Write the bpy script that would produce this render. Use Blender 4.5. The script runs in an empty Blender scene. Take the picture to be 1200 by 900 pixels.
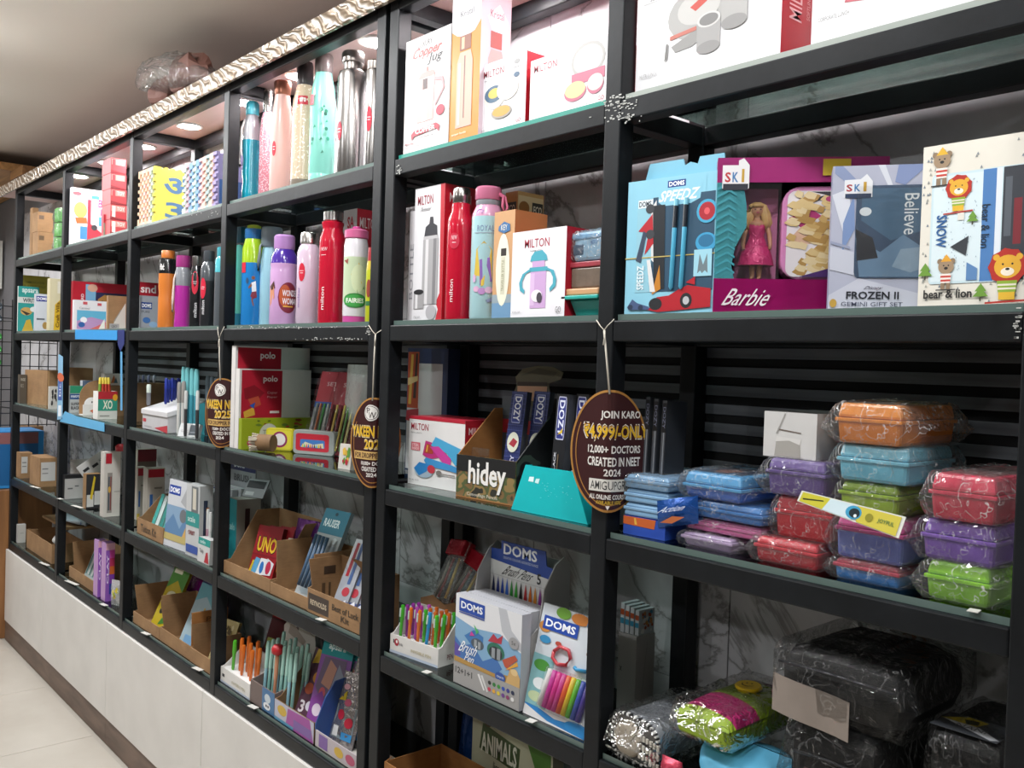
import bpy, math, random
from mathutils import Vector, Matrix
random.seed(7)
SC = bpy.context.scene
COL = SC.collection
PI = math.pi
def R(d): return math.radians(d)

# ------------------------------------------------------------------ camera
ZC = 1.76                                   # height of the eye-level shelf rail above the floor
CAM = Vector((1.2077, -1.2713, ZC - 0.0907))
YAW, PIT, ROL, FPX = R(48.776), R(-1.186), R(1.843), 1065.2
_f = Vector((-math.sin(YAW)*math.cos(PIT), math.cos(YAW)*math.cos(PIT), math.sin(PIT)))
_r = Vector((math.cos(YAW), math.sin(YAW), 0)); _u = _r.cross(_f)
RT = math.cos(ROL)*_r + math.sin(ROL)*_u
UP = -math.sin(ROL)*_r + math.cos(ROL)*_u
FW = _f
cd = bpy.data.cameras.new('camera'); cam = bpy.data.objects.new('camera', cd); COL.objects.link(cam)
cd.sensor_width = 36; cd.lens = FPX*36/1200; cd.clip_start = .02; cd.clip_end = 60
m = Matrix((RT, UP, -FW)).transposed().to_4x4(); m.translation = CAM
cam.matrix_world = m
SC.camera = cam

# ------------------------------------------------------------------ world, room lights, exposure
w = bpy.data.worlds.new('world'); SC.world = w; w.use_nodes = True
w.node_tree.nodes['Background'].inputs[0].default_value = (.80, .84, .90, 1)
w.node_tree.nodes['Background'].inputs[1].default_value = .15
def area_light(name, loc, size, power, col=(1, .97, .93)):
    l = bpy.data.lights.new(name, 'AREA'); l.shape = 'DISK'; l.size = size; l.energy = power; l.color = col
    o = bpy.data.objects.new(name, l); COL.objects.link(o); o.location = loc
    return o
CEIL = ZC + 1.10
# round ceiling lights of the shop aisle in front of the shelves
for x, y, p in ((1.9, -.75, 7), (.9, -.7, 8), (0., -.65, 9), (-.9, -.65, 11), (-1.8, -.65, 12), (-2.7, -.65, 13), (-3.6, -.65, 13), (-4.6, -.75, 12), (-5.6, -.8, 12), (.9, -2.9, 12), (-1.6, -2.9, 14), (-4.2, -2.9, 14)):
    area_light('ceiling_lamp', (x, y, CEIL - .03), .24, p, (.975, .985, 1))
    if y > -1:                              # added fill light below the lamp to brighten the ceiling, no fixture built
        l = bpy.data.lights.new('ceiling_fill_light', 'POINT'); l.energy = 1.7; l.shadow_soft_size = .08; l.color = (1, .98, .95)
        o = bpy.data.objects.new('ceiling_fill_light', l); COL.objects.link(o); o.location = (x, y, CEIL - .32)
SC.view_settings.view_transform = 'Standard'
SC.view_settings.look = 'None'
SC.view_settings.gamma = 1
SC.view_settings.use_curve_mapping = False
SC.view_settings.exposure = 0.52

# ------------------------------------------------------------------ photograph <-> place
def ray(u, v):
    return FW + RT*((u-600)/FPX) - UP*((v-450)/FPX)
def on_z(u, v, z):
    d = ray(u, v); return CAM + d*((z-CAM.z)/d.z)
def on_y(u, v, y):
    d = ray(u, v); return CAM + d*((y-CAM.y)/d.y)
def pix(p):
    d = Vector(p)-CAM; k = d.dot(FW)
    return 600+FPX*d.dot(RT)/k, 450-FPX*d.dot(UP)/k
def x_at(u, y, z):                          # x of the point (x, y, z) seen in column u
    q = RT*FPX - FW*(u-600)                 # q . (P-CAM) = 0
    return CAM.x - (q.y*(y-CAM.y)+q.z*(z-CAM.z))/q.x
def z_at(v, x, y):                          # z of the point (x, y, z) seen in row v
    q = UP*FPX + FW*(v-450)
    return CAM.z - (q.x*(x-CAM.x)+q.y*(y-CAM.y))/q.z
def depth(p): return (Vector(p)-CAM).dot(FW)
def metres(px, p): return px*depth(p)/FPX

# ------------------------------------------------------------------ materials
def lin(c): return tuple(x/12.92 if x <= .04045 else ((x+.055)/1.055)**2.4 for x in c)
def hexc(h):
    h = h.lstrip('#'); h = h if len(h) == 6 else ''.join(c*2 for c in h); return lin(tuple(int(h[i:i+2], 16)/255 for i in (0, 2, 4)))
MATS = {}
def mat(col, rough=.45, metal=0., coat=0., var=.06, scale=30., trans=0., bump=0.):
    key = (col, rough, metal, coat, var, scale, trans, bump)
    if key in MATS: return MATS[key]
    M = bpy.data.materials.new('m_'+col.lstrip('#')); M.use_nodes = True
    nt = M.node_tree; b = nt.nodes['Principled BSDF']
    c = hexc(col)
    b.inputs['Roughness'].default_value = rough
    b.inputs['Metallic'].default_value = metal
    b.inputs['Coat Weight'].default_value = coat
    b.inputs['Coat Roughness'].default_value = .06
    b.inputs['Transmission Weight'].default_value = trans
    if var > 0:
        tc = nt.nodes.new('ShaderNodeTexCoord'); n = nt.nodes.new('ShaderNodeTexNoise'); n.inputs['Scale'].default_value = scale
        n.inputs['Detail'].default_value = 4
        nt.links.new(tc.outputs['Object'], n.inputs['Vector'])
        mx = nt.nodes.new('ShaderNodeMix'); mx.data_type = 'RGBA'
        mx.inputs[6].default_value = (*[x*(1-var) for x in c], 1)
        mx.inputs[7].default_value = (*[min(1, x*(1+var)) for x in c], 1)
        nt.links.new(n.outputs['Fac'], mx.inputs[0]); nt.links.new(mx.outputs[2], b.inputs['Base Color'])
        if bump:
            bp = nt.nodes.new('ShaderNodeBump'); bp.inputs['Strength'].default_value = bump; bp.inputs['Distance'].default_value = .004
            nt.links.new(n.outputs['Fac'], bp.inputs['Height']); nt.links.new(bp.outputs[0], b.inputs['Normal'])
    else:
        b.inputs['Base Color'].default_value = (*c, 1)
    MATS[key] = M
    return M
def ink(col, rough=.4): return mat(col, rough, 0, 0, 0)
def nodemat(name):
    M = bpy.data.materials.new(name); M.use_nodes = True; nt = M.node_tree
    return M, nt, nt.nodes['Principled BSDF']
def ramp(nt, stops):
    r = nt.nodes.new('ShaderNodeValToRGB'); e = r.color_ramp.elements
    while len(e) < len(stops): e.new(.5)
    for k, (p, c) in enumerate(stops): e[k].position = p; e[k].color = (*c, 1)
    return r
def tex(nt, kind, scale, coord='Object', detail=4, vec=None, **kw):
    n = nt.nodes.new('ShaderNodeTex'+kind); n.inputs['Scale'].default_value = scale
    if 'Detail' in n.inputs: n.inputs['Detail'].default_value = detail
    for k, v in kw.items(): n.inputs[k].default_value = v
    tc = nt.nodes.new('ShaderNodeTexCoord')
    if vec:
        mp = nt.nodes.new('ShaderNodeMapping'); mp.inputs['Scale'].default_value = vec
        nt.links.new(tc.outputs[coord], mp.inputs[0]); nt.links.new(mp.outputs[0], n.inputs['Vector'])
    else: nt.links.new(tc.outputs[coord], n.inputs['Vector'])
    return n
def add_bump(nt, b, src, strength, dist=.003):
    bp = nt.nodes.new('ShaderNodeBump'); bp.inputs['Strength'].default_value = strength; bp.inputs['Distance'].default_value = dist
    nt.links.new(src, bp.inputs['Height']); nt.links.new(bp.outputs[0], b.inputs['Normal'])

def m_black_paint():
    M, nt, b = nodemat('black_enamel')
    n = tex(nt, 'Noise', 9, detail=8, Roughness=.7); r = ramp(nt, [(.30, hexc('#101214')), (.62, hexc('#1a1d20')), (.76, hexc('#2b2f32')), (.86, hexc('#6d6f6c'))])
    nt.links.new(n.outputs['Fac'], r.inputs[0]); nt.links.new(r.outputs[0], b.inputs['Base Color'])
    n2 = tex(nt, 'Noise', 60, detail=3); add_bump(nt, b, n2.outputs['Fac'], .18, .001)
    b.inputs['Roughness'].default_value = .42; b.inputs['Specular IOR Level'].default_value = .24
    return M
def m_kraft(name='kraft_board', c0='#7d5f40', c1='#a27e57', sc=(1, 1, 220)):
    M, nt, b = nodemat(name)
    n = tex(nt, 'Noise', 14, detail=6); wv = tex(nt, 'Noise', 1, vec=(30, 30, sc[2]), detail=2)
    mx = nt.nodes.new('ShaderNodeMath'); mx.operation = 'MULTIPLY_ADD'; mx.inputs[1].default_value = .35
    nt.links.new(wv.outputs['Fac'], mx.inputs[0]); nt.links.new(n.outputs['Fac'], mx.inputs[2])
    r = ramp(nt, [(.35, hexc(c0)), (1.0, hexc(c1))])
    nt.links.new(mx.outputs[0], r.inputs[0]); nt.links.new(r.outputs[0], b.inputs['Base Color'])
    b.inputs['Roughness'].default_value = .8
    return M
def m_marble():
    M, nt, b = nodemat('veined_marble')
    n = tex(nt, 'Noise', 1.25, detail=8, Roughness=.58, Distortion=1.2)
    r = ramp(nt, [(.36, hexc('#d3d2d6')), (.475, hexc('#c2c1c4')), (.494, hexc('#858382')), (.505, hexc('#bdbcbf')), (.70, hexc('#dad9dd'))])
    nt.links.new(n.outputs['Fac'], r.inputs[0]); nt.links.new(r.outputs[0], b.inputs['Base Color'])
    b.inputs['Roughness'].default_value = .18
    return M
def m_wood(name, c0, c1, vec=(3, 40, 40), rough=.5):
    M, nt, b = nodemat(name)
    n = tex(nt, 'Noise', 1, vec=vec, detail=6, Distortion=.4); r = ramp(nt, [(.3, hexc(c0)), (.7, hexc(c1))])
    nt.links.new(n.outputs['Fac'], r.inputs[0]); nt.links.new(r.outputs[0], b.inputs['Base Color']); b.inputs['Roughness'].default_value = rough
    add_bump(nt, b, n.outputs['Fac'], .15, .002)
    return M
def m_chrome_trim():
    M, nt, b = nodemat('embossed_silver_laminate')
    v = tex(nt, 'Wave', 13, vec=(.8, 1, 1.5), detail=1.5, Distortion=9); v.wave_type = 'BANDS'; v.bands_direction = 'DIAGONAL'
    r = ramp(nt, [(.25, hexc('#8d7c69')), (.62, hexc('#a69786')), (.9, hexc('#ddd6cd'))])
    nt.links.new(v.outputs['Fac'], r.inputs[0]); nt.links.new(r.outputs[0], b.inputs['Base Color'])
    b.inputs['Metallic'].default_value = .55; b.inputs['Roughness'].default_value = .3
    add_bump(nt, b, v.outputs['Fac'], .8, .006)
    return M
def m_glass():
    M, nt, b = nodemat('shelf_glass'); nt.nodes.remove(b); out = nt.nodes['Material Output']
    t = nt.nodes.new('ShaderNodeBsdfTransparent'); t.inputs[0].default_value = (.62, .70, .67, 1)
    g = nt.nodes.new('ShaderNodeBsdfGlossy'); g.inputs['Roughness'].default_value = .03; g.inputs[0].default_value = (.9, .95, .94, 1)
    fr = nt.nodes.new('ShaderNodeFresnel'); fr.inputs[0].default_value = 1.5
    mx = nt.nodes.new('ShaderNodeMixShader'); nt.links.new(fr.outputs[0], mx.inputs[0]); nt.links.new(t.outputs[0], mx.inputs[1]); nt.links.new(g.outputs[0], mx.inputs[2])
    nt.links.new(mx.outputs[0], out.inputs[0])
    return M
def m_film(name, tint=(.985, .985, .98), white=.03, crinkle=38., strength=.8, gloss=.55, crease_glint=.5):
    M, nt, b = nodemat(name); nt.nodes.remove(b); out = nt.nodes['Material Output']
    n = tex(nt, 'Noise', crinkle, detail=3, Roughness=.55, Distortion=1.2)
    bp = nt.nodes.new('ShaderNodeBump'); bp.inputs['Strength'].default_value = strength; bp.inputs['Distance'].default_value = .022
    nt.links.new(n.outputs['Fac'], bp.inputs['Height'])
    t = nt.nodes.new('ShaderNodeBsdfTransparent'); t.inputs[0].default_value = (*tint, 1)
    g = nt.nodes.new('ShaderNodeBsdfGlossy'); g.inputs['Roughness'].default_value = .07; nt.links.new(bp.outputs[0], g.inputs['Normal'])
    d = nt.nodes.new('ShaderNodeBsdfDiffuse'); d.inputs[0].default_value = (.85, .85, .84, 1)
    fr = nt.nodes.new('ShaderNodeFresnel'); fr.inputs[0].default_value = 1.45; nt.links.new(bp.outputs[0], fr.inputs['Normal'])
    ml = nt.nodes.new('ShaderNodeMath'); ml.operation = 'MULTIPLY_ADD'; ml.inputs[1].default_value = gloss; ml.inputs[2].default_value = 0.; ml.use_clamp = True
    nt.links.new(fr.outputs[0], ml.inputs[0])
    n2 = tex(nt, 'Noise', crinkle*.55, detail=2, Roughness=.5, Distortion=2.2)      # crinkle highlights painted in as white streaks along the film's creases
    sb = nt.nodes.new('ShaderNodeMath'); sb.operation = 'SUBTRACT'; sb.inputs[1].default_value = .5; nt.links.new(n2.outputs['Fac'], sb.inputs[0])
    ab = nt.nodes.new('ShaderNodeMath'); ab.operation = 'ABSOLUTE'; nt.links.new(sb.outputs[0], ab.inputs[0])
    rp = ramp(nt, [(.0, (crease_glint,)*3), (.010, (white,)*3), (1., (white,)*3)]); nt.links.new(ab.outputs[0], rp.inputs[0])
    m1 = nt.nodes.new('ShaderNodeMixShader'); nt.links.new(rp.outputs[0], m1.inputs[0]); nt.links.new(t.outputs[0], m1.inputs[1]); nt.links.new(d.outputs[0], m1.inputs[2])
    m2 = nt.nodes.new('ShaderNodeMixShader'); nt.links.new(ml.outputs[0], m2.inputs[0]); nt.links.new(m1.outputs[0], m2.inputs[1]); nt.links.new(g.outputs[0], m2.inputs[2])
    nt.links.new(m2.outputs[0], out.inputs[0])
    return M
def m_emit(name, col, s):
    M, nt, b = nodemat(name); b.inputs['Base Color'].default_value = (*col, 1)
    b.inputs['Emission Color'].default_value = (*col, 1); b.inputs['Emission Strength'].default_value = s
    return M
def m_foil(name, col, rough=.22, crinkle=45, metal=.35):
    M, nt, b = nodemat(name); b.inputs['Base Color'].default_value = (*hexc(col), 1)
    b.inputs['Metallic'].default_value = metal; b.inputs['Roughness'].default_value = rough
    n = tex(nt, 'Noise', crinkle, detail=3, Distortion=1.); add_bump(nt, b, n.outputs['Fac'], .7, .006)
    return M
def m_speckle(name, c0, c1, scale=260, thr=.66, rough=.25, metal=0):
    M, nt, b = nodemat(name); n = tex(nt, 'Noise', scale, detail=1)
    r = ramp(nt, [(thr-.02, hexc(c0)), (thr+.02, hexc(c1))]); nt.links.new(n.outputs['Fac'], r.inputs[0]); nt.links.new(r.outputs[0], b.inputs['Base Color'])
    b.inputs['Roughness'].default_value = rough; b.inputs['Metallic'].default_value = metal; b.inputs['Coat Weight'].default_value = .5
    return M
def m_camo(name, cols, scale=22):
    M, nt, b = nodemat(name); n = tex(nt, 'Noise', scale, detail=1.5); s = []
    for i, c in enumerate(cols): s.append((.3+.4*i/len(cols), hexc(c)))
    r = ramp(nt, s); r.color_ramp.interpolation = 'CONSTANT'
    nt.links.new(n.outputs['Fac'], r.inputs[0]); nt.links.new(r.outputs[0], b.inputs['Base Color']); b.inputs['Roughness'].default_value = .5
    return M
def m_stripe(name, c0, c1, scale, vec=(1, 0, 0), rough=.5):
    M, nt, b = nodemat(name); n = tex(nt, 'Wave', scale, vec=None); n.bands_direction = 'X' if vec[0] else ('Y' if vec[1] else 'Z')
    r = ramp(nt, [(.45, hexc(c0)), (.55, hexc(c1))]); nt.links.new(n.outputs['Fac'], r.inputs[0]); nt.links.new(r.outputs[0], b.inputs['Base Color'])
    b.inputs['Roughness'].default_value = rough
    return M
BLACK = m_black_paint(); KRAFT = m_kraft(); KRAFT2 = m_kraft('kraft_board_orange', '#8a5a2c', '#a8743f'); KRAFT3 = m_kraft('kraft_inside', '#6b5238', '#8d6c4a')
MARBLE = m_marble(); GLASS = m_glass(); FILM = m_film('clear_film'); FILM2 = m_film('clear_film_loose', white=.05, crinkle=30, strength=.9, gloss=.6, crease_glint=.6)
FILMD = m_film('thin_bag_film', white=.006, crinkle=24, strength=.9, gloss=.6, crease_glint=.14)
FILM3 = m_film('blister_film', white=.01, crinkle=12, strength=.3, gloss=.3, crease_glint=.03)
FROST = m_film('frosted_plastic', white=.30, crinkle=8, strength=.1, gloss=.3)
CHROME = m_chrome_trim(); STEEL = mat('#b9b6b4', .24, 1., 0, .05, 5); CAPSTEEL = mat('#9a938e', .3, 1., 0, .03, 8); COPPER = mat('#a8705c', .3, .8, 0, .05, 9)
WHITE = mat('#ecebe9', .42); CARDW = mat('#dcdad6', .5); GREYC = mat('#8d8b87', .6)

# ------------------------------------------------------------------ mesh building
def link(name, me, parent=None):
    o = bpy.data.objects.new(name, me); COL.objects.link(o)
    if parent: o.parent = parent
    return o
class MB:
    def __init__(s): s.v = []; s.f = []; s.mi = []; s.ms = []
    def mid(s, m):
        if m not in s.ms: s.ms.append(m)
        return s.ms.index(m)
    def add(s, vs, fs, m):
        k = len(s.v); s.v += [tuple(p) for p in vs]; i = s.mid(m)
        for f in fs: s.f.append(tuple(k+j for j in f)); s.mi.append(i)
        return s
    def box(s, x0, y0, z0, x1, y1, z1, m, right=None, top=None, front=None, left=None, back=None):
        vs = [(x0, y0, z0), (x1, y0, z0), (x1, y1, z0), (x0, y1, z0), (x0, y0, z1), (x1, y0, z1), (x1, y1, z1), (x0, y1, z1)]
        for f, mm in (((0, 3, 2, 1), m), ((4, 5, 6, 7), top or m), ((0, 1, 5, 4), front or m), ((1, 2, 6, 5), right or m), ((2, 3, 7, 6), back or m), ((3, 0, 4, 7), left or m)):
            s.add([vs[i] for i in f], [(0, 1, 2, 3)], mm)
        return s
    def hexa(s, b, t, m):                     # b, t: four bottom and four top points, counter-clockwise seen from above
        vs = list(b)+list(t)
        s.add(vs, [(3, 2, 1, 0), (4, 5, 6, 7), (0, 1, 5, 4), (1, 2, 6, 5), (2, 3, 7, 6), (3, 0, 4, 7)], m); return s
    def prism(s, pts, fn, t0, t1, m, side=None):   # 2-D outline pts swept along the third axis; fn(a, b, t) -> 3-D
        n = len(pts)
        s.add([fn(a, b, t0) for a, b in pts], [tuple(range(n))], m)
        s.add([fn(a, b, t1) for a, b in pts], [tuple(reversed(range(n)))], m)
        vs = [fn(a, b, t0) for a, b in pts]+[fn(a, b, t1) for a, b in pts]
        s.add(vs, [(i, i+n, (i+1) % n+n, (i+1) % n) for i in range(n)], side or m); return s
    def lathe(s, prof, m, n=24, c=(0, 0), flat=1.):
        vs = []; fs = []
        for r, z in prof:
            for i in range(n):
                a = 2*PI*i/n; vs.append((c[0]+r*math.cos(a), c[1]+r*math.sin(a)*flat, z))
        for k in range(len(prof)-1):
            for i in range(n):
                j = (i+1) % n; fs.append((k*n+i, k*n+j, (k+1)*n+j, (k+1)*n+i))
        fs.append(tuple(reversed(range(n)))); fs.append(tuple((len(prof)-1)*n+i for i in range(n)))
        s.add(vs, fs, m); return s
    def tube(s, pts, r, m, n=8, closed=False):
        pts = [Vector(p) for p in pts]; vs = []; fs = []; N = len(pts)
        for k, p in enumerate(pts):
            a = pts[max(k-1, 0)]; b = pts[min(k+1, N-1)]; t = (b-a)
            t = t.normalized() if t.length > 1e-9 else Vector((0, 0, 1))
            q = Vector((0, 0, 1)) if abs(t.z) < .9 else Vector((1, 0, 0))
            e1 = t.cross(q).normalized(); e2 = t.cross(e1)
            rr = r[k] if isinstance(r, (list, tuple)) else r
            for i in range(n):
                an = 2*PI*i/n; vs.append(p+e1*rr*math.cos(an)+e2*rr*math.sin(an))
        for k in range(N-1):
            for i in range(n):
                j = (i+1) % n; fs.append((k*n+i, (k+1)*n+i, (k+1)*n+j, k*n+j))
        fs.append(tuple(range(n))); fs.append(tuple(reversed(range((N-1)*n, N*n))))
        s.add(vs, fs, m); return s
    def grid(s, fn, nu, nv, m, closed_u=False):
        vs = [fn(i/nu, j/nv) for j in range(nv+1) for i in range(nu if closed_u else nu+1)]
        k = nu if closed_u else nu+1
        fs = [(j*k+i, j*k+(i+1) % k, (j+1)*k+(i+1) % k, (j+1)*k+i) for j in range(nv) for i in range(nu)]
        s.add(vs, fs, m); return s
    def build(s, name, parent=None, smooth=False, bevel=0., auto=None, subd=0):
        me = bpy.data.meshes.new(name); me.from_pydata(s.v, [], s.f); 
        for m in s.ms: me.materials.append(m)
        me.polygons.foreach_set('material_index', s.mi)
        if smooth: me.polygons.foreach_set('use_smooth', [True]*len(s.f))
        me.update(); o = link(name, me, parent)
        if smooth and auto is not None:
            try: me.set_sharp_from_angle(angle=R(auto))
            except Exception: pass
        if bevel:
            mod = o.modifiers.new('edge', 'BEVEL'); mod.width = bevel; mod.segments = 2; mod.limit_method = 'ANGLE'
            me2 = me
            import bmesh
            bm = bmesh.new(); bm.from_mesh(me); bmesh.ops.remove_doubles(bm, verts=bm.verts, dist=1e-6); bm.to_mesh(me); bm.free()
        return o
ORD = ['first', 'second', 'third', 'fourth', 'fifth', 'sixth', 'seventh', 'eighth', 'ninth', 'tenth', 'eleventh', 'twelfth', 'thirteenth', 'fourteenth', 'fifteenth', 'sixteenth']
def tag(o, label, cat, group=None, kind=None):
    if label: o['label'] = label
    if cat: o['category'] = cat
    if group: o['group'] = group
    if kind: o['kind'] = kind
    return o
def thing(name, label, cat, loc=(0, 0, 0), rz=0., rx=0., group=None, ry=0.):
    o = bpy.data.objects.new(name, None); COL.objects.link(o); o.empty_display_size = .02
    o.location = loc; o.rotation_euler = (rx, ry, rz)
    return tag(o, label, cat, group)
def copy_tree(o, parent=None):
    c = o.copy(); COL.objects.link(c); c.parent = parent
    for ch in o.children: copy_tree(ch, c)
    return c

# ------------------------------------------------------------------ print: flat lettering and pictures laid on a face
TXT = {}
def text_shape(s, bold):
    k = (s, bold)
    if k in TXT: return TXT[k]
    cu = bpy.data.curves.new('t', 'FONT'); cu.body = s; cu.resolution_u = 2; cu.size = 1; cu.offset = .025 if bold else .004; cu.fill_mode = 'BOTH'
    o = bpy.data.objects.new('t', cu); me = bpy.data.meshes.new_from_object(o)
    vs = [(v.co.x, v.co.y) for v in me.vertices]; fs = [tuple(p.vertices) for p in me.polygons]
    bpy.data.objects.remove(o); bpy.data.curves.remove(cu); bpy.data.meshes.remove(me)
    if not vs: vs = [(0, 0), (1, 1)]
    x0 = min(v[0] for v in vs); x1 = max(v[0] for v in vs); y0 = min(v[1] for v in vs); y1 = max(v[1] for v in vs)
    vs = [((x-x0)/max(x1-x0, 1e-6), (y-y0)/max(y1-y0, 1e-6)) for x, y in vs]
    # consistent winding (facing the viewer)
    out = []
    for f in fs:
        a = sum(vs[f[i]][0]*vs[f[(i+1) % len(f)]][1]-vs[f[(i+1) % len(f)]][0]*vs[f[i]][1] for i in range(len(f)))
        out.append(f if a > 0 else tuple(reversed(f)))
    TXT[k] = (vs, out); return TXT[k]
def printed(shapes, fn, name='printed_artwork', parent=None, nx=1, step=.00014):
    """shapes in unit coordinates; fn(s, t, lift) -> local 3-D point"""
    mb = MB(); L = .0003; step = min(step, .0022/max(1, len(shapes)))
    for sh in shapes:
        k = sh[0]; L += step
        if k == 'R':
            _, x0, y0, x1, y1, c = sh; n = max(1, int(round(nx*(x1-x0)))) if nx > 1 else 1
            pts = [(x0+(x1-x0)*i/n, y) for y in (y0, y1) for i in range(n+1)]
            mb.add([fn(a, b, L) for a, b in pts], [(i, i+1, n+1+i+1, n+1+i) for i in range(n)], ink(c) if isinstance(c, str) else c)
        elif k == 'E':
            _, cx, cy, rx, ry, c = sh; n = 20
            if nx > 1:
                for j in range(4):
                    x0 = cx-rx+2*rx*j/4; x1 = x0+rx/2
                    q = [(x0+(x1-x0)*i/4) for i in range(5)]
                    hh = [ry*math.sqrt(max(0, 1-((x-cx)/rx)**2)) for x in q]
                    vs = [fn(x, cy-g, L) for x, g in zip(q, hh)]+[fn(x, cy+g, L) for x, g in zip(q, hh)]
                    mb.add(vs, [(i, i+1, 6+i, 5+i) for i in range(4)], ink(c) if isinstance(c, str) else c)
            else:
                mb.add([fn(cx+rx*math.cos(2*PI*i/n), cy+ry*math.sin(2*PI*i/n), L) for i in range(n)], [tuple(range(n))], ink(c) if isinstance(c, str) else c)
        elif k == 'P':
            _, pts, c = sh
            a = sum(pts[i][0]*pts[(i+1) % len(pts)][1]-pts[(i+1) % len(pts)][0]*pts[i][1] for i in range(len(pts)))
            if a < 0: pts = pts[::-1]
            mb.add([fn(x, y, L) for x, y in pts], [tuple(range(len(pts)))], ink(c) if isinstance(c, str) else c)
        elif k == 'T' or k == 'B':
            txt, x0, y0, x1, y1, c = sh[1:7]; rot = sh[7] if len(sh) > 7 else 0; sk = sh[8] if len(sh) > 8 else 0
            vs, fs = text_shape(txt, k == 'B')
            q = []
            for a, b in vs:
                a = a+sk*(b-.5)
                if rot == 0: X, Y = a, b
                elif rot == 90: X, Y = 1-b, a
                else: X, Y = b, 1-a
                q.append(fn(x0+(x1-x0)*X, y0+(y1-y0)*Y, L))
            mb.add(q, fs, ink(c) if isinstance(c, str) else c)
    return mb.build(name, parent)
def scatter(x0, y0, x1, y1, cols, n, seed, r=.03, asp=1.):
    rn = random.Random(seed); out = []
    for i in range(n):
        cx = rn.uniform(x0+r, x1-r); cy = rn.uniform(y0+r*asp, y1-r*asp); q = r*rn.uniform(.5, 1.1); c = rn.choice(cols)
        kk = rn.randint(5, 8); a0 = rn.uniform(0, 6)
        out.append(('P', [(cx+q*math.cos(a0+2*PI*j/kk)*rn.uniform(.6, 1.1), cy+asp*q*math.sin(a0+2*PI*j/kk)*rn.uniform(.6, 1.1)) for j in range(kk)], c))
    return out

# ------------------------------------------------------------------ shelf levels (top of the glass)
GT = .012
RAIL = {'L0': ZC+.8265, 'L1': ZC+.4135, 'L2': ZC, 'L3l': ZC-.4045, 'L4l': ZC-.8274, 'L5l': ZC-1.196, 'L3r': ZC-.413, 'L4r': ZC-.8357, 'L5r': ZC-1.250}
LV = {k: v+GT for k, v in RAIL.items()}
S = .04
POST = dict(A=-4.583, B=-3.638, C=-2.675, D=-1.752, E=-.815, F=-.756, G=0., H=.755)
YB = .255                                   # front of the rear posts

def corner(sp, z0, h=0):
    if sp[1] == 'y': return Vector((x_at(sp[0], sp[2], z0), sp[2], z0))
    if sp[1] == 't': p = on_z(sp[0], sp[2], z0+h); return Vector((p.x, p.y, z0))
    return on_z(sp[0], sp[1], z0)
def solve(lev, p0, p1, vt):
    z0 = LV[lev] if isinstance(lev, str) else lev
    a = corner(p0, z0)
    h = z_at(vt, a.x, a.y)-z0
    b = corner(p1, z0, h)
    return a, (b-a).length, h, math.atan2(b.y-a.y, b.x-a.x)
def box_m(name, label, cat, loc, w, d, h, a=0., tilt=0., front='#ececea', side=None, top=None, fp=None, sp=None, tp=None, group=None, bevel=.0, body='box_body', rough=.4):
    t = thing(name, label, cat, loc, a, R(-tilt), group)
    F = mat(front, rough) if isinstance(front, str) else front
    Sd = (mat(side, rough) if isinstance(side, str) else side) or F
    Tp = (mat(top, rough) if isinstance(top, str) else top) or Sd
    bo = MB().box(0, 0, 0, w, d, h, Sd, front=F, top=Tp).build(body, t, bevel=bevel)
    if fp: printed(fp, lambda s, q, l: (s*w, -l, q*h), 'printed_front', t)
    if sp: printed(sp, lambda s, q, l: (w+l, s*d, q*h), 'printed_side', t)
    if tp: printed(tp, lambda s, q, l: (s*w, q*d, h+l), 'printed_top', t)
    return t
def box(name, label, cat, lev, p0, p1, vt, d, **kw):
    p, w, h, a = solve(lev, p0, p1, vt)
    if kw.pop('flat', False): a = 0.
    return box_m(name, label, cat, p, w, d, h, a, **kw)

# ================================================================== the room
def struct(name, mb, parent=None, **kw):
    o = mb.build(name, parent, **kw)
    if not parent: o['kind'] = 'structure'
    return o
X0, X1, Y0, Y1 = -7.4, 3.4, -4.2, .315
def m_paint(name, c0, c1, sc=1.5, rough=.7):
    M, nt, b = nodemat(name); n = tex(nt, 'Noise', sc, detail=5); r = ramp(nt, [(.3, hexc(c0)), (.7, hexc(c1))])
    nt.links.new(n.outputs['Fac'], r.inputs[0]); nt.links.new(r.outputs[0], b.inputs['Base Color']); b.inputs['Roughness'].default_value = rough
    n2 = tex(nt, 'Noise', 120, detail=2); add_bump(nt, b, n2.outputs['Fac'], .05, .001)
    return M
GROUT = mat('#a39d93', .8); TILE = m_paint('cream_vitrified_tile', '#b7b0a5', '#c2bcb2', 3, .25)
CEILM = m_paint('ceiling_paint', '#ddd7cd', '#e4dfd6', .8, .55); WALLM = m_paint('grey_white_wall', '#b5b3ae', '#c6c4bf', 1.2, .7)
fl = struct('floor', MB().box(X0, Y0, -.05, X1, Y1, -.004, GROUT))
tm = MB().box(0, 0, -.004, .737, .737, 0, TILE); t0 = None
x = -7.35
while x < 1.:
    y = -.02
    for k in range(6):
        yy = y-.74*(k+1)
        if yy > Y0:
            if t0 is None: t0 = tm.build('floor_tile', fl, bevel=.0008); o = t0
            else: o = t0.copy(); COL.objects.link(o)
            o.location = (x, yy, 0)
    x += .74
struct('ceiling', MB().box(X0, Y0, CEIL, X1, Y1, CEIL+.06, CEILM))
struct('wall_left', MB().box(X0-.06, Y0, 0, X0, Y1, CEIL, WALLM))
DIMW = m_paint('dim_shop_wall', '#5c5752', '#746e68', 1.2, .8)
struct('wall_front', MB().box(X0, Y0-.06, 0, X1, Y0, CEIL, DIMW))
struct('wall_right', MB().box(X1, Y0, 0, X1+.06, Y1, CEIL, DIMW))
wb = struct('wall_back', MB().box(X0, Y1, 0, X1, Y1+.08, CEIL, mat('#77767a', .7)))
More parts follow.
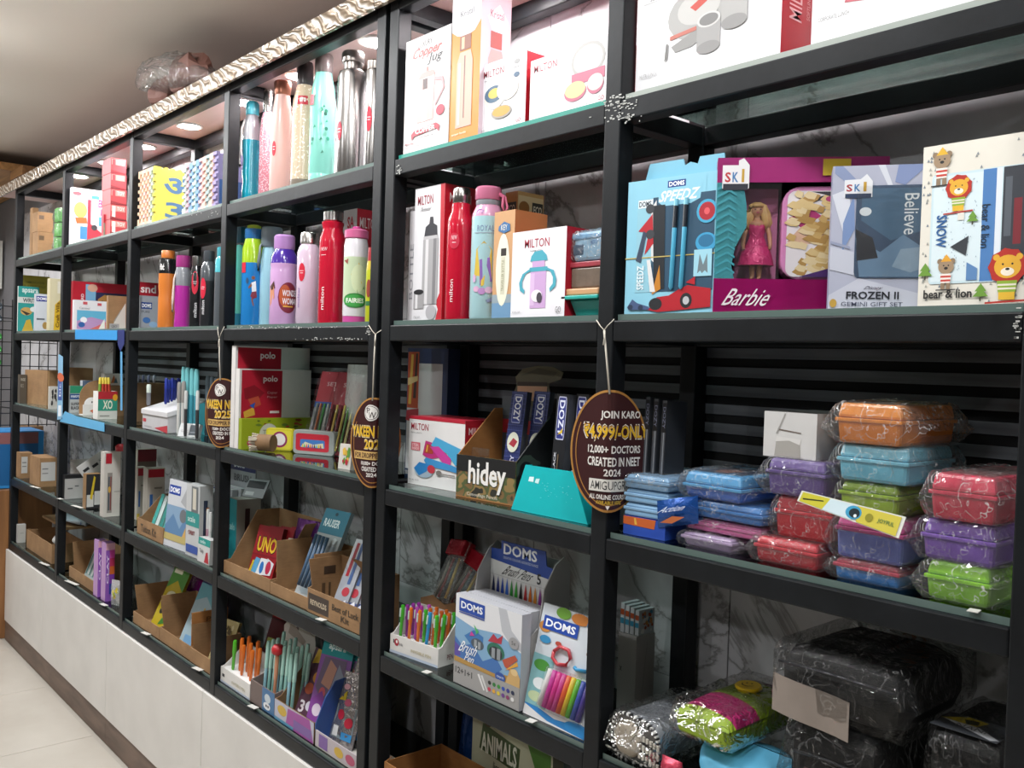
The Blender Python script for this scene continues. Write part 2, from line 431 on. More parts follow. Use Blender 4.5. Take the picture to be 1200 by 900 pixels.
# marble tiles on the back wall
tb = None; tmb = MB().box(0, -.006, 0, .597, 0, 1.197, MARBLE)
for i in range(-9, 3):
    for k in range(3):
        if tb is None: tb = tmb.build('marble_tile', wb, bevel=.0006); o = tb
        else: o = tb.copy(); COL.objects.link(o)
        o.location = (-.49+.6*i, Y1, .20+k*.8); o.scale = (1, 1, .8/1.2)
# black louvre slats behind the third row
SLAT = m_wood('black_slat_wood', '#565a5f', '#767a80', (4, 30, 60), .55); BACKB = mat('#0b0d10', .8)
MB().box(-3.68, .3015, ZC-.335, .80, .3085, ZC-.015, BACKB).build('backing_board', wb)
sl = None
for k in range(8):
    for xa, xb in ((-3.66, -2.70), (-2.69, -1.76), (-1.75, -.78), (-.77, .02), (.03, .79)):
        o = MB().box(xa, .2960, 0, xb, .3014, .021, SLAT).build('slat', wb, bevel=.001)
        o.location = (0, 0, ZC-.062-k*.039)
# timber trim and pale wall band at the far left end
struct('trim_1', MB().box(X0, -.6, ZC+.985, -4.95, .30, ZC+1.03, m_wood('raw_pine', '#8a6238', '#b98a54')))
struct('trim_2', MB().box(-5.0, .06, ZC+.93, -4.70, .10, ZC+.985, m_wood('raw_pine_dark', '#6c4a2a', '#94693c')))
struct('trim_3', MB().box(-6.35, -.7, ZC+.35, -6.30, .30, ZC+.70, mat('#d9d8d2', .6)))

# ================================================================== shelving units
def unit(names, levels, label, zbot):
    t = thing('shelving_unit', label, 'shelving', (POST[names[0]], 0, zbot))
    ox, oz = POST[names[0]], zbot
    ztop = RAIL['L0']
    for n in names:
        x = POST[n]-ox
        MB().box(x, 0, 0, x+S, S, ztop-oz, BLACK).build('front_post', t, bevel=.0025)
        MB().box(x, YB, 0, x+S, YB+S, ztop-oz, BLACK).build('rear_post', t, bevel=.0025)
        for lv in levels:
            z = RAIL[lv]-oz
            MB().box(x+.002, S, z-S, x+S-.002, YB, z-.001, BLACK).build('side_rail', t, bevel=.002)
    for a, b in zip(names[:-1], names[1:]):
        xa, xb = POST[a]+S-ox, POST[b]-ox
        for lv in levels:
            z = RAIL[lv]-oz
            MB().box(xa, .0005, z-S, xb, S-.0005, z, BLACK).build('front_rail', t, bevel=.003)
            MB().box(xa, YB, z-S, xb, YB+S-.001, z, BLACK).build('rear_rail', t, bevel=.003)
    return t
UL = unit('ABCDE', ['L0', 'L1', 'L2', 'L3l', 'L4l', 'L5l'], 'long black steel shelving unit with four bays, left', RAIL['L5l']-S)
UR = unit('FGH', ['L0', 'L1', 'L2', 'L3r', 'L4r', 'L5r'], 'nearer black steel shelving unit with two bays', RAIL['L5r']-S)
# weld spots and worn white flecks where rails meet post G, paper ties on the rail edges
WORN = mat('#b9bab6', .6, var=.2)
def flecks(u, v, du, dv, n, seed, par, off):
    rn = random.Random(seed); mb = MB()
    for i in range(n):
        p = on_y(u+rn.gauss(0, du), v+rn.gauss(0, dv), -.0006); a = rn.uniform(.0008, .0035); b = rn.uniform(.0006, .0014)
        mb.box(p.x-a, -.0009, p.z-b, p.x+a, .0002, p.z+b, WORN)
    o = mb.build('worn_paint', par); o.location = -off
for q in ((722, 120, 12, 5, 60, 1), (728, 138, 10, 3, 30, 2), (468, 200, 2, 3, 12, 3), (1192, 380, 2, 12, 16, 4)): flecks(*q, UR, UR.location)
for q in ((330, 383.5, 30, .6, 40, 5), (390, 397, 20, .8, 40, 6), (432, 388, 2, 3, 14, 7), (240, 249, 12, 2, 16, 8)): flecks(*q, UL, UL.location)
TIE = mat('#c9c8c2', .6)
for (u, v, lv, par, L) in ((170, 563.5, 'L4l', UL, .1), (211, 585, 'L4l', UL, .1), (52, 661, 'L5l', UL, .1), (84, 683, 'L5l', UL, .12), (162, 744, 'L5l', UL, .05), (222, 786, 'L5l', UL, .05), (282, 832, 'L5l', UL, .04), (378, 726, 'L4l', UL, .03), (120, 709, 'L5l', UL, .05), (504, 787, 'L4r', UR, .02), (620, 846, 'L4r', UR, .02), (1124, 723, 'L3r', UR, .014), (230, 574, 'L4l', UL, .04)):
    p = on_z(u, v, RAIL[lv]+GT)
    o = MB().box(-L/2, -.008, 0, L/2, .010, .0012, TIE).build('price_strip_tie', par); o.location = Vector((p.x, .001, RAIL[lv]+GT+.0005))-par.location; o.rotation_euler = (0, 0, .15)

# glass shelves, one pane to a bay
EDGE = mat('#5c6e69', .2); EDGE2 = mat('#2f8f80', .3, var=.15); EDGE3 = mat('#9aa29b', .35)
CELL = {'L1': ('cartons in clear wrap, far end', 'board game box and red box stack', 'foam number mats', 'glittery water bottles and steel flasks', 'copper jug box', 'grey tiffin box, top right'),
 'L2': ('teal handwriting book', 'red board game box', 'orange and black sports bottles', 'lilac and red water bottles', 'tall flask box and red bottle', 'pink doll box'),
 'L3': ('plain carton and dark carton, far end', 'pencil cup and blue promo strip', 'white pen stand', 'red and white paper ream', 'camouflage pencil display and turquoise tray', 'film-wrapped lunch boxes'),
 'L4': ('labelled small cartons', 'white box with red cap', 'art kit boxes and kraft kit tray', 'card game tray', 'brush pen display', 'pencil pouches and black bags'),
 'L5': ('open kraft carton by the far post', 'purple modelling dough packs', 'three kraft trays', 'orange pens and teal pens', 'open carton at the very bottom', None)}
for k, (nm, seq) in enumerate((('l', 'ABCDE'), ('r', 'FGH'))):
    for lv in ('L1', 'L2', 'L3', 'L4', 'L5'):
        key = lv if lv in RAIL else lv+nm
        for i in range(len(seq)-1):
            what = CELL[lv][i+(4 if k else 0)]
            if not what: continue
            xa, xb = POST[seq[i]]+S+.003, POST[seq[i+1]]-.003
            e = EDGE
            if lv == 'L1' and k: e = EDGE2 if i == 0 else EDGE3
            mb = MB().box(xa, .010, RAIL[key]+.0005, xb, YB+S-.005, RAIL[key]+GT-.0005, GLASS, front=e)
            tag(mb.build('glass_shelf', None), 'clear glass shelf pane under the '+what, 'glass shelf', 'glass shelf panes')

# top boards with silver fascia and recessed lamps
TOPW = m_wood('pinkish_ply', '#c9a59e', '#d8b8b0', (2, 12, 12), .35)
for nm, xa, xb, lab in (('l', -5.0, -.787, 'pinkish plywood top board over the four-bay shelving, silver front edge'), ('r', -.785, .95, 'plywood top board over the two-bay shelving, silver front edge')):
    t = thing('top_board', lab, 'board', (xa, 0, RAIL['L0']+.001))
    L = xb-xa
    MB().box(0, -.018, 0, L, Y1-.012, .018, TOPW).build('panel', t)
    MB().box(0, -.030, -.027, L, -.018, .030, CHROME).build('fascia', t, bevel=.002)
LAMP = m_emit('lamp_glow', (1, .93, .95), 150)
k = 0
where = {-3.90: 'over the brown cartons, far bay', -3.42: 'above the red box stack', -2.93: 'above the peach foam mats', -2.42: 'above the yellow foam mat', -1.93: 'over the teal sipper bottle',
         -1.50: 'over the cream and pink bottles', -1.05: 'over the steel flasks', -.50: 'over the tall copper bottle box', -.08: 'above the small white lunch boxes', .36: 'above the grey tiffin box'}
for x, lb in where.items():
    t = thing('recessed_lamp', 'small round white recessed lamp '+lb, 'lamp', (x, .145, RAIL['L0']-.006), group='recessed lamps under the top boards')
    MB().lathe([(.052, .007), (.052, .002), (.046, 0), (.040, .002), (.040, .007)], WHITE, 24).build('bezel', t, smooth=True, auto=30)
    MB().lathe([(.039, .0015), (.0385, .0012)], LAMP, 24).build('diffuser', t)

# ================================================================== base cabinets
CABW = m_paint('white_laminate', '#d6d3ce', '#e0ddd8', 5, .45); PLIN = m_wood('brown_plinth', '#5d4c42', '#7b675a', (4, 20, 20), .55)
for lab, xa, xb, seams, ztop in (('long white base cabinet with brown plinth under the four-bay shelving', -4.60, -.775, (-3.81, -2.80, -1.79), RAIL['L5l']-S-.002), ('white base cabinet under the two-bay shelving', -.765, .80, (0.02,), RAIL['L5r']-S-.002)):
    t = thing('base_cabinet', lab, 'cabinet', (xa, 0, 0)); L = xb-xa
    MB().box(0, .012, .11, L, Y1-.012, ztop, CABW).build('body', t)
    xs = [0]+[s-xa for s in seams]+[L]
    for a, b in zip(xs[:-1], xs[1:]):
        MB().box(a+.002, -.008, .112, b-.002, .0115, ztop-.001, CABW).build('door', t, bevel=.001)
        MB().box(a+.001, -.004, 0, b-.001, .012, .110, PLIN).build('plinth_board', t)

# ================================================================== upper right bays: boxed goods
RED = '#b01e2d'; DK = '#2c2c2e'; GRY = '#8a8a8a'
def lunch(cx, cy, w, h, lid='#9a9794', rim='#c0607a'):           # little picture of an open lunch box
    return [('E', cx, cy+h*.25, w*.42, h*.33, lid), ('E', cx, cy+h*.25, w*.36, h*.26, '#c9c8c5'), ('R', cx-w*.4, cy-h*.15, cx+w*.42, cy+h*.05, rim), ('E', cx-w*.3, cy-h*.28, w*.28, h*.17, rim), ('E', cx-w*.3, cy-h*.24, w*.26, h*.15, '#d9c08c'),
            ('E', cx+w*.2, cy-h*.24, w*.2, h*.17, rim), ('E', cx+w*.2, cy-h*.2, w*.19, h*.15, '#cfcac3')]
# --- row 1, bay F-G
box('gift_box', 'white copper jug box with a pink jug picture, beside the steel post', 'box', 'L1', (472.5, 'y', .012), (525, 'y', .012), 50, .12, front='#d6d2d2', side='#b9b4b4', rough=.3, fp=[
    ('T', "LUXURY", .28, .90, .60, .95, '#555555'), ('B', 'Copper', .16, .79, .80, .90, '#c4625f', 0, .15), ('T', 'Jug', .52, .72, .82, .82, DK, 0, .2),
    ('P', [(.30, .24), (.66, .24), (.68, .62), (.32, .62)], '#d9a9a4'), ('P', [(.40, .24), (.52, .24), (.56, .62), (.44, .62)], '#e3c3be'), ('P', [(.30, .62), (.70, .62), (.64, .67), (.38, .67)], '#c98f8a'), ('R', .48, .67, .53, .71, '#b97f7a'), ('R', .42, .52, .52, .61, '#4a3535'),
    ('P', [(.68, .60), (.86, .58), (.90, .48), (.70, .34), (.70, .37), (.86, .49), (.82, .55), (.68, .57)], '#c48f92'), ('E', .82, .30, .09, .045, '#b5344a'),
    ('P', [(.18, .15), (.26, .18), (.74, .20), (.82, .17), (.80, .12), (.74, .15), (.26, .13), (.20, .10)], '#b5414f'), ('B', 'COPPER', .28, .145, .72, .19, '#f3e9e7'), ('T', 'Drink Water Jug', .34, .10, .68, .12, '#6b6b6b'), ('T', 'MJADES', .05, .065, .25, .085, '#a33340'), ('T', 'PURE COPPER JUG', .05, .04, .45, .055, '#777777')])
box('bottle_box', 'very tall orange and pale pink copper bottle box', 'box', 'L1', (526, 'y', .014), (560, 'y', .014), -4, .088, front='#d08f45', side='#d9c3cb', rough=.3, fp=[
    ('P', [(0, .75), (.2, .71), (.5, .69), (.8, .71), (1, .77), (1, 1), (0, 1)], '#cfcdd3'), ('T', 'Kristal', .3, .83, .75, .87, '#666666'), ('R', .30, .60, .68, .70, '#8c5a48'), ('R', .36, .61, .46, .69, '#d9b090'),
    ('P', [(.22, .08), (.76, .08), (.76, .52), (.68, .59), (.32, .59), (.22, .52)], '#d9a795'), ('R', .47, .14, .51, .56, '#7a6058'), ('R', .28, .10, .36, .52, '#e9c6b5'), ('T', 'copper bottle', .1, .03, .6, .05, '#f5e6d0')],
    sp=[('P', [(.2, .80), (.35, .72), (.6, .70), (.85, .73), (.9, .80), (.6, .90)], '#efe3ea'), ('T', 'Kristal', .3, .80, .75, .85, '#8a4a5a'), ('R', .32, .60, .70, .71, '#a8605c'), ('P', [(.25, .08), (.78, .08), (.78, .52), (.7, .59), (.34, .59), (.25, .52)], '#d6a3a0')])
box('lunch_box_carton', 'small white carton with round bowls pictured, red side', 'box', 'L1', (561, 'y', .026), (615, 'y', .026), 78, .11, front='#e9e9ec', side=RED, fp=[
    ('T', 'MILTON', .08, .80, .52, .90, '#8f2334'), ('T', 'INSULATED LUNCH', .1, .75, .4, .77, GRY), ('E', .80, .90, .06, .035, '#9a9a9a'), ('E', .80, .72, .06, .035, '#44607a'), ('R', .72, .82, .88, .835, '#b9b9b9'),
    ('E', .34, .48, .22, .15, '#d9d0c2'), ('E', .32, .54, .20, .12, '#3f5f78'), ('E', .33, .55, .13, .07, '#c9b14a'), ('E', .62, .56, .23, .155, '#e3dbcd'), ('E', .62, .60, .19, .11, '#cfc4b3'), ('E', .50, .26, .22, .09, '#9a948a'), ('E', .50, .27, .19, .07, '#d49a45'), ('T', 'GO', .82, .06, .92, .12, '#a33340'), ('T', 'SNACK BOX', .04, .05, .24, .07, '#9a9a9a')])
box('lunch_box_carton', 'white carton with an open pink-rimmed lunch box pictured, against the middle post', 'box', 'L1', (620, 'y', .022), (711, 'y', .022), 72, .12, front='#ededf0', side=RED, fp=[
    ('T', 'MILTON', .05, .78, .36, .90, '#a02a3c'), ('T', 'STEEL LUNCH BOX', .09, .73, .30, .75, GRY)]+lunch(.76, .52, .5, .85, '#a5a3a0', '#b5647a')+[('T', 'CORPORATE LUNCH', .03, .05, .28, .075, '#9a9a9a'), ('T', 'GO', .90, .05, .97, .12, '#a33340')])
# --- row 1, bay G-H
def mgrey(x): return x
box('lunch_box_carton', 'large white carton with a grey tiffin bag and steel cups pictured', 'box', 'L1', (744, 'y', .035), (914, 'y', .035), -38, .12, front='#e6e6e8', side='#b3202f', fp=[
    ('T', 'MILTON', .06, .76, .36, .90, '#b32233'), ('T', 'SOFTLINE TIFFIN', .10, .70, .32, .73, '#8f8f8f'), ('R', .05, .685, .37, .69, '#c9c9c9'), ('R', .52, .74, .80, .99, '#cfd0d2'), ('R', .56, .78, .78, .96, '#b9babd'),
    ('E', .45, .50, .21, .19, '#a3a2a0'), ('P', [(.27, .30), (.50, .40), (.60, .50), (.58, .36), (.42, .26), (.30, .25)], '#8e8d8b'), ('E', .46, .53, .15, .12, '#bab9b6'), ('P', [(.40, .55), (.48, .60), (.52, .56), (.44, .51)], '#b8473d'), ('P', [(.26, .38), (.45, .40), (.45, .37), (.26, .35)], '#b5695c'),
    ('R', .455, .22, .615, .42, '#9b9a99'), ('E', .535, .22, .08, .045, '#8a8988'), ('E', .535, .42, .08, .055, '#c4c3c1'), ('E', .535, .42, .065, .042, '#7a7978'), ('R', .62, .35, .79, .60, '#a6a5a3'), ('E', .705, .35, .085, .05, '#8a8988'), ('E', .705, .60, .085, .06, '#c9c8c6'), ('E', .705, .60, .07, .047, '#85847f'), ('P', [(.235, .33), (.25, .33), (.245, .22), (.225, .20)], '#6f6e6c'), ('T', 'NUTRI LUNCH', .04, .12, .17, .15, '#a5a5a5')],
    sp=[('T', 'MILTON', .18, .30, .50, .72, '#f2dfe0', 90), ('T', 'SOFTLINE TIFFIN', .62, .34, .70, .62, '#dda0a4', 90)])
box('lunch_box_carton', 'white carton at the top right corner with a steel lunch set pictured', 'box', 'L1', (950, 'y', .03), (1165, 'y', .03), -86, .12, front='#e6e6e8', side='#b3202f', fp=[
    ('T', 'CORPORATE LUNCH', .04, .20, .23, .235, '#9a9a9a'), ('P', [(.20, .30), (.40, .26), (.55, .32), (.52, .44), (.24, .46)], '#b5525f'), ('P', [(.22, .34), (.40, .30), (.53, .35), (.50, .46), (.26, .48)], '#d8d4cf'), ('E', .38, .46, .15, .06, '#cfb07a'), ('E', .70, .36, .15, .09, '#b5525f'), ('R', .56, .38, .84, .52, '#cfcdca'), ('E', .70, .38, .14, .07, '#d9d7d4'), ('E', .70, .52, .14, .06, '#b9b6b2'), ('T', 'MILTON', .06, .8, .34, .92, '#b32233')])

# --- row 2, bay F-G
box('slim_box', 'slim pale grey box standing right beside the steel post', 'box', 'L2', (477, 'y', .05), (484, 'y', .05), 248, .14, front='#c9c6c9', fp=[('T', 'BOTTLE', .2, .2, .8, .7, '#8a8a90', 90)])
box('flask_box', 'tall white and red flask carton with a steel flask pictured', 'box', 'L2', (482.5, 'y', .035), (517, 'y', .035), 222, .10, front='#d9d8db', side='#b8182a', rough=.3, fp=[
    ('P', [(.86, 1), (1, 1), (1, 0), (.80, 0), (.88, .08), (.80, .13), (.92, .20)], '#b8182a'), ('T', 'MILTON', .10, .87, .62, .94, '#9a2434'), ('T', 'Thermosteel', .2, .82, .55, .85, '#777777', 0, .2),
    ('P', [(.36, .63), (.80, .63), (.78, .70), (.66, .72), (.64, .77), (.54, .77), (.52, .72), (.40, .70)], '#33343a'), ('R', .34, .605, .82, .63, '#b5b4b6'), ('R', .33, .12, .84, .605, '#a2a1a3'), ('R', .42, .12, .52, .605, '#cfced0'), ('R', .68, .12, .78, .605, '#7b7a7d'),
    ('R', .06, .09, .40, .21, '#9a999b'), ('R', .12, .09, .2, .21, '#d3d2d4'), ('E', .23, .215, .17, .02, '#222226'), ('E', .66, .06, .17, .055, '#a9a8ac'), ('T', 'STEEL FLASK', .08, .02, .3, .035, GRY)],
    sp=[('T', 'MILTON', .15, .87, .8, .94, '#efd9da')])
box('bottle_box', 'peach to blue bottle box with a white oval window picture', 'box', 'L2', (576, 'y', .022), (600, 'y', .022), 249, .095, front='#c79a6e', side='#b87a4c', fp=[
    ('R', 0, 0, 1, .14, '#6a93b5'), ('R', 0, .14, 1, .22, '#8f9fa8'), ('E', .48, .45, .33, .34, '#e2e2cf'), ('R', .38, .58, .64, .65, '#2e2723'), ('R', .40, .22, .60, .57, '#cfcdb8'), ('T', 'TRAVELLER BOTTLE', .44, .25, .56, .54, '#8a8a6a', 90), ('P', [(.25, .86), (.5, .90), (.78, .87), (.80, .81), (.5, .79), (.22, .82)], '#3f6f9f'), ('T', 'KEY', .36, .82, .66, .87, '#e9e2d2')],
    sp=[('E', .5, .55, .3, .1, '#d9cbb8')])
box('bottle_box', 'brown and black bottle box showing above the peach box', 'box', 'L2', (588, 'y', .16), (602, 'y', .16), 226, .085, front='#b5743c', side='#b58a58', top='#6b6257', fp=[('R', .1, .82, .9, .92, '#2a2422'), ('T', 'ECO', .2, .84, .8, .90, '#e0d0b5'), ('T', 'NT', .3, .72, .9, .80, '#2a2422')],
    sp=[('R', .02, .70, .98, .97, '#c9b08a'), ('E', .25, .88, .2, .05, '#8a5a2c'), ('R', .55, .82, .96, .93, '#2b2724'), ('B', 'ECO', .60, .845, .92, .905, '#d9cbb8'), ('B', 'ELEMENT', .05, .72, .95, .80, '#2f2a27'), ('R', .1, .62, .9, .67, '#4a423a')])
box('sipper_box', 'white carton with a lilac two-handled sipper cup pictured', 'box', 'L2', (598, 'y', .018), (661, 'y', .018), 273, .09, front='#e6e5ea', side='#b01c30', fp=[
    ('T', 'MILTON', .24, .80, .70, .90, '#a32539'), ('T', 'THERMOSTEEL', .34, .75, .58, .77, GRY), ('R', .37, .10, .66, .54, '#c7a3d0'), ('R', .37, .13, .45, .50, '#d6b8dd'), ('R', .35, .52, .68, .57, '#4aa5b8'), ('R', .40, .57, .63, .64, '#c7a3d0'), ('P', [(.36, .64), (.68, .64), (.66, .70), (.58, .76), (.44, .75), (.38, .70)], '#4aa5b8'),
    ('P', [(.37, .56), (.22, .50), (.16, .40), (.18, .31), (.26, .27), (.27, .31), (.22, .35), (.22, .42), (.28, .50), (.37, .53)], '#4aa5b8'), ('P', [(.66, .56), (.80, .52), (.85, .42), (.84, .34), (.74, .28), (.73, .32), (.79, .37), (.79, .44), (.74, .51), (.66, .53)], '#4aa5b8'),
    ('E', .50, .24, .10, .07, '#efeaf0'), ('E', .55, .22, .05, .06, '#45404a'), ('T', 'KIDS SIP', .05, .05, .2, .07, GRY), ('T', 'GO', .85, .04, .95, .11, '#777777')])
# stack of food containers in film near the post
px, pz = x_at(661, .03, LV['L2']), LV['L2']
t = thing('food_container', 'teal plastic tub with peach lid at the bottom of a wrapped stack', 'container', (px+.012, .03, pz)); wd = .088
TEAL = mat('#1e9c94', .3, coat=.3)
MB().hexa([(.012, .01, 0), (wd-.012, .01, 0), (wd-.012, .12, 0), (.012, .12, 0)], [(.002, 0, .033), (wd-.002, 0, .033), (wd-.002, .13, .033), (.002, .13, .033)], TEAL).build('tub', t, bevel=.003)
MB().box(-.012, -.012, .033, wd+.004, .14, .041, mat('#2aa79c', .3, coat=.3)).build('rim', t, bevel=.002)
MB().box(-.008, -.008, .041, wd+.002, .136, .055, mat('#c79a6e', .4)).build('lid', t, bevel=.003)
t = thing('food_container', 'brownish clear container under a blue box, film-wrapped, beside the sipper carton', 'container', (px+.014, .032, pz+.056))
MB().box(0, 0, 0, wd-.004, .12, .042, mat('#6f6257', .25, var=.3, scale=60)).build('body', t, bevel=.004)
MB().box(-.002, -.002, .042, wd-.002, .122, .053, mat('#9d3a45', .35, var=.3)).build('lid', t, bevel=.002)
bt = thing('food_container', 'pale blue lunch box in crumpled film on top of the container stack', 'lunch box', (px+.016, .034, pz+.110))
MB().box(0, 0, 0, wd-.004, .115, .060, mat('#9cc3dd', .25, coat=.3)).build('body', bt, bevel=.008)
MB().box(-.002, -.003, .044, wd-.002, .118, .056, mat('#7fb0d6', .25)).build('lid_rim', bt, bevel=.003)
MB().box(-.0005, -.001, .012, .03, .05, .035, mat('#3a5a78', .3)).build('side_clip', bt, bevel=.003)
printed([('B', 'JOY', .55, .5, .8, .68, '#4a7fb5')], lambda s, q, l: (s*wd, -.001-l, q*.06), 'printed_front', bt)

def wrap(parent, w, d, h, seed=1, m=None, puff=.006, end=.02, name='clear_wrap', ax='x', x0=0, y0=0, z0=0):
    """crumpled clear bag round a block w x d x h standing at the local origin, with flattened ends"""
    rn = random.Random(seed); m = m or FILM; nu, nv = 22, 20
    L, W = (w, d) if ax == 'x' else (d, w)
    ph = [(rn.uniform(3, 14), rn.uniform(3, 14), rn.uniform(0, 6)) for _ in range(7)]
    def fn(i, j):
        s = -end+(L+2*end)*j           # along the bag
        a = 2*PI*i
        k = 1.
        if s < 0: k = max(0, 1+s/end)
        if s > L: k = max(0, 1-(s-L)/end)
        c, q = math.cos(a), math.sin(a)
        cx = math.copysign(abs(c)**.28, c); cz = math.copysign(abs(q)**.28, q)
        amp = sum(math.sin(p[0]*a+p[1]*j*5+p[2]) for p in ph)/7
        e = puff*(1+.9*amp)
        kk = .25+.75*k
        y = W/2+cx*(W/2+e)*(.82+.18*k)
        z = h/2+cz*(h/2+e*.6)*(.10+.90*k)-(1-k)*h*.12+amp*.004
        z = max(z, .0008)
        s2 = s+amp*.006
        return (x0+s2, y0+y, z0+z) if ax == 'x' else (x0+y, y0+s2, z0+z)
    return MB().grid(fn, nu, nv, m, closed_u=True).build(name, parent, smooth=True)
wrap(bt, wd-.004, .115, .060, 5, FILM2, .006, .012)
# --- row 2, bay G-H
p, w_, h_, a_ = solve('L2', (731.5, 'y', .0125), (836, 'y', .030), 214)
t = box_m('stationery_set', 'light blue racing stationery gift set with pencils behind a window', 'stationery set', p, w_, .03, h_, a_, front='#8cc7dc', side='#7ab6cc', rough=.35, fp=[
    ('P', [(.36, .86), (.88, .86), (.88, .98), (.36, .98)], '#8cc7dc'), ('R', .12, .16, .98, .86, '#2f4f66'), ('R', .12, .16, .30, .86, '#8fc3d4'), ('P', [(.36, .93), (.84, .93), (.82, .82), (.72, .79), (.42, .79), (.36, .82)], '#8cc7dc'),
    ('R', .46, .92, .66, .97, '#1e3f86'), ('B', 'DOMS', .475, .928, .645, .962, '#ffffff'), ('B', 'SPEEDZ', .38, .82, .80, .90, '#eef6fa', 0, .1),
    ('R', .13, .79, .30, .85, '#dfe9ee'), ('B', 'DOMS', .14, .80, .28, .84, '#202a33'), ('P', [(.28, .78), (.34, .84), (.36, .36), (.30, .40)], '#d8d8d8'), ('P', [(.30, .80), (.44, .80), (.46, .18), (.34, .18)], '#22272c'), ('P', [(.14, .62), (.30, .74), (.32, .52), (.22, .44), (.26, .60)], '#b3242f'), ('E', .27, .78, .05, .035, '#3b3f44'), ('E', .28, .59, .05, .035, '#3b3f44'), ('P', [(.12, .40), (.20, .62), (.24, .60), (.18, .38)], '#39465a'), ('P', [(.32, .14), (.40, .36), (.42, .18)], '#c27f2a'),
    ('B', 'SPEEDZ', .14, .18, .22, .36, '#dfeef3', 90), ('P', [(.25, .40), (.29, .40), (.36, .16), (.30, .16)], '#dcdcdc'),
    ('E', .90, .72, .11, .085, '#46a3c8'), ('E', .90, .72, .085, .065, '#a82733'), ('E', .90, .72, .03, .025, '#d95a60'), ('E', .90, .50, .11, .07, '#3f9cc9'), ('E', .90, .51, .08, .045, '#2c6f96'), ('R', .78, .26, .97, .45, '#9ccfe0'), ('P', [(.82, .28), (.84, .42), (.88, .34), (.92, .42), (.93, .28), (.9, .3), (.87, .28), (.85, .3)], '#6f7f86'),
    ('P', [(.26, .03), (.36, .06), (.38, .12), (.52, .13), (.62, .17), (.72, .20), (.97, .17), (.97, .04), (.60, .02), (.40, .01)], '#b01f2b'), ('P', [(.70, .22), (.80, .26), (.80, .20)], '#b01f2b'), ('E', .37, .07, .075, .045, '#26282c'), ('E', .71, .09, .065, .055, '#26282c'), ('E', .71, .09, .035, .03, '#b9bcc0'),
    ('P', [(.04, .05), (.10, .11), (.16, .08), (.30, .05), (.30, .03), (.06, .03)], '#46597f'), ('E', .08, .05, .03, .02, '#2c3850'), ('E', .20, .045, .03, .02, '#2c3850')])
# pencils in the set, elastic band, hang card
for i, sx in enumerate((.535, .645)):
    o = MB().lathe([(.001, .17*h_), (.0042, .19*h_), (.0042, .62*h_)], mat('#58b3d6', .3), 8).lathe([(.0043, .62*h_), (.0043, .78*h_)], mat('#1f2730', .3), 8).lathe([(.0042, .78*h_), (.0040, .83*h_)], mat('#7fc6dc', .3), 8).build('pencil', t, smooth=True, auto=40)
    o.location = (sx*w_, -.0035, 0); o.rotation_euler = (0, R(2), 0)
MB().box(-.001, -.0012, .415*h_, w_+.001, .031, .423*h_, mat('#b9a55c', .6)).build('elastic_band', t)
mb = MB(); hc = h_+.035
mb.prism([(.02, h_-.01), (w_-.02, h_-.01), (w_, h_+.002), (w_-.004, hc), (w_*.72, hc), (w_*.70, hc-.012), (w_*.62, hc-.007), (w_*.56, hc-.012), (w_*.54, hc), (.03, hc), (.02, h_)], lambda a, b, c: (a, c, b), .024, .0262, mat('#7fbcd2', .4))
mb.build('hang_card', t)
# doll gift box
p, w_, h_, a_ = solve('L2', (835, 'y', .022), (1043, 't', 183), 185)
MAG = mat('#bd1578', .32, coat=.2); MAG2 = mat('#cc3f95', .32)
d_ = .075
t = thing('doll_gift_box', 'magenta gift box with a doll in a pink dress behind its window', 'gift box', p, a_)
mb = MB().box(0, .0, 0, w_, d_, .22*h_, MAG).box(0, 0, .84*h_, w_, d_, h_, MAG2).box(w_*.965, 0, .22*h_, w_, d_, .84*h_, MAG2).box(0, d_-.004, .22*h_, w_, d_, .84*h_, mat('#7a2a56', .5))
mb.prism([(0, .22), (.10*1, .22), (.085, .30), (.10, .42), (.155, .56), (.15, .70), (.13, .84), (0, .84)], lambda a, b, c: (a*1.2*w_, c, b*h_), 0, .004, mat('#58b6c0', .4)).build('box_body', t)
mb.build('frame', t)
sh = []
for k in range(12):
    y = .235+k*.05
    sh += [('P', [(0, y), (.075, y+.045), (.075, y+.062), (0, y+.018)], '#3f98a6'), ('P', [(.075, y+.045), (.12, y+.015), (.12, y+.03), (.075, y+.062)], '#3f98a6')]
sh += [('T', 'Barbie', .08, .045, .34, .155, '#f4e6ee', 0, .25), ('T', 'SKI HOMEWARE  www.barbie.com', .70, .055, .95, .075, '#e9a5cb'), ('T', 'Made and marketed under licence', .70, .085, .95, .10, '#e9a5cb'),
       ('P', [(.03, .80), (.03, .95), (.125, .95), (.125, .98), (.155, .995), (.19, .95), (.19, .80)], '#f0eef0'), ('R', .035, .79, .185, .83, '#2c2f3a'), ('B', 'S', .045, .84, .08, .905, '#c43a3f'), ('B', 'K', .09, .84, .125, .905, '#4a7fb5'), ('B', 'I', .145, .84, .16, .925, '#c9a03a'), ('R', .62, .88, .78, .985, '#e0c02e')]
printed(sh, lambda s, q, l: (s*w_, -l, q*h_), 'printed_front', t)
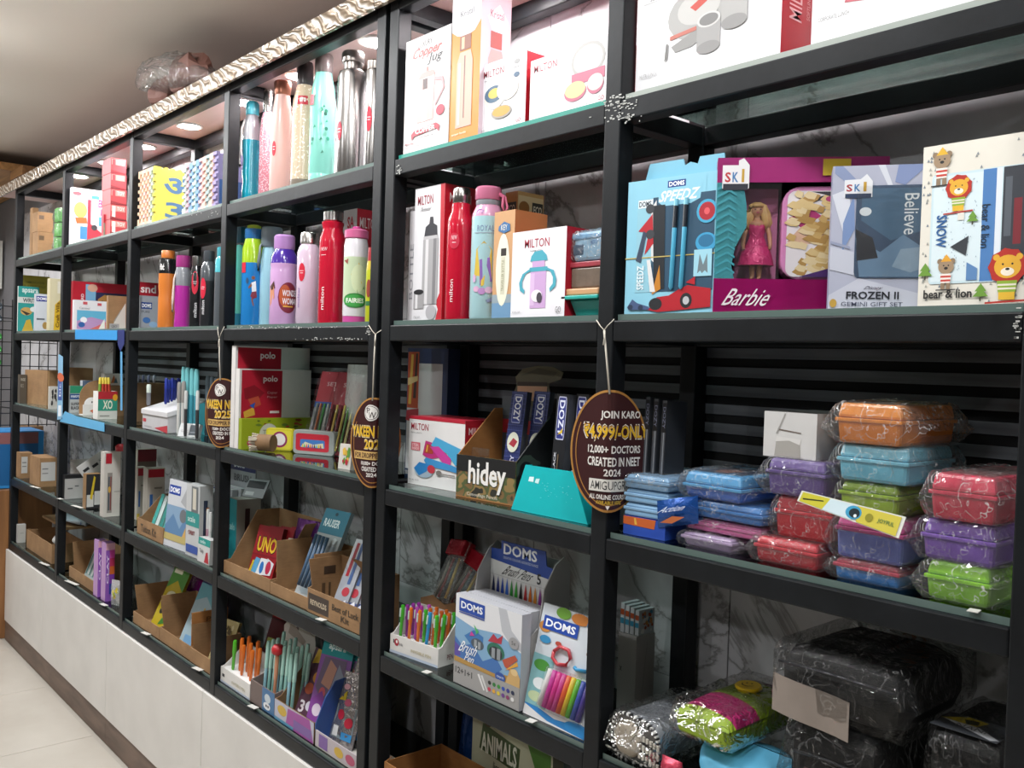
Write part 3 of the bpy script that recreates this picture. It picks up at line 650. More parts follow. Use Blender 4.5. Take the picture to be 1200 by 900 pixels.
# inner tray: pink lunch tin with a blonde pattern
INP = mat('#d88bbd', .3, coat=.3)
mb = MB(); rc = []
def rrect(x0, y0, x1, y1, r, n=5):
    out = []
    for cx, cy, a0 in ((x1-r, y1-r, 0), (x0+r, y1-r, 90), (x0+r, y0+r, 180), (x1-r, y0+r, 270)):
        for k in range(n+1):
            an = R(a0+90*k/n); out.append((cx+r*math.cos(an), cy+r*math.sin(an)))
    return out
tw = w_*.56; th = .60*h_; lt = thing('lunch_tin', 'pink rimmed lunch tin with a blonde swirl print in the doll box', 'lunch tin', (0, 0, 0)); lt.location = (p.x+math.cos(a_)*w_*.395-math.sin(a_)*.006, p.y+math.sin(a_)*w_*.395+math.cos(a_)*.006, p.z+.222*h_); lt.rotation_euler = (0, 0, a_)
MB().prism(rrect(0, 0, tw, th, .03), lambda a, b, c: (a, c, b), .004, .060, INP).build('tin_body', lt, bevel=.003)
def swirl(s0):
    rn = random.Random(s0); o = []
    for k in range(64):
        x = rn.uniform(.1, .55); y = .08+.84*k/64; r = rn.uniform(.05, .11)
        o.append(('P', [(x-r, y), (x-.3*r, y+.05), (x+r, y+.02), (x+.6*r, y-.04), (x-.3*r, y-.03)], rn.choice(['#c9a566', '#d9bd85', '#b38c4e', '#e3cda0'])))
    return o
printed([('P', rrect(.055, .03, .97, .95, .09), '#e6dfe2'), ('P', [(.3, .94), (.9, .94), (.9, .80)], '#35323a'), ('P', [(.1, .80), (.5, .92), (.6, .92), (.1, .74)], '#35323a'), ('P', [(.06, .40), (.25, .62), (.45, .60), (.5, .45), (.3, .38)], '#d9b095'), ('P', [(.07, .66), (.3, .76), (.42, .68), (.2, .56)], '#b0356f')]+swirl(3)+[('P', [(.2, .03), (.9, .03), (.9, .16), (.5, .12)], '#4a2a68'), ('E', .5, .86, .05, .03, '#b0356f')], lambda s, q, l: (s*tw, .003-l, q*th), 'printed_lid', lt)
# the doll
SKIN = mat('#c08a6a', .5); DRESS = m_foil('doll_dress', '#c2226a', .35, 60, .15); HAIR = mat('#cba368', .5, var=.2, scale=90)
dl = thing('doll', 'small doll with blonde hair in a pink dress inside the magenta box', 'doll', (p.x+math.cos(a_)*w_*.255-math.sin(a_)*.03, p.y+math.sin(a_)*w_*.255+math.cos(a_)*.03, p.z+.223*h_), a_)
H = .60*h_
mb = MB()
mb.lathe([(.006, .30*H), (.017, .34*H), (.014, .40*H), (.0105, .48*H), (.013, .55*H), (.016, .60*H), (.015, .63*H), (.006, .655*H), (.005, .69*H), (.010, .71*H), (.0125, .745*H), (.012, .79*H), (.008, .82*H), (.003, .83*H)], SKIN, 14, flat=.75)
for sx in (-1, 1):
    mb.tube([(sx*.006, 0, .32*H), (sx*.006, -.002, .17*H), (sx*.006, 0, .03*H), (sx*.006, -.006, .012*H)], [.0075, .006, .004, .004], SKIN, 8)
    mb.tube([(sx*.015, 0, .62*H), (sx*.021, -.001, .50*H), (sx*.023, -.006, .38*H), (sx*.022, -.008, .33*H)], [.005, .0042, .0034, .003], SKIN, 8)
mb.build('figure', dl, smooth=True)
MB().lathe([(.031, .155*H), (.029, .22*H), (.024, .32*H), (.017, .40*H), (.0125, .48*H), (.015, .55*H), (.0165, .60*H), (.014, .615*H)], DRESS, 20, flat=.7).build('dress', dl, smooth=True, auto=50)
hb = MB()
rn = random.Random(4)
for i in range(22):
    an = R(20+rn.uniform(0, 140))+PI*0; sx = -1 if i % 2 else 1
    x1 = sx*rn.uniform(.010, .022); y1 = rn.uniform(-.006, .010)
    hb.tube([(sx*.003, .002, .835*H), (sx*.011, y1*.6, .80*H), (x1*.9, y1, .72*H), (x1*1.1, y1-.003, .62*H), (x1*.95, y1, .55*H)], [.004, .005, .0055, .005, .002], HAIR, 6)
hb.lathe([(.012, .79*H), (.0115, .82*H), (.006, .845*H), (.001, .85*H)], HAIR, 12).build('hair', dl, smooth=True)
ex = [('E', -.0045, .762*H, .0016, .001, '#3a2f2a'), ('E', .0045, .762*H, .0016, .001, '#3a2f2a'), ('E', 0, .728*H, .003, .001, '#b0405a')]
printed(ex, lambda s, q, l: (s, -.0098-l, q), 'face_paint', dl)
MB().box(.125*w_, .001, .224*h_, w_*.385, .0016, .838*h_, FILM3).build('window_film', t)
MB().box(.125*w_, .055, .225*h_, w_*.385, .058, .838*h_, mat('#d77fb0', .5)).build('inner_card', t)
# blue gift set
p, w_, h_, a_ = solve('L2', (970, 'y', .035), (1096, 't', 191.5), 195)
t = box_m('gift_set_box', 'icy pale blue gift set box with a picture window', 'gift box', p, w_, .05, h_, a_, front='#b9bdd0', side='#9aa3bd', rough=.35, fp=[
    ('P', [(.1, 1), (.3, .86), (.28, .80), (.02, .95), (.02, 1)], '#8f9dc0'), ('P', [(.45, 1), (.55, .86), (.60, .86), (.52, 1)], '#dfe3ee'), ('P', [(.65, 1), (.62, .88), (.72, .86), (.95, 1)], '#8898c2'), ('P', [(.0, .80), (.14, .50), (.22, .60), (.16, .84)], '#dfe3ee'), ('P', [(.12, .40), (.24, .56), (.22, .80), (.12, .60)], '#7f97c4'), ('P', [(.0, .1), (.3, .22), (1, .10), (1, 0), (0, 0)], '#cfd2e0'), ('P', [(0, .28), (.25, .24), (.24, .40), (0, .44)], '#ccd0de'), ('P', [(0, .46), (.2, .42), (.2, .44), (0, .48)], '#9aa3bd'),
    ('P', rrect(.245, .22, .99, .86, .05), '#3f5470'), ('P', [(.30, .84), (.97, .84), (.97, .56), (.60, .48), (.30, .62)], '#4f6f8c'), ('P', [(.25, .50), (.5, .40), (.72, .52), (.98, .40), (.98, .23), (.3, .23)], '#6f8fae'), ('P', [(.25, .56), (.42, .50), (.48, .36), (.27, .34)], '#2d3038'), ('P', [(.62, .30), (.8, .26), (.97, .30), (.97, .44), (.7, .42)], '#94adc4'), ('E', .34, .68, .06, .03, '#e6eef4'),
    ('T', 'Believe', .72, .52, .86, .80, '#e9f0f5', 270), ('P', [(.12, .80), (.12, .90), (.28, .905), (.34, .94), (.40, .89), (.40, .78), (.12, .78)], '#eef0f5'), ('R', .13, .775, .39, .805, '#2f3f5c'), ('B', 'S', .14, .82, .20, .87, '#b04048'), ('B', 'K', .22, .82, .28, .87, '#4a7fb5'), ('B', 'I', .31, .82, .34, .885, '#c9a03a'),
    ('T', 'Disney', .36, .135, .53, .165, '#3a3a4a', 0, .3), ('B', 'FROZEN II', .18, .075, .70, .128, '#25272f'), ('T', 'GEMINI GIFT SET', .13, .025, .74, .055, '#4a4f63'), ('E', .05, .045, .035, .03, '#c9a24a')])
MB().box(.25*w_, -.0030, .225*h_, .985*w_, -.0024, .855*h_, FILM3).build('window_film', t)
# bear and lion gift set
p, w_, h_, a_ = solve('L2', (1075, 'y', .022), (1206, 'y', .022), 173)
w_ = min(w_, POST['H']-.004-p.x)
def bearface(cx, cy, r, hat='#e0b23a'):
    return [('E', cx-.8*r, cy+.7*r, .35*r, .35*r*1., '#8f7a63'), ('E', cx+.8*r, cy+.7*r, .35*r, .35*r, '#8f7a63'), ('E', cx, cy, r, r*.95, '#a18a70'), ('P', [(cx-.7*r, cy+.65*r), (cx, cy+1.6*r), (cx+.7*r, cy+.65*r)], hat), ('E', cx-.3*r, cy+.15*r, .1*r, .1*r, DK), ('E', cx+.3*r, cy+.15*r, .1*r, .1*r, DK), ('E', cx, cy-.2*r, .25*r, .18*r, DK),
            ('P', [(cx-.7*r, cy-.9*r), (cx+.7*r, cy-.9*r), (cx+.6*r, cy-2.1*r), (cx-.6*r, cy-2.1*r)], '#efe6de'), ('R', cx-.65*r, cy-1.4*r, cx+.65*r, cy-1.15*r, '#c4473f'), ('R', cx-.62*r, cy-1.9*r, cx+.62*r, cy-1.65*r, '#c4473f'), ('R', cx-.6*r, cy-2.9*r, cx-.1*r, cy-2.1*r, '#8f7a63'), ('R', cx+.1*r, cy-2.9*r, cx+.6*r, cy-2.1*r, '#8f7a63'), ('R', cx-1.2*r, cy-3.05*r, cx+1.3*r, cy-2.9*r, '#3a3a3a')]
def lionface(cx, cy, r):
    mane = [(cx+1.35*r*(1+.1*(k % 2))*math.cos(2*PI*k/18), cy+1.35*r*(1+.1*(k % 2))*math.sin(2*PI*k/18)) for k in range(18)]
    return [('P', mane, '#b5352c'), ('E', cx, cy, r, r*.92, '#e3ad3c'), ('E', cx-.85*r, cy+.75*r, .25*r, .25*r, '#e3ad3c'), ('E', cx+.85*r, cy+.75*r, .25*r, .25*r, '#e3ad3c'), ('E', cx, cy-.4*r, .5*r, .33*r, '#f3ead8'), ('E', cx, cy-.2*r, .16*r, .1*r, DK), ('E', cx-.35*r, cy+.2*r, .08*r, .08*r, DK), ('E', cx+.35*r, cy+.2*r, .08*r, .08*r, DK),
            ('P', [(cx-.75*r, cy-1.1*r), (cx+.75*r, cy-1.1*r), (cx+.65*r, cy-2.0*r), (cx-.65*r, cy-2.0*r)], '#8fae3f'), ('R', cx-.7*r, cy-1.5*r, cx+.7*r, cy-1.35*r, '#e9e3cf'), ('R', cx-.68*r, cy-1.8*r, cx+.68*r, cy-1.65*r, '#e9e3cf'), ('R', cx-.6*r, cy-2.6*r, cx+.6*r, cy-2.0*r, '#e3b73c'), ('P', [(cx-1.6*r, cy-2.75*r), (cx+1.6*r, cy-2.6*r), (cx+1.6*r, cy-2.75*r), (cx-1.6*r, cy-2.9*r)], '#b5352c')]
def tree2(cx, cy, r): return [('R', cx-.12*r, cy-1.3*r, cx+.12*r, cy-.6*r, '#4a4a3a'), ('P', [(cx-r, cy-.7*r), (cx+r, cy-.7*r), (cx, cy+.5*r)], '#6f9a3e'), ('P', [(cx-.75*r, cy), (cx+.75*r, cy), (cx, cy+1.1*r)], '#6f9a3e')]
asp = w_/h_
def fixasp(shapes):     # pictures drawn with equal units both ways (unit = box height)
    out = []
    for s_ in shapes:
        if s_[0] == 'E': out.append(('E', s_[1]/asp, s_[2], s_[3]/asp, s_[4], s_[5]))
        elif s_[0] == 'R': out.append(('R', s_[1]/asp, s_[2], s_[3]/asp, s_[4], s_[5]))
        elif s_[0] == 'P': out.append(('P', [(x/asp, y) for x, y in s_[1]], s_[2]))
    return out
rn = random.Random(9); dots = []
for k in range(46):
    x, y = rn.uniform(.02, .98), rn.choice([rn.uniform(.02, .14), rn.uniform(.80, .98), rn.uniform(.14, .8)])
    if .14 < y < .8 and x > .10: x = rn.uniform(.02, .09)
    dots.append(('P', [(x-.012, y-.008), (x+.012, y-.008), (x, y+.010)], rn.choice(['#8a8f8f', '#a5a79f', '#7f8a94'])))
snow = [('P', [(x, y), (x+.008, y), (x+.004, y+.01)], '#7f94a8') for x, y in [(rn.uniform(.2, .55), rn.uniform(.18, .76)) for _ in range(60)]]
box_m('gift_set_box', 'cream bear and lion gift set box with skiing animals, at the right post', 'gift box', p, w_, .05, h_, 0, front='#e3dfd3', side='#cfcabd', fp=dots+[
    ('P', rrect(.10, .135, .97, .815, .03), '#c9dfe6'), ('R', .12, .15, .60, .80, '#d9e9ee'), ('R', .58, .14, .72, .81, '#4f7fb8'), ('R', .70, .14, .75, .81, '#dfe6ee'), ('R', .76, .14, .965, .81, '#3d4148'), ('R', .86, .35, .93, .62, '#7f3038'), ('R', .78, .40, .84, .75, '#5a6068')]+snow+[
    ('B', 'SNOW', .16, .36, .26, .56, '#2f5f98', 270), ('T', 'bear & lion', .58, .34, .655, .60, '#26323c', 270), ('P', [(.46, .15), (.56, .15), (.56, .22), (.46, .26)], '#5f88b8'), ('P', [(.30, .36), (.45, .30), (.47, .42)], '#3a3f45'), ('P', [(.36, .52), (.36, .60), (.42, .60), (.42, .52)], '#e3e0d6'), ('B', 'bear & lion', .06, .045, .52, .10, '#2b2b2b')]
    + fixasp(bearface(.19*asp, .90, .052))+fixasp(lionface(.36*asp, .72, .055))+fixasp(bearface(.27*asp, .24, .048, '#e3a53a'))+fixasp(lionface(.83*asp, .22, .075))+fixasp(tree2(.07*asp, .22, .045))+fixasp(tree2(.60*asp, .08, .045))+fixasp(tree2(.50*asp, .53, .035)))

# ================================================================== third row, right bays
def tray(name, label, cat, loc, w, d, hf, hb, a=0., m=None, inner=None, fp=None, sp=None, group=None, th=.003, back=None, notch=.35):
    """open carton display tray: low front lip, sloped sides, high back"""
    m = m or KRAFT; t = thing(name, label, cat, loc, a, 0, group)
    MB().box(0, 0, 0, w, d, th, inner or m).build('bottom', t)
    MB().box(0, 0, th, w, th, hf, m).build('front_lip', t)
    prof = [(th, th), (d-th, th), (d-th, hb), (d*(1-notch), hb), (d*.12, hf*1.05), (th, hf)]
    for x in (0, w-th):
        MB().prism(prof, lambda q, z, c: (c, q, z), x, x+th, m).build('side_panel', t)
    MB().box(0, d-th, th, w, d, back or hb, m).build('back_panel', t)
    if fp: printed(fp, lambda s, q, l: (s*w, -l, q*hf), 'printed_front', t)
    if sp: printed(sp, lambda s, q, l: (w+l, s*d, q*hb), 'printed_side', t)
    return t
def place(o, x, y, z): return o.matrix_basis @ Vector((x, y, z)) if False else Vector(o.location)+Matrix.Rotation(o.rotation_euler[2], 3, 'Z') @ Vector((x, y, z))
# poster-like box at the back
p = Vector((x_at(474, .20, LV['L3r']), .20, LV['L3r']))
w_ = x_at(521, .20, LV['L3r'])-p.x; h_ = z_at(408, p.x, .2)-p.z
w_ = min(w_, .2)
t = box_m('craft_box', 'navy bordered white craft box standing behind the lunch box carton', 'box', p, w_, .04, h_, 0, front='#27365c', side='#22304f', fp=[('R', .02, .03, .88, .88, '#c9c9cb'), ('R', .02, .52, .30, .97, '#b24a22'), ('P', [(.05, .55), (.10, .95), (.16, .95), (.12, .55)], '#d9b04a'), ('P', [(.17, .60), (.22, .96), (.27, .96), (.24, .60)], '#3a2a22'), ('P', [(.03, .7), (.28, .74), (.28, .78), (.03, .76)], '#e3c98a'), ('P', [(0, .42), (.02, .50), (.32, .52), (.32, .40)], '#a5333f'), ('R', .1, .28, .8, .33, '#8a2f2c'), ('R', .2, .33, .26, .38, '#8a2f2c'), ('R', .45, .33, .52, .39, '#8a2f2c')])
p, w_, h_, a_ = solve('L3r', (471, 564.5), (535, 576.5), 486)
p.x = max(p.x, POST['F']+S+.004)
box_m('lunch_box_carton', 'white carton with red lid edge picturing pink and blue lunch boxes', 'box', p, w_, .115, h_, a_, front='#dedddc', side='#a01c2c', top='#b02236', fp=[
    ('R', 0, .955, 1, 1, '#b02236'), ('T', 'MILTON', .04, .80, .36, .90, '#a32539'), ('T', 'KIDS LUNCH', .04, .75, .24, .77, GRY), ('R', .05, .50, .22, .62, '#c9606c'), ('T', 'STEEL', .07, .56, .2, .60, '#f4e3e3'), ('T', 'INSIDE', .07, .51, .2, .55, '#f4e3e3'),
    ('P', [(.27, .45), (.32, .66), (.60, .62), (.60, .45), (.40, .40)], '#b9347a'), ('P', [(.30, .48), (.34, .62), (.46, .60), (.46, .48)], '#a8452f'), ('P', [(.33, .50), (.35, .60), (.37, .60), (.36, .50)], '#d9a34a'), ('P', [(.42, .60), (.50, .73), (.95, .60), (.98, .38), (.86, .36), (.70, .52)], '#4aa3cf'), ('P', [(.40, .58), (.56, .60), (.78, .45), (.78, .36), (.66, .36)], '#c23f96'), ('P', [(.30, .38), (.34, .42), (.80, .36), (.94, .33), (.92, .26), (.70, .28), (.36, .30)], '#3f8fc9'),
    ('E', .30, .22, .17, .10, '#9fb3c2'), ('P', [(.12, .24), (.22, .34), (.42, .32), (.36, .22), (.22, .14)], '#2f7fc0'), ('E', .44, .26, .07, .06, '#c23a4a'), ('E', .58, .22, .05, .04, '#77736f'), ('R', .60, .205, .86, .222, '#8a8682'), ('T', '750 ML BOX', .03, .06, .22, .08, GRY)],
    sp=[('T', 'MILTON', .1, .8, .7, .9, '#e9c9cc')])
# camouflage pencil display
p, w_, h_, a_ = solve('L3r', (534, 581), (603, 593.5), 532)
CAMO = m_camo('camouflage_print', ['#3b3a2c', '#7a5f3a', '#4f5a35', '#8f7648', '#2f2e26'], 26); CAMK = m_camo('dark_camouflage', ['#16181a', '#1d2021', '#3f4f46', '#15171a'], 12)
t = thing('pencil_display', 'open kraft pencil display box with a camouflage front and a beret cut-out header', 'display box', p, a_)
d_ = .15; hb = .205
MB().box(0, 0, 0, w_, d_, .003, KRAFT2).build('bottom', t)
MB().box(0, 0, .003, w_, .003, h_, CAMO).build('front_lip', t)
prof = [(.003, .003), (d_-.003, .003), (d_-.003, hb), (d_*.8, hb), (.003, h_)]
MB().prism(prof, lambda q, z, c: (c, q, z), 0, .003, KRAFT2).build('side_panel', t)
MB().prism(prof, lambda q, z, c: (c, q, z), w_-.003, w_, CAMK).build('side_panel', t)
MB().box(0, d_-.003, .003, w_, d_, hb+.03, mat('#4a4f54', .6)).build('back_panel', t)
printed([('R', .0, .62, 1, 1, '#1d1e1f'), ('B', 'hidey', .20, .16, .86, .92, '#1b1c1d'), ('B', 'hidey', .215, .19, .85, .90, '#eceae6'), ('T', 'Camouflage Pencils', .20, .05, .72, .15, '#d9d2c0')], lambda s, q, l: (s*w_, -l, q*h_), 'printed_front', t)
printed([('R', .02, .62, .98, .76, '#b02a36'), ('R', 0, .8, 1, 1, '#5a6066')], lambda s, q, l: (s*w_, d_-.0035-l, q*(hb+.03)), 'printed_back', t)
o = MB().prism([(.05, 0), (.15, 0), (.16, .03), (.152, .055), (.19, .066), (.197, .082), (.165, .094), (.115, .096), (.07, .088), (.045, .066), (.052, .05), (.042, .03)], lambda q, z, c: (q, d_-.004+c, hb+.02+z-.01), -.004, -.0015, mat('#5f5a48', .7)).build('header_cutout', t)
printed([('P', [(.055, .012), (.148, .012), (.15, .048), (.054, .046)], '#c79a7c'), ('P', [(.054, .046), (.15, .05), (.15, .058), (.054, .056)], '#3a2f28'), ('R', .075, .026, .090, .030, '#3a2f28'), ('R', .112, .026, .127, .030, '#3a2f28'), ('P', [(.06, .07), (.12, .09), (.18, .082), (.17, .072), (.1, .078)], '#4a4638')], lambda q, z, l: (q, d_-.0082-l, hb+.01+z), 'printed_header', t)
MB().box(.018, .03, .07, .075, .032, .115, FILM3).build('clear_divider', t)
# pencil boxes
NAVY = '#2c3566'
def pencil_box(label, x, y, z, w, d, h, a, tilt, fp, group=None, front=NAVY, side='#3a3d44'):
    return box_m('pencil_box', label, 'pencil box', (x, y, z), w, d, h, a, tilt, front=front, side=side, fp=fp, group=group, rough=.3)
gridp = [('R', .02+.12*k, 0, .035+.12*k, 1, '#4a5590') for k in range(9)]+[('R', 0, .03+.05*k, 1, .036+.05*k, '#4a5590') for k in range(20)]
dz = [('P', rrect(.2, .70, .82, .97, .06), '#8f96c4'), ('P', rrect(.23, .71, .79, .96, .06), '#2c3a86'), ('B', 'DOZY', .30, .72, .74, .95, '#e6e9f2', 270), ('E', .5, .52, .38, .095, '#d9dbc8'), ('P', [(.25, .50), (.5, .56), (.8, .53), (.6, .47)], '#a83340')]
for k, (uu, vv, lb, yy) in enumerate(((590, 459, 'navy grid-pattern pencil box leaning in the camouflage display', .055), (616.5, 459.5, 'second navy grid-pattern pencil box, tucked behind the first', .075))):
    q = place(t, .088+.052*k, yy, .0045)
    pencil_box(lb, q.x, q.y, q.z, .048, .016, z_at(457, q.x, q.y+.03)-q.z, a_, 8, gridp+dz+[('B', 'SPEED', .12, .06, .32, .34, '#e3c43a', 90), ('B', 'DOZY', .45, .2, .7, .4, '#c9cbe0', 90)])
# black pencil boxes in a row behind the turquoise tray and beyond the post
bl = [('P', rrect(.14, .62, .86, .98, .08), '#b9bcd6'), ('P', rrect(.18, .63, .82, .97, .08), '#27307a'), ('B', 'DOZY', .28, .65, .74, .95, '#dfe3f2', 270), ('P', [(.3, .66), (.7, .72), (.7, .68)], '#d9b82f'), ('B', 'PENCIL BLACK', .16, .12, .34, .52, '#c9cbd2', 90), ('R', .48, .1, .56, .50, '#6b5a44'), ('B', 'SUPER', .72, .05, .88, .28, '#7fa0e0', 90)]
z3 = LV['L3r']
for k, u in enumerate((641, 663)):
    y = .055+.01*k; x = x_at(u, y, z3); 
    pencil_box(('black pencil box standing behind the turquoise tray', 'black pencil box partly hidden by the oval sign')[k], x, y, z3, .042, .018, z_at(461, x, y)-z3, R(-8), 4, bl, front='#191b20', side='#43464c')
for k, u in enumerate((748, 757.5, 767.5)):
    y = .07; x = x_at(u, y, z3); hh = z_at(465+2*k, x, y)-z3
    pencil_box(('first', 'second', 'third')[k]+' of three grey-edged pencil boxes right of the oval sign', x, y, z3, .012, .06, hh, 0, 2, [('R', .2, .0, .9, 1, '#4a4d52'), ('R', .55, .05, .7, .95, '#8b8e92'), ('P', rrect(.2, .76, .95, .98, .05), '#17181c'), ('T', 'DOZY', .3, .79, .85, .95, '#6a6d80', 270)], front='#26282c', side='#33363b')
# turquoise tray
p, w_, h_, a_ = solve('L3r', (599, 596.5), (691, 614.5), 552)
a_ = a_*.5; w_ = min(w_, -.006-p.x)
TQ = mat('#17b3b8', .25, coat=.4, var=.05)
t = thing('pen_tray', 'turquoise plastic desk tray with sloping sides, empty, before the middle post', 'tray', p, a_)
mb = MB(); i1, i2 = .028, w_-.055; hh = h_+.016
mb.hexa([(0, 0, 0), (w_, 0, 0), (w_, .003, 0), (0, .003, 0)], [(i1, .012, hh), (i2, .012, hh), (i2, .015, hh), (i1, .015, hh)], TQ)
mb.build('front_panel', t)
MB().box(.004, .003, 0, w_-.004, .03, .003, TQ).build('bottom', t)
MB().hexa([(0, .0035, 0), (.003, .0035, 0), (.003, .03, 0), (0, .03, 0)], [(i1, .0155, hh), (i1+.003, .0155, hh), (i1+.003, .03, hh), (i1, .03, hh)], TQ).build('side_panel', t)
MB().hexa([(w_-.003, .0035, 0), (w_, .0035, 0), (w_, .03, 0), (w_-.003, .03, 0)], [(i2-.003, .0155, hh), (i2, .0155, hh), (i2, .03, hh), (i2-.003, .03, hh)], TQ).build('side_panel', t)
printed([('P', [(.20, .76), (.26, .77), (.26, .66), (.19, .66)], '#d9f2f2'), ('P', [(.29, .74), (.34, .75), (.33, .64), (.28, .65)], '#c4eaea')]+scatter(.3, .35, .8, .7, ['#7fdada', '#5fd0d2'], 26, 3, .012, .6), lambda s, q, l: (s*w_, .012*q-l, q*hh), 'scuff_marks', t)

# hanging oval price signs
MAR = mat('#3b1a1c', .35, coat=.3); GOLD = mat('#b98546', .4, .3)
A1 = R(9); BEND = [R(80)]
def bend(s_, y, z):                       # the board is bent back round the corner of its post
    r = .010; A2 = BEND[0]
    if s_ <= -r: return (s_*math.cos(A1)-y*math.sin(A1), s_*math.sin(A1)+y*math.cos(A1), z)
    k = min(1., (s_+r)/(2*r)); an = A1+(A2-A1)*k
    x0, y0 = -r*math.cos(A1), -r*math.sin(A1); n = 8; st = (min(s_, r)+r)/n
    for i in range(n):
        q = A1+(A2-A1)*k*(i+.5)/n; x0 += st*math.cos(q); y0 += st*math.sin(q)
    if s_ > r: x0 += (s_-r)*math.cos(A2); y0 += (s_-r)*math.sin(A2)
    return (x0-y*math.sin(an), y0+y*math.cos(an), z)
def sign(label, cx, cy, cz, rx, rz, prints, string_top):
    t = thing('hanging_sign', label, 'sign', (cx, cy, cz), 0, 0, 'oval maroon price signs')
    n = 44; xs = [-rx*math.cos(PI*k/n) for k in range(n+1)]
    def hz(x, q=0): return (rz-q)*math.sqrt(max(0, 1-(x/(rx-q))**2)) if abs(x) < rx-q else 0
    mb = MB()
    for sd, yy in ((1, -.0012), (-1, .0012)):
        vs = [bend(x, yy, -hz(x)) for x in xs]+[bend(x, yy, hz(x)) for x in xs]
        f = [(i, i+1, n+2+i, n+1+i) for i in range(n)]
        mb.add(vs, f if sd > 0 else [tuple(reversed(q)) for q in f], MAR)
    for sg in (-1, 1):
        vs = [bend(x, -.0012, sg*hz(x)) for x in xs]+[bend(x, .0012, sg*hz(x)) for x in xs]
        mb.add(vs, [(i, i+1, n+2+i, n+1+i) for i in range(n)], GOLD)
    bd = mb.build('board', t)
    N = 72
    def ring(r0, r1, k0, k1, nm):
        mb = MB(); vs = []
        for k in range(k0, k1+1):
            c, s_ = math.cos(2*PI*k/N), math.sin(2*PI*k/N)
            vs += [bend((rx-r0)*c, -.0016, (rz-r0)*s_), bend((rx-r1)*c, -.0018, (rz-r1)*s_)]
        mb.add(vs, [(2*k, 2*k+2, 2*k+3, 2*k+1) for k in range(k1-k0)], GOLD).build(nm, bd)
    ring(0, .0045, 0, N, 'gold_rim'); ring(.012, .0142, 30, 62, 'gold_arc')
    printed(prints, lambda s, q, l: bend(s*rx, -.0016-l, q*rz), 'printed_text', bd, nx=14)
    return t, [Vector(q)-Vector((cx, cy, cz)) for q in string_top]
STR = mat('#cfc9bb', .8, var=.15)
def strings(t, pts, rx, rz, r=.0014):
    a, b, knot = pts; e = Vector((0, -.003, rz-.008))
    mb = MB().tube([a, a*.4+knot*.6+Vector((0, -.002, 0)), knot], r*.7, STR, 6); mb.build('string', t, smooth=True)
    MB().tube([b, b*.4+knot*.6+Vector((0, -.002, 0)), knot], r*.7, STR, 6).build('string', t, smooth=True)
    MB().tube([knot, knot*.6+e*.4+Vector((.002, -.002, 0)), e], r*1.4, STR, 6).build('string', t, smooth=True)
    MB().tube([knot+Vector((.002, -.001, 0)), knot+Vector((.006, -.004, -.014)), knot+Vector((.003, -.004, -.028))], r*1.2, STR, 6).build('string', t, smooth=True)
Y_ = '#e0b42a'
gx, gz = .045, z_at(529, .045, 0)
def sp_(u, v, y=-.004): return on_y(u, v, y)
t, s_ = sign('hanging maroon oval sign offering 4,999 on a string, at the middle post', gx, -.005, gz, .088, .116, [
    ('B', 'JOIN KARO', -.22, .50, .78, .66, '#e6e2dc'), ('B', '₹4,999/-ONLY', -.665, .14, 1.02, .46, '#e9e2d2'), ('B', '₹4,999/-ONLY', -.645, .165, 1.0, .44, '#7a2f12'), ('B', '₹4,999/-ONLY', -.635, .18, .99, .425, Y_),
    ('B', '12,000+ DOCTORS', -.52, -.06, .80, .09, '#e6e2dc'), ('B', 'CREATED IN NEET', -.52, -.25, .80, -.10, '#e6e2dc'), ('B', '2024', -.10, -.41, .28, -.29, '#e6e2dc'), ('R', -.46, -.66, .70, -.46, '#d9d6cf'), ('T', 'AMIGUPGRAD', -.42, -.63, .64, -.49, '#3a3a3a'), ('B', 'ALL ONLINE COURSES', -.44, -.79, .46, -.71, '#e6e2dc'), ('B', 'AVAILABLE HERE', -.26, -.87, .3, -.81, '#c9a53a'), ('P', [(-.04, -.89), (.04, -.89), (.0, -.96)], '#e6e2dc')], [sp_(699, 375), sp_(720, 374), sp_(708, 387, -.01)])
strings(t, s_, .088, .116)
def yak(t): return [('B', 'YAKEEN NEET', -.93, .10, .74, .38, '#d9c9a2'), ('B', 'YAKEEN NEET', -.91, .12, .72, .36, '#8a5a12'), ('B', 'YAKEEN NEET', -.90, .125, .715, .355, Y_), ('B', '2025', -.34, -.16, .38, .08, '#d9c9a2'), ('B', '2025', -.32, -.14, .36, .06, Y_), ('R', -.78, -.38, .66, -.20, '#c9a565'), ('B', 'FOR DROPPER NEET', -.74, -.35, .62, -.23, '#3a1a1c'), ('B', '10,000+ DOCTORS', -.45, -.52, .60, -.42, '#e6e2dc'), ('B', 'CREATED IN NEET', -.42, -.64, .60, -.54, '#e6e2dc'), ('B', '2024', -.2, -.76, .12, -.67, '#e6e2dc'), ('E', -.10, .66, .25, .18, '#e2dfda'), ('E', -.10, .66, .22, .155, '#3a1a1c'), ('E', -.10, .66, .205, .143, '#e2dfda'), ('T', 'P', -.24, .65, -.10, .77, '#2a1a1a'), ('T', 'W', -.15, .54, .06, .68, '#2a1a1a')]
ex = POST['E']+S+.0035; BEND[0] = R(90)
t, s_ = sign('hanging maroon oval sign with a round white emblem, at the double post', ex, -.006, z_at(519, ex, 0), .083, .116, yak(0), [sp_(432, 381), sp_(447, 387), sp_(440, 392, -.008)])
strings(t, s_, .09, .116)
dx = POST['D']+S+.006; BEND[0] = R(80)
t, s_ = sign('hanging maroon oval sign half hidden by the white paper ream', dx, -.006, z_at(484, dx, 0), .088, .116, yak(1), [sp_(255, 383), sp_(263, 382.5), sp_(257, 397, -.008)])
strings(t, s_, .088, .116)

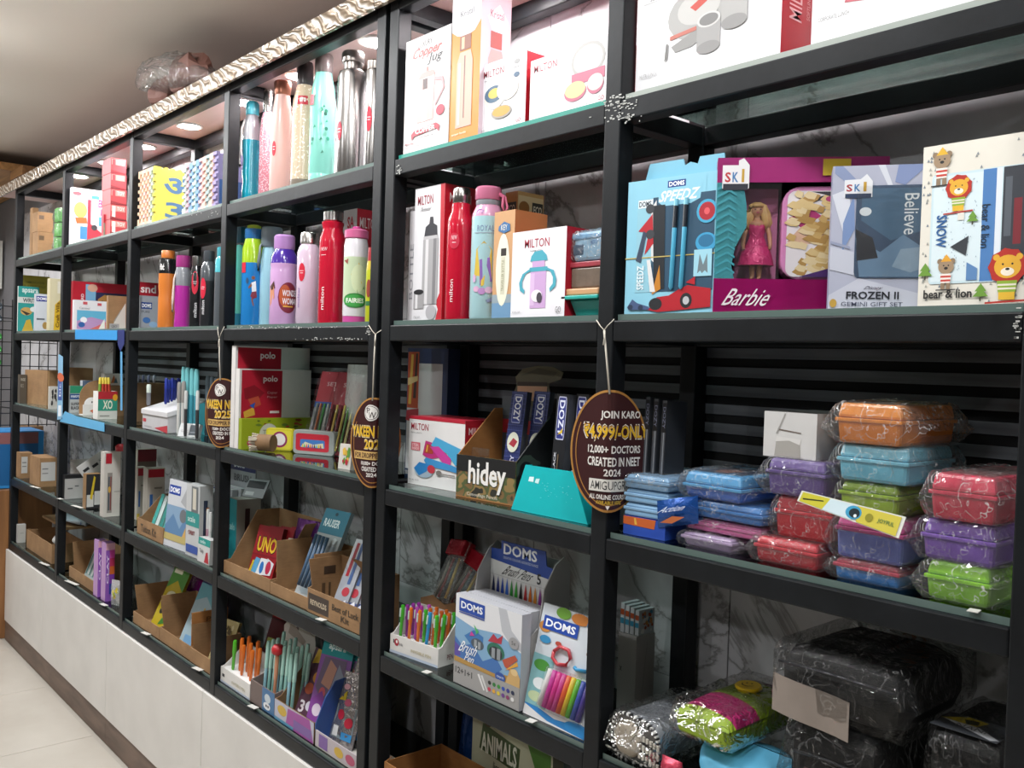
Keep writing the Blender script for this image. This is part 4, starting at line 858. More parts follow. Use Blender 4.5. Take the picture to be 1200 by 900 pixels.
# ------------------------------------------------------------------ film-wrapped boxes, bay G-H
def lbox(label, z, y, u0, u1, vt, d, base, lid=None, taper=.006, lidfrac=.35, film=True, seed=1, x0=None, x1=None, cat='lunch box', name='lunch_box', a=0., tp=None, puff=.006, end=.024, fm=None, group=None):
    xa = x_at(u0, y, z) if x0 is None else x0; xb = x_at(u1, y, z) if x1 is None else x1
    h = z_at(vt, xa, y)-z if vt > 5 else vt
    w = xb-xa; t = thing(name, label, cat, (xa, y, z), a, 0, group)
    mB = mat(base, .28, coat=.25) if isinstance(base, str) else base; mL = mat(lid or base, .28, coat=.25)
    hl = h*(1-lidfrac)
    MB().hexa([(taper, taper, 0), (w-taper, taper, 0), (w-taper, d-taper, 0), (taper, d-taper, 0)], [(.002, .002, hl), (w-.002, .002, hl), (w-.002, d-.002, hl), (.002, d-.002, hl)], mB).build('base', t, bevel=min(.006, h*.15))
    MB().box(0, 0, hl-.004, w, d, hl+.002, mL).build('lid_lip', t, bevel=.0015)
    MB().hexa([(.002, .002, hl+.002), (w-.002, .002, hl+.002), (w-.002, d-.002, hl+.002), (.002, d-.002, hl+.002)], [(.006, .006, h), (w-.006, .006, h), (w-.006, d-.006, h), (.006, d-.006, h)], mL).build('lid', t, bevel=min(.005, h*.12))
    if tp: printed(tp, lambda s, q, l: (.008+s*(w-.016), .008+q*(d-.016), h+l), 'printed_lid', t)
    if film: wrap(t, w, d, h, seed, fm, puff, end)
    return t, z+h+.0012
z = z3; Y = .03
xs = .064
t = box_m('pencil_tin', 'flat orange and royal blue pencil tin at the bottom of the light blue stack', 'pencil tin', (xs, .022, z), .095, .20, .034, R(4), front='#2a4fb0', side='#2a4fb0', fp=[('P', [(0, .55), (.75, .5), (.78, 1), (0, 1)], '#c8622e'), ('P', [(.28, .6), (.34, .6), (.3, .95), (.26, .95)], '#e3b24a')])
z = z+.035
for k in range(3):
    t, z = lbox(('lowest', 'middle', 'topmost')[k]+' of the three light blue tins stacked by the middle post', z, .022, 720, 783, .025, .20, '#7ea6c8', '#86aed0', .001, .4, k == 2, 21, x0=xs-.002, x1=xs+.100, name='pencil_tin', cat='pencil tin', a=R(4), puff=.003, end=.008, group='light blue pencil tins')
# logo tubes and lilac case
z = z3
t, z1 = lbox('lilac pencil case in film at the front, lying under the pink box', z, .03, 797, 857, 622, .17, '#a58fb5', '#b29cc0', .008, .3, True, 31, end=.02)
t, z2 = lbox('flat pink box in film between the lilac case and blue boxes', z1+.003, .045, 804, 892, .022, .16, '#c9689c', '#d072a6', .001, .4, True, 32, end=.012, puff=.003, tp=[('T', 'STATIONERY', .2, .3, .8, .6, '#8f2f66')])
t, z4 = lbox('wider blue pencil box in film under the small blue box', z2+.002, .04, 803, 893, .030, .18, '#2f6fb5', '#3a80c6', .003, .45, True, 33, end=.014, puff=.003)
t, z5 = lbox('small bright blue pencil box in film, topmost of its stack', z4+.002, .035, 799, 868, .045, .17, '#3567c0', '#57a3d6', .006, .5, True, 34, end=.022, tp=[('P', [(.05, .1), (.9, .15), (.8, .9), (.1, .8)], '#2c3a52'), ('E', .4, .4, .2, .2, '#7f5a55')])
q = Vector((x_at(765, .012, z3), .012, z3+.012))
t = thing('toothbrush_pack', 'navy blue foil pack with a small fish logo between two stacks', 'pack', (q.x, .020, z3+.010), R(5), 0)
MB().grid(lambda i, j: (.085*i, -.012*math.sin(PI*i)*math.sin(PI*j)+.006*(1-j), .012+.05*j+.020*i), 8, 6, m_foil('navy_foil', '#1d4f9c')).grid(lambda i, j: (.085*i, .016+.006*(1-j), .012+.05*j+.020*i), 8, 6, m_foil('navy_foil2', '#1b478c')).build('foil_body', t, smooth=True)
printed([('T', 'Action', .2, .55, .8, .75, '#d9e3f2', 0, .3), ('P', [(.2, .2), (.5, .38), (.8, .3), (.5, .12)], '#b5643a')], lambda s, q, l: (.085*s, -.013-l, .012+.05*q+.020*s), 'printed_front', t)
# middle stack
z = z3
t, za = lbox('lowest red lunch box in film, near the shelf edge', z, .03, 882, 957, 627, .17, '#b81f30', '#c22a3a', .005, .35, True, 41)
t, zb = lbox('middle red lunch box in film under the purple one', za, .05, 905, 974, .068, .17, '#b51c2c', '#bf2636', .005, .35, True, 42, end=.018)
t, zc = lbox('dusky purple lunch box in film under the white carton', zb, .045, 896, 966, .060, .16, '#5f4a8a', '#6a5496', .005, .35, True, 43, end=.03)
xw = x_at(880, .02, zc)
t = box_m('small_carton', 'plain white carton with an open tuck flap on top of the purple lunch box', 'carton', (xw, .055, zc), x_at(968, .055, zc)-xw-.02, .16, .075, R(2), front='#c9c8c6', side='#bdbcba', top='#7f7d7c', fp=[('P', [(.22, .02), (.72, .02), (.70, .42), (.26, .46)], '#a3a09a'), ('P', [(.26, .46), (.24, .34), (.5, .38), (.70, .30), (.72, .42)], '#d2d0cd'), ('P', [(.30, .60), (.72, .55), (.72, .57), (.30, .625)], '#6b5e56'), ('P', [(.24, .52), (.40, .97), (.42, .97), (.27, .52)], '#9a9894')])
# third stack
z = z3
t, za = lbox('sky blue pencil box with red lid in film, lowest of its stack', z, .028, 975, 1053, 652, .15, '#2f74b8', '#a8364c', .004, .3, True, 51)
t, zb = lbox('periwinkle pencil box with pink lid in film, second in its stack', za, .030, 976, 1057, .065, .15, '#6a78c0', '#c2588f', .004, .3, True, 52)
t, zc = lbox('lime green lunch box mostly hidden behind the yellow ruler card', zb, .045, 981, 1052, .050, .15, '#8fb02a', None, .004, .35, True, 53, end=.018)
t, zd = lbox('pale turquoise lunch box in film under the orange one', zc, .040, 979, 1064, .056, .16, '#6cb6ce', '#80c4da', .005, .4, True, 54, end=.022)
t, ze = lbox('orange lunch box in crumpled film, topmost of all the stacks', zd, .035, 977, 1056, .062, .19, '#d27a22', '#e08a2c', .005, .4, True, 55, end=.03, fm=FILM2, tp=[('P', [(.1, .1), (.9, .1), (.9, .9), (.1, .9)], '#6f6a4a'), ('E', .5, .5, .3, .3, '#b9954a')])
# right stack
z = z3
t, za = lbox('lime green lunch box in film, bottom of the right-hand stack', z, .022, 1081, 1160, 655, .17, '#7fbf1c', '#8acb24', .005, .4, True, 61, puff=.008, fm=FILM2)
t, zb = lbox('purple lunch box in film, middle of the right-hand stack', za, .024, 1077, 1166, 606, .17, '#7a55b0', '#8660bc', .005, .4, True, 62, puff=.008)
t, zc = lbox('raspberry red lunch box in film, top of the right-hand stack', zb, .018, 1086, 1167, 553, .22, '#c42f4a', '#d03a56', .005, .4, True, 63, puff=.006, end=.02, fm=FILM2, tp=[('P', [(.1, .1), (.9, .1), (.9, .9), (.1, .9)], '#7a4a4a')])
# ruler card slipped in front
A_, B_, C_, D_ = (on_y(939.6, 575, .008), on_y(1061.7, 606, .010), on_y(1053, 631, .004), on_y(934, 587, .006))
t = thing('ruler_card', 'yellow and white ruler card with a cartoon eye stuck between the stacks', 'card', D_)
dv = lambda s, q, l: (D_*(1-s)*(1-q)+C_*s*(1-q)+A_*(1-s)*q+B_*s*q)-D_+Vector((0, -l, 0))
MB().add([dv(0, 0, 0), dv(1, 0, 0), dv(1, 1, 0), dv(0, 1, 0), dv(0, 0, -.0012), dv(1, 0, -.0012), dv(1, 1, -.0012), dv(0, 1, -.0012)], [(0, 1, 2, 3), (7, 6, 5, 4), (0, 4, 5, 1), (1, 5, 6, 2), (2, 6, 7, 3), (3, 7, 4, 0)], mat('#dfe0d8', .35)).build('card', t)
printed([('P', [(.02, .08), (.26, .06), (.30, .95), (.02, .92)], '#c9c23a'), ('P', [(.05, .3), (.25, .62), (.24, .7), (.04, .42)], '#3a3f1c'), ('P', [(.26, .06), (.55, .06), (.52, .95), (.30, .95)], '#cfe3ea'), ('P', [(.60, .05), (.97, .05), (.97, .95), (.56, .95)], '#cfc24a'), ('E', .55, .52, .075, .40, '#3f9cc4'), ('E', .56, .50, .05, .28, '#1c2a30'), ('E', .575, .36, .015, .1, '#e6f0f2'), ('E', .70, .5, .035, .22, '#8f8a2c'), ('B', 'JOYFUL', .78, .36, .93, .62, '#6f8a4a')], dv, 'printed_front', t)

# ================================================================== fourth and fifth row, right bays
def pillow(name, label, cat, loc, w, h, d, m, a=0., tilt=0., seed=1, fp=None, crimp=True, group=None, part='foil_body', n=12, roll=0.):
    """sealed sachet: two bulging crumpled faces w x h, crimped along top and bottom"""
    t = thing(name, label, cat, loc, a, R(-tilt), group, ry=R(roll)); rn = random.Random(seed)
    ph = [(rn.uniform(4, 15), rn.uniform(4, 15), rn.uniform(0, 6)) for _ in range(5)]
    def face(sg):
        def fn(i, j):
            b = math.sin(PI*min(1, max(0, (j-.06)/.88)))**.5*math.sin(PI*i)**.45 if 0 < i < 1 else 0
            nz = sum(math.sin(p[0]*i+p[1]*j+p[2]) for p in ph)/5
            y = sg*(d/2)*(b*(1+.22*nz)+.02)
            return (w*i, d/2+y, h*j)
        return fn
    mb = MB().grid(face(-1), n, n, m); f2 = face(1)
    mb.grid(lambda i, j: f2(1-i, j), n, n, m)
    mb.build(part, t, smooth=True)
    if fp:
        f1 = face(-1); printed(fp, lambda s, q, l: tuple(Vector(f1(min(1, max(0, s)), min(1, max(0, q))))+Vector((0, -l-.0008, 0))), 'printed_front', t)
    return t
z4 = LV['L4r']
# red pouches lying at the back
box_m('brown_carton', 'low dark kraft carton under the red topped pouches', 'carton', (POST['F']+S+.006, .128, z4), .20, .115, .10, 0, 0, front=KRAFT3, side=KRAFT3)
REDF = m_foil('red_foil', '#9e1526', .25, 40, .3)
for k, (u, v, rl, lb) in enumerate(((466, 705, -14, 'red topped clear pouch of stationery near the double post'), (487, 712, 22, 'red topped clear pouch lying against the first pouch'), (505, 716, 30, 'smaller red topped pouch sticking up behind the pen display'))):
    y = .13+.02*k; x = x_at(u, y, z4)+.01
    t = pillow('stationery_pouch', lb, 'pouch', (max(x, POST['F']+S+.012+.03*k), y, z4+.118), .085, .17-.01*k, .03, m_film('pouch_film%d' % k, white=.12, crinkle=40, gloss=.8), a=R(-6), tilt=28, seed=k+3, group='red topped pouches', part='clear_bag', roll=rl*.5)
    MB().box(.004, -.002, .125-.01*k, .081, .036, .168-.01*k, REDF).build('red_header', t, bevel=.004)
    for q in range(4):
        MB().tube([(.016+.017*q, .014, .012), (.02+.014*q, .014, .12-.01*k)], .004, mat(('#c9c3b5', '#b33a3a', '#3a4a55', '#cfa944')[q], .3), 6).build('pencil', t, smooth=True)
# invisible-ink pen display
p, w_, h_, a_ = solve('L4r', (457, 763), (513, 783), 742)
p.x = max(p.x, POST['F']+S+.004)
t = tray('pen_display', 'white display box with rows of coloured pens by the double post', 'display box', p, w_, .10, h_, .105, a_, CARDW, fp=[('E', .14, .62, .05, .20, '#a3263a'), ('E', .145, .66, .02, .09, '#f0eeea'), ('R', .07, .55, .09, .75, '#2a2a2c'), ('T', 'ink', .2, .5, .28, .66, '#55555a'), ('T', 'INVISIBLE PEN', .45, .35, .86, .52, '#b9ae85'), ('R', 0, 0, 1, .14, '#b9c4d4')], sp=[('T', 'PEN', .3, .12, .5, .24, '#7a2f35')])
MB().box(.003, .003, h_*.75, w_-.003, .094, h_*.78, WHITE).build('perforated_deck', t)
mb = MB()
for i in range(7):
    for j in range(5): mb.box(.012+i*(w_-.03)/6.3, .012+j*.017, h_*.781, .020+i*(w_-.03)/6.3, .017+j*.017, h_*.784, mat('#4a4845', .7))
o = mb.build('punched_holes', t); o['kind'] = 'stuff'
MB().prism([(.0, .10), (w_, .10), (w_, .125), (w_*.7, .13), (w_*.5, .118), (w_*.25, .135), (0, .12)], lambda q, z_, c: (q, c, z_), .1, .102, KRAFT).build('back_flap', t)
def pen(label, loc, h, r, col, tilt=(0, 0), cap=None, clip=True, group=None, m=None, tip=True):
    q = thing('pen', label, 'pen', loc, 0, tilt[0], group, ry=tilt[1])
    M1 = m or mat(col, .3, coat=.3); M2 = mat(cap, .3, coat=.3) if cap else M1
    MB().lathe([(r*.55, 0), (r*.8, h*.06), (r*.85, h*.55)], M1, 10).build('barrel', q, smooth=True, auto=40)
    MB().lathe([(r*1., h*.55), (r*1.05, h*.6), (r*1.05, h*.95), (r*.8, h)], M2, 10).build('cap', q, smooth=True, auto=40)
    if clip: MB().box(-r*.3, -r*1.5, h*.66, r*.3, -r*.95, h*.92, mat('#cfe0d8', .3)).build('clip', q)
    return q
cols = [('#3fae2c', 'green'), ('#d9701f', 'orange'), ('#d9701f', 'orange'), ('#2a8fc9', 'blue'), ('#4aae2c', 'green')]
rn = random.Random(5)
for k, (c, nm) in enumerate(cols):
    q = place(t, .022+k*(w_-.048)/4, .014, h_*.79)
    pen(nm+(' pen at the left end of the front row', ' pen second in the front row', ' pen in the middle of the front row', ' pen fourth in the front row', ' pen at the right end of the front row')[k]+' of the white pen display', q, .085, .0052, c, (R(rn.uniform(-4, 2)), R(rn.uniform(2, 6))), group='pens in the white pen display')
for j, row in enumerate((('#8a2f8f', '#b04aa8', '#3fae2c', '#c2601c', '#3fae2c'), ('#8a2f8f', '#a83a9c', '#c2601c', '#b5561c', '#c2601c'), ('#8a2f8f', '#b04aa8', '#c2601c', '#c2601c', '#3fae2c'))):
    for k, c in enumerate(row):
        q = place(t, .024+k*(w_-.05)/4, .034+.018*j, h_*.79)
        pen({'#8a2f8f': 'purple', '#b04aa8': 'pink', '#a83a9c': 'pink', '#3fae2c': 'green', '#c2601c': 'orange', '#b5561c': 'orange'}[c]+' pen, '+ORD[k]+' from the left in the '+('second', 'third', 'rear')[j]+' row of the white pen display', q, .082, .0052, c, (R(rn.uniform(-4, 2)), R(rn.uniform(1, 5))), group='pens in the back rows of the white pen display')
# brush pen display with header card
p, w_, h_, a_ = solve('L4r', (533, 797.5), (611, 833), 690)
a_ = 0.; h_ = .205; d_ = .14; p.y = .016
GREYB = mat('#a9a8a6', .6)
t = thing('brush_pen_display', 'grey board display of brush pen packs with a tall blue header card', 'display box', p, a_)
MB().box(.002, .028, 0, w_-.002, d_, .003, GREYB).build('bottom', t)
prof = [(.028, .003), (d_, .003), (d_, .30), (d_*.86, .315), (d_*.68, .30), (d_*.45, .25), (.05, .17), (.028, .155)]
for x in (-.0, w_-.003): MB().prism(prof, lambda q, z_, c: (c, q, z_), x, x+.003, GREYB).build('side_wing', t)
MB().box(.003, d_-.003, .003, w_-.003, d_, .30, GREYB).build('back_panel', t)
printed([('R', .1, .05, .95, .42, '#bdbbb8'), ('T', 'NEO 5X', .92, .36, .40, .44, '#55555a'), ('T', 'NOW', .80, .30, .52, .34, '#77777a'), ('P', [(.05, .06), (.95, .04), (.95, .12), (.05, .14)], '#a8434a')], lambda s, q, l: (w_+l, .028+s*(d_-.03), q*.33), 'printed_side', t)
HB = mat('#2a4a9c', .4)
hd = thing('header_card', 'blue header card with pen tip pictures at the back of the brush pen display', 'card', place(t, .004, .1005, .0045), a_)
hw = w_-.008
MB().prism([(0, 0), (hw, 0), (hw, .282), (hw*.86, .286), (hw*.84, .318), (hw*.16, .318), (hw*.16, .297), (0, .295)], lambda q, z_, c: (q, c, z_), 0, .002, HB).build('card', hd)
tips = ['#1f2a5a', '#24348a', '#2a4fb0', '#3a6fd0', '#2f8f3a', '#3fae3a', '#1c1c1e', '#b0262c', '#d9701f', '#d98f2f', '#8a2f8f', '#c23f5a', '#c9c9c9']
printed([('P', [(0, .16), (1, .16), (1, .257/.318), (0, .27/.318)], '#d9d8d6'), ('B', 'DOMS', .20, .905, .72, .985, '#f0f2f6'), ('T', 'CREATIVE COLOURS ASSORTED RANGE', .2, .872, .74, .89, '#c9d2ea'), ('T', 'Brush Pens', .24, .755, .66, .83, '#2a2a2c', 0, .3), ('B', '5', .73, .755, .79, .83, '#2a2a2c'), ('R', 0, .738, 1, .742, '#c0bfbd')]+[('P', [(.03+.073*k, .60), (.085+.073*k, .60), (.075+.073*k, .67), (.058+.073*k, .735), (.040+.073*k, .67)], c) for k, c in enumerate(tips)], lambda s, q, l: (s*hw, -l, q*.318), 'printed_front', hd)
art = [('R', 0, .24, 1, .74, '#7fa8c9'), ('P', [(0, .74), (.3, .68), (.7, .72), (1, .60), (1, 1), (0, 1)], '#dedfe2'), ('P', [(.66, 1), (.72, .76), (.88, .62), (1, .62), (1, .70), (.86, .80), (.78, 1)], '#b9bcc2'), ('P', [(0, .24), (1, .24), (1, .34), (.7, .30), (.4, .36), (.2, .30), (0, .38)], '#b08a4a'), ('P', [(0, .30), (0, .52), (.12, .44), (.28, .50), (.45, .36), (.64, .46), (.74, .36), (.66, .28)], '#3f6fae'), ('P', [(0, .46), (.08, .42), (.1, .32), (0, .30)], '#5a4a9c'),
       ('P', [(.15, .56), (.30, .66), (.45, .62), (.44, .50), (.30, .46)], '#3a74b0'), ('E', .36, .52, .10, .06, '#4a5560'), ('R', .31, .48, .35, .56, '#9aa0a5'), ('R', .37, .47, .41, .55, '#9aa0a5'), ('P', [(.52, .60), (.60, .70), (.66, .66), (.74, .72), (.72, .62)], '#b03344'), ('E', .64, .52, .13, .09, '#2f6f5a'), ('E', .64, .50, .10, .07, '#2a2f36'), ('R', .58, .44, .63, .55, '#8f959b'), ('R', .66, .44, .71, .56, '#8f959b'), ('P', [(.74, .46), (.92, .56), (.96, .52), (.84, .42), (.9, .36), (.78, .40)], '#b5523a'), ('P', [(.78, .36), (.95, .50), (.97, .46)], '#d9a03a'),
       ('P', [(.30, .72), (.38, .66), (.34, .62)], '#4aae6a'), ('P', [(.26, .64), (.32, .60), (.24, .58)], '#c23f96'), ('R', .06, .82, .46, .965, '#2348a0'), ('B', 'DOMS', .09, .855, .43, .935, '#f2f4f8'), ('R', .06, .80, .46, .812, '#2348a0'), ('T', 'Brush', .10, .37, .36, .50, '#eef2f6', 0, .3), ('T', 'Pen', .18, .29, .32, .37, '#eef2f6', 0, .3), ('P', [(.80, .24), (.86, .40), (.94, .42), (1, .34), (1, .24)], '#c9a46a'), ('E', .92, .38, .05, .035, '#dcbf8a'), ('E', .72, .27, .075, .05, '#2a4f9c'), ('T', 'CREATE', .67, .26, .77, .28, '#dfe6f2'),
       ('R', 0, 0, 1, .24, '#9b9a99'), ('B', '12+1+1', .03, .12, .30, .19, '#3a3a3c'), ('P', [(.38, .20), (.48, .05), (.50, .06), (.41, .21)], '#dfdfdf'), ('P', [(.43, .20), (.53, .05), (.55, .06), (.46, .21)], '#cfcfcf'), ('E', .90, .68, .07, .06, '#9a9a9c'), ('T', '5x', .87, .66, .93, .70, '#3a3a3c')]+[('E', .57+.068*(k % 6), .165-.07*(k//6), .024, .022, c) for k, c in enumerate(['#2a2a2c', '#2f7a3a', '#3a8f3a', '#2a4fb0', '#3a3a8a', '#1f2a4a', '#c23f5a', '#d9a03a', '#d9c03a', '#6a3a8a', '#8a3a6a', '#dcdcdc'])]
q = place(t, .001, 0, .0006)
for k in range(3):
    q = place(t, .005 if k else .003, .0295*k/1.-(.0 if k else 0)+(.0032 if k else 0), .0042 if k else .0006)
    box_m('brush_pen_pack', ('front brush pen pack with sea creatures printed, in the grey display', 'second brush pen pack behind the front one', 'third brush pen pack under the header card')[k], 'pen pack', q, w_-.012 if k else w_-.002, .026, h_-(.0045 if k else 0), a_, 0, front='#d3d4d8', side='#b9bac0', fp=art if k == 0 else None, group='brush pen packs')
# clay pack leaning
p, w_, h_, a_ = solve('L4r', (613, 833.5), (684, 868), 712)
p = Vector((p.x+.004, .020, z4)); w_ = -.014-p.x; h_ = .232
cl = ['#dcdcda', '#c22f96', '#d0308a', '#c43a8c', '#d95a2a', '#d9b82a', '#5aae2a', '#3a4fa8', '#4a3a8f']
t = box_m('modelling_clay_pack', 'white blister card of rainbow modelling clay sticks, before the middle post', 'clay pack', p, w_, .012, h_, 0, 13, front='#cfd6dc', side='#c4c9ce', fp=[
    ('R', 0, .0, 1, .10, '#d9d9da'), ('P', [(0, .13), (.5, .06), (1, .10), (1, 0), (.4, .02), (0, .09)], '#2f7fc0'), ('E', .86, .06, .2, .05, '#2f88c9'), ('R', .0, .10, .34, .55, '#7fb0b5'), ('E', .16, .46, .13, .05, '#4a8f3a'), ('E', .18, .30, .11, .05, '#e0e6e8'), ('E', .15, .18, .12, .045, '#b9c9a0'), ('E', .10, .80, .1, .05, '#c98a4a'), ('E', .35, .96, .12, .05, '#6a9a3a'), ('E', .62, .95, .14, .05, '#c27a3a'), ('E', .85, .93, .12, .06, '#3f7fae'), ('R', .06, .78, .62, .90, '#2348a0'), ('B', 'DOMS', .10, .805, .58, .875, '#f2f4f8'),
    ('E', .14, .69, .09, .035, '#3f8fc0'), ('E', .36, .69, .05, .02, '#b04a3a'), ('E', .86, .69, .06, .03, '#7a4a2a')])
for i in range(10):
    pass
ring = [(.33*w_, .62*h_), (.42*w_, .675*h_), (.55*w_, .67*h_), (.60*w_, .61*h_), (.55*w_, .54*h_), (.42*w_, .52*h_), (.33*w_, .56*h_), (.33*w_, .62*h_)]
MB().tube([(a, -.006, b) for a, b in ring], .004, mat('#c23a44', .3, coat=.3), 8).build('red_cutter', t, smooth=True)
MB().tube([(.86*w_, -.006, .66*h_), (.92*w_, -.006, .60*h_), (.86*w_, -.006, .55*h_), (.72*w_, -.006, .535*h_), (.68*w_, -.006, .55*h_)], .004, mat('#2f8fc0', .3, coat=.3), 8).build('blue_cutter', t, smooth=True)
for k, c in enumerate(cl):
    x = (.27+.075*k)*w_
    MB().tube([(x, -.006, .13*h_), (x+.07*w_, -.006, .46*h_)], .0062, mat(c, .35), 8).build('clay_stick', t, smooth=True)
MB().hexa([(.24*w_, -.0145, .11*h_), (.98*w_, -.0145, .11*h_), (.98*w_, -.002, .10*h_), (.24*w_, -.002, .10*h_)], [(.30*w_, -.0145, .48*h_), (.98*w_, -.0145, .48*h_), (.98*w_, -.002, .49*h_), (.30*w_, -.002, .49*h_)], FILM3).build('blister', t, bevel=.002)
# white carton with the colourful cards, just right of the post
x = x_at(722, .19, z4)
t = box_m('card_box', 'plain pale box edge beside the middle post with patterned cards standing on it', 'box', (x, .19, z4), .05, .06, z_at(740, x, .19)-z4, 0, 0, front='#b5b2b0', side='#aaa7a5', fp=[('T', 'x', .1, .52, .25, .58, '#4a4a4c')], sp=[('P', [(.3, .1), (.34, .1), (.6, .9), (.56, .9)], '#9a9796')])
zt = z_at(740, x, .19)+.0008
for k in range(4):
    box_m('pattern_card', ('nearest', 'second', 'third', 'last')[k]+' of four orange and blue patterned cards on the pale box', 'card', (x+.002+.012*k, .192+.002*k, zt), .010, .05, .062-.003*k, 0, 0, front='#c9cdd0', side='#b9c0c4', fp=[('R', 0, .6, 1, .8, '#b0532f'), ('R', 0, .3, 1, .5, '#3f8fae')], sp=scatter(0, 0, 1, 1, ['#b0532f', '#3f8fae', '#c98a4a', '#e0e0dc'], 24, k, .13), group='patterned cards')
# --- pouches and bags, bay G-H
t = thing('pencil_pouch', 'rolled grey and white pouch with black stitched edge in film', 'pouch', (.052, .02, z4), R(0))
PW, PD, PH = .118, .21, .088
GREYF = mat('#8f939a', .6, var=.12, scale=14)
def roll(i, j, g=0.):
    a = 2*PI*i; c, q = math.cos(a), math.sin(a)
    return (PW/2+math.copysign(abs(c)**.7, c)*(PW/2-.004+g), PD*j, max(.001, PH/2+math.copysign(abs(q)**.8, q)*(PH/2-.002+g)*(1-.12*math.cos(a))))
mb = MB().grid(lambda i, j: roll(i, 1-j), 28, 6, GREYF, closed_u=True); n = 28
mb.add([roll(i/n, 0) for i in range(n)], [tuple(range(n))], mat('#4a4845', .7)).add([roll(i/n, 1) for i in range(n)], [tuple(reversed(range(n)))], GREYF)
mb.build('fabric_body', t, smooth=True, auto=40)
CR = mat('#9a9080', .7, var=.3, scale=40); mb = MB()
for k in range(60):
    b = roll(k/60, 0, .0005)
    mb.box(b[0]-.0022, -.0012, b[2]-.002, b[0]+.0022, .006, b[2]+.002, WHITE if k % 2 else mat('#151517', .6))
o = mb.build('stitched_edge', t); o['kind'] = 'stuff'
o = MB().lathe([(.030, 0), (.030, .004), (.026, .007), (.012, .008)], CR, 20).build('inner_fabric', t, smooth=True)
o.rotation_euler = (R(90), 0, 0); o.location = (.045, .0, .043); o.scale = (1.1, 1.15, 1)
for k in range(3):
    mb = MB()
    for q in range(6): mb.box(.072+.0085*q, -.0035, .016+.017*k-.0015*q, .077+.0085*q, -.0005, .026+.017*k-.0015*q, mat('#c4bfb4', .6))
    mb.build('woven_band', t)
wrap(t, PW, PD, PH, 71, FILMD, .003, .03, ax='y')
p = on_z(803, 862, z4)
t = thing('pencil_pouch', 'lime green and magenta pencil pouch with a yellow smiley button', 'pouch', (.205, .016, z4+.092), R(-3), R(3))
LG, MG = mat('#8aa51f', .6, var=.1), mat('#a3195f', .6, var=.1)
PW, PD, PH = .120, .215, .062
MB().hexa([(.004, .004, 0), (PW-.004, .004, 0), (PW-.004, PD-.004, 0), (.004, PD-.004, 0)], [(0, 0, PH*.6), (PW, 0, PH*.6), (PW, PD, PH*.6), (0, PD, PH*.6)], LG).build('base', t, bevel=.008)
def dome(i, j): return (PW*i, PD*j, PH*.6+PH*.4*(math.sin(PI*i)**.4 if 0 < i < 1 else 0)*(math.sin(PI*j)**.3 if 0 < j < 1 else 0))
mb = MB()
for j0, j1, mm in ((0, .10, LG), (.10, .40, MG), (.40, .84, LG), (.84, 1, mat('#5a2030', .6))): mb.grid(lambda i, j: dome(i, j0+(j1-j0)*j), 12, 4, mm)
mb.build('padded_lid', t, smooth=True)
o = MB().lathe([(.024, 0), (.025, .003), (.022, .006)], mat('#d9b51f', .3, coat=.4), 22).build('smiley_button', t, smooth=True, auto=40)
o.location = (.058, .135, PH+.0005)
printed([('E', -.3, .2, .08, .13, '#3a3010'), ('E', .1, .35, .08, .13, '#3a3010'), ('P', [(-.6, -.1), (-.35, -.5), (.2, -.5), (.55, .0), (.5, .05), (.15, -.38), (-.3, -.38), (-.55, -.05)], '#3a3010')], lambda s, q, l: (.058+.021*s, .135+.021*q, PH+.0065+l), 'printed_smile', t)
wrap(t, PW, PD, PH, 72, FILMD, .005, .02, ax='y')
pillow('pencil_pouch', 'sky blue cloth pouch lying below the lime green pouch', 'pouch', (.225, .012, z4+.001), .17, .088, .16, mat('#5ab0d6', .6, var=.1), 0, 0, 9, part='cloth_body')
pillow('pencil_pouch', 'crumpled red and clear pouch poking out beside the rolled pouch', 'pouch', (.178, .005, z4+.001), .045, .04, .03, m_foil('pinkred_foil', '#b0334a', .3), 0, 0, 10)
# black bags in film
def blackbag(label, x, y, z, w, d, h, seed, extra=None, a=0., bv=.022):
    t = thing('lunch_bag', label, 'bag', (x, y, z), a)
    MB().box(0, 0, 0, w, d, h, mat('#060709', .75, var=.3, scale=20)).build('fabric_body', t, bevel=bv)
    MB().tube([(.012, -.002, h*.72), (w/2, -.004, h*.74), (w-.012, -.002, h*.72)], .0025, mat('#2a2b2f', .3), 6).build('zip', t, smooth=True)
    if extra: extra(t)
    return t
t = blackbag('black lunch bag in loose film at the bottom, reddish front panel', .43, .018, z4, .145, .22, .194, 81)
MB().box(.028, -.003, .014, .105, .006, .12, mat('#4a2f2c', .6, var=.2)).build('front_panel', t, bevel=.004)
for k in range(2): MB().tube([(.04, -.0045, .098-.03*k), (.07, -.0048, .096-.03*k)], .0008, WHITE, 5).build('stitching', t)
wrap(t, .145, .22, .194, 82, FILMD, .010, .03)
t = blackbag('large rounded black bag in film with a beige front panel, on top', .40, .014, z4+.200, .215, .24, .105, 83, bv=.045)
MB().grid(lambda i, j: (.005+.13*i, -.006-.003*math.sin(6*i), -.004+.06*j-.012*i), 6, 4, mat('#8a7f76', .7, var=.15)).grid(lambda i, j: (.005+.13*i, -.0045-.003*math.sin(6*i), -.004+.06*(1-j)-.012*i), 6, 4, mat('#8a7f76', .7, var=.15)).build('front_panel', t, smooth=True)
wrap(t, .215, .24, .105, 84, FILMD, .006, .008)
t = blackbag('black bag in film near the right post with a yellow and white tag', .632, .05, z4, .105, .20, .235, 85)
tg = [('P', [(0, .5), (.3, .95), (.62, .9), (.55, .5)], '#b5a01f'), ('P', [(.05, .5), (.6, .5), (1, .1), (.9, 0)], '#b9bcc0'), ('P', [(.3, .75), (.5, .85), (.55, .6), (.4, .5)], '#2a2a1c'), ('T', 'NANI', .3, .25, .75, .45, '#5a5a5a')]
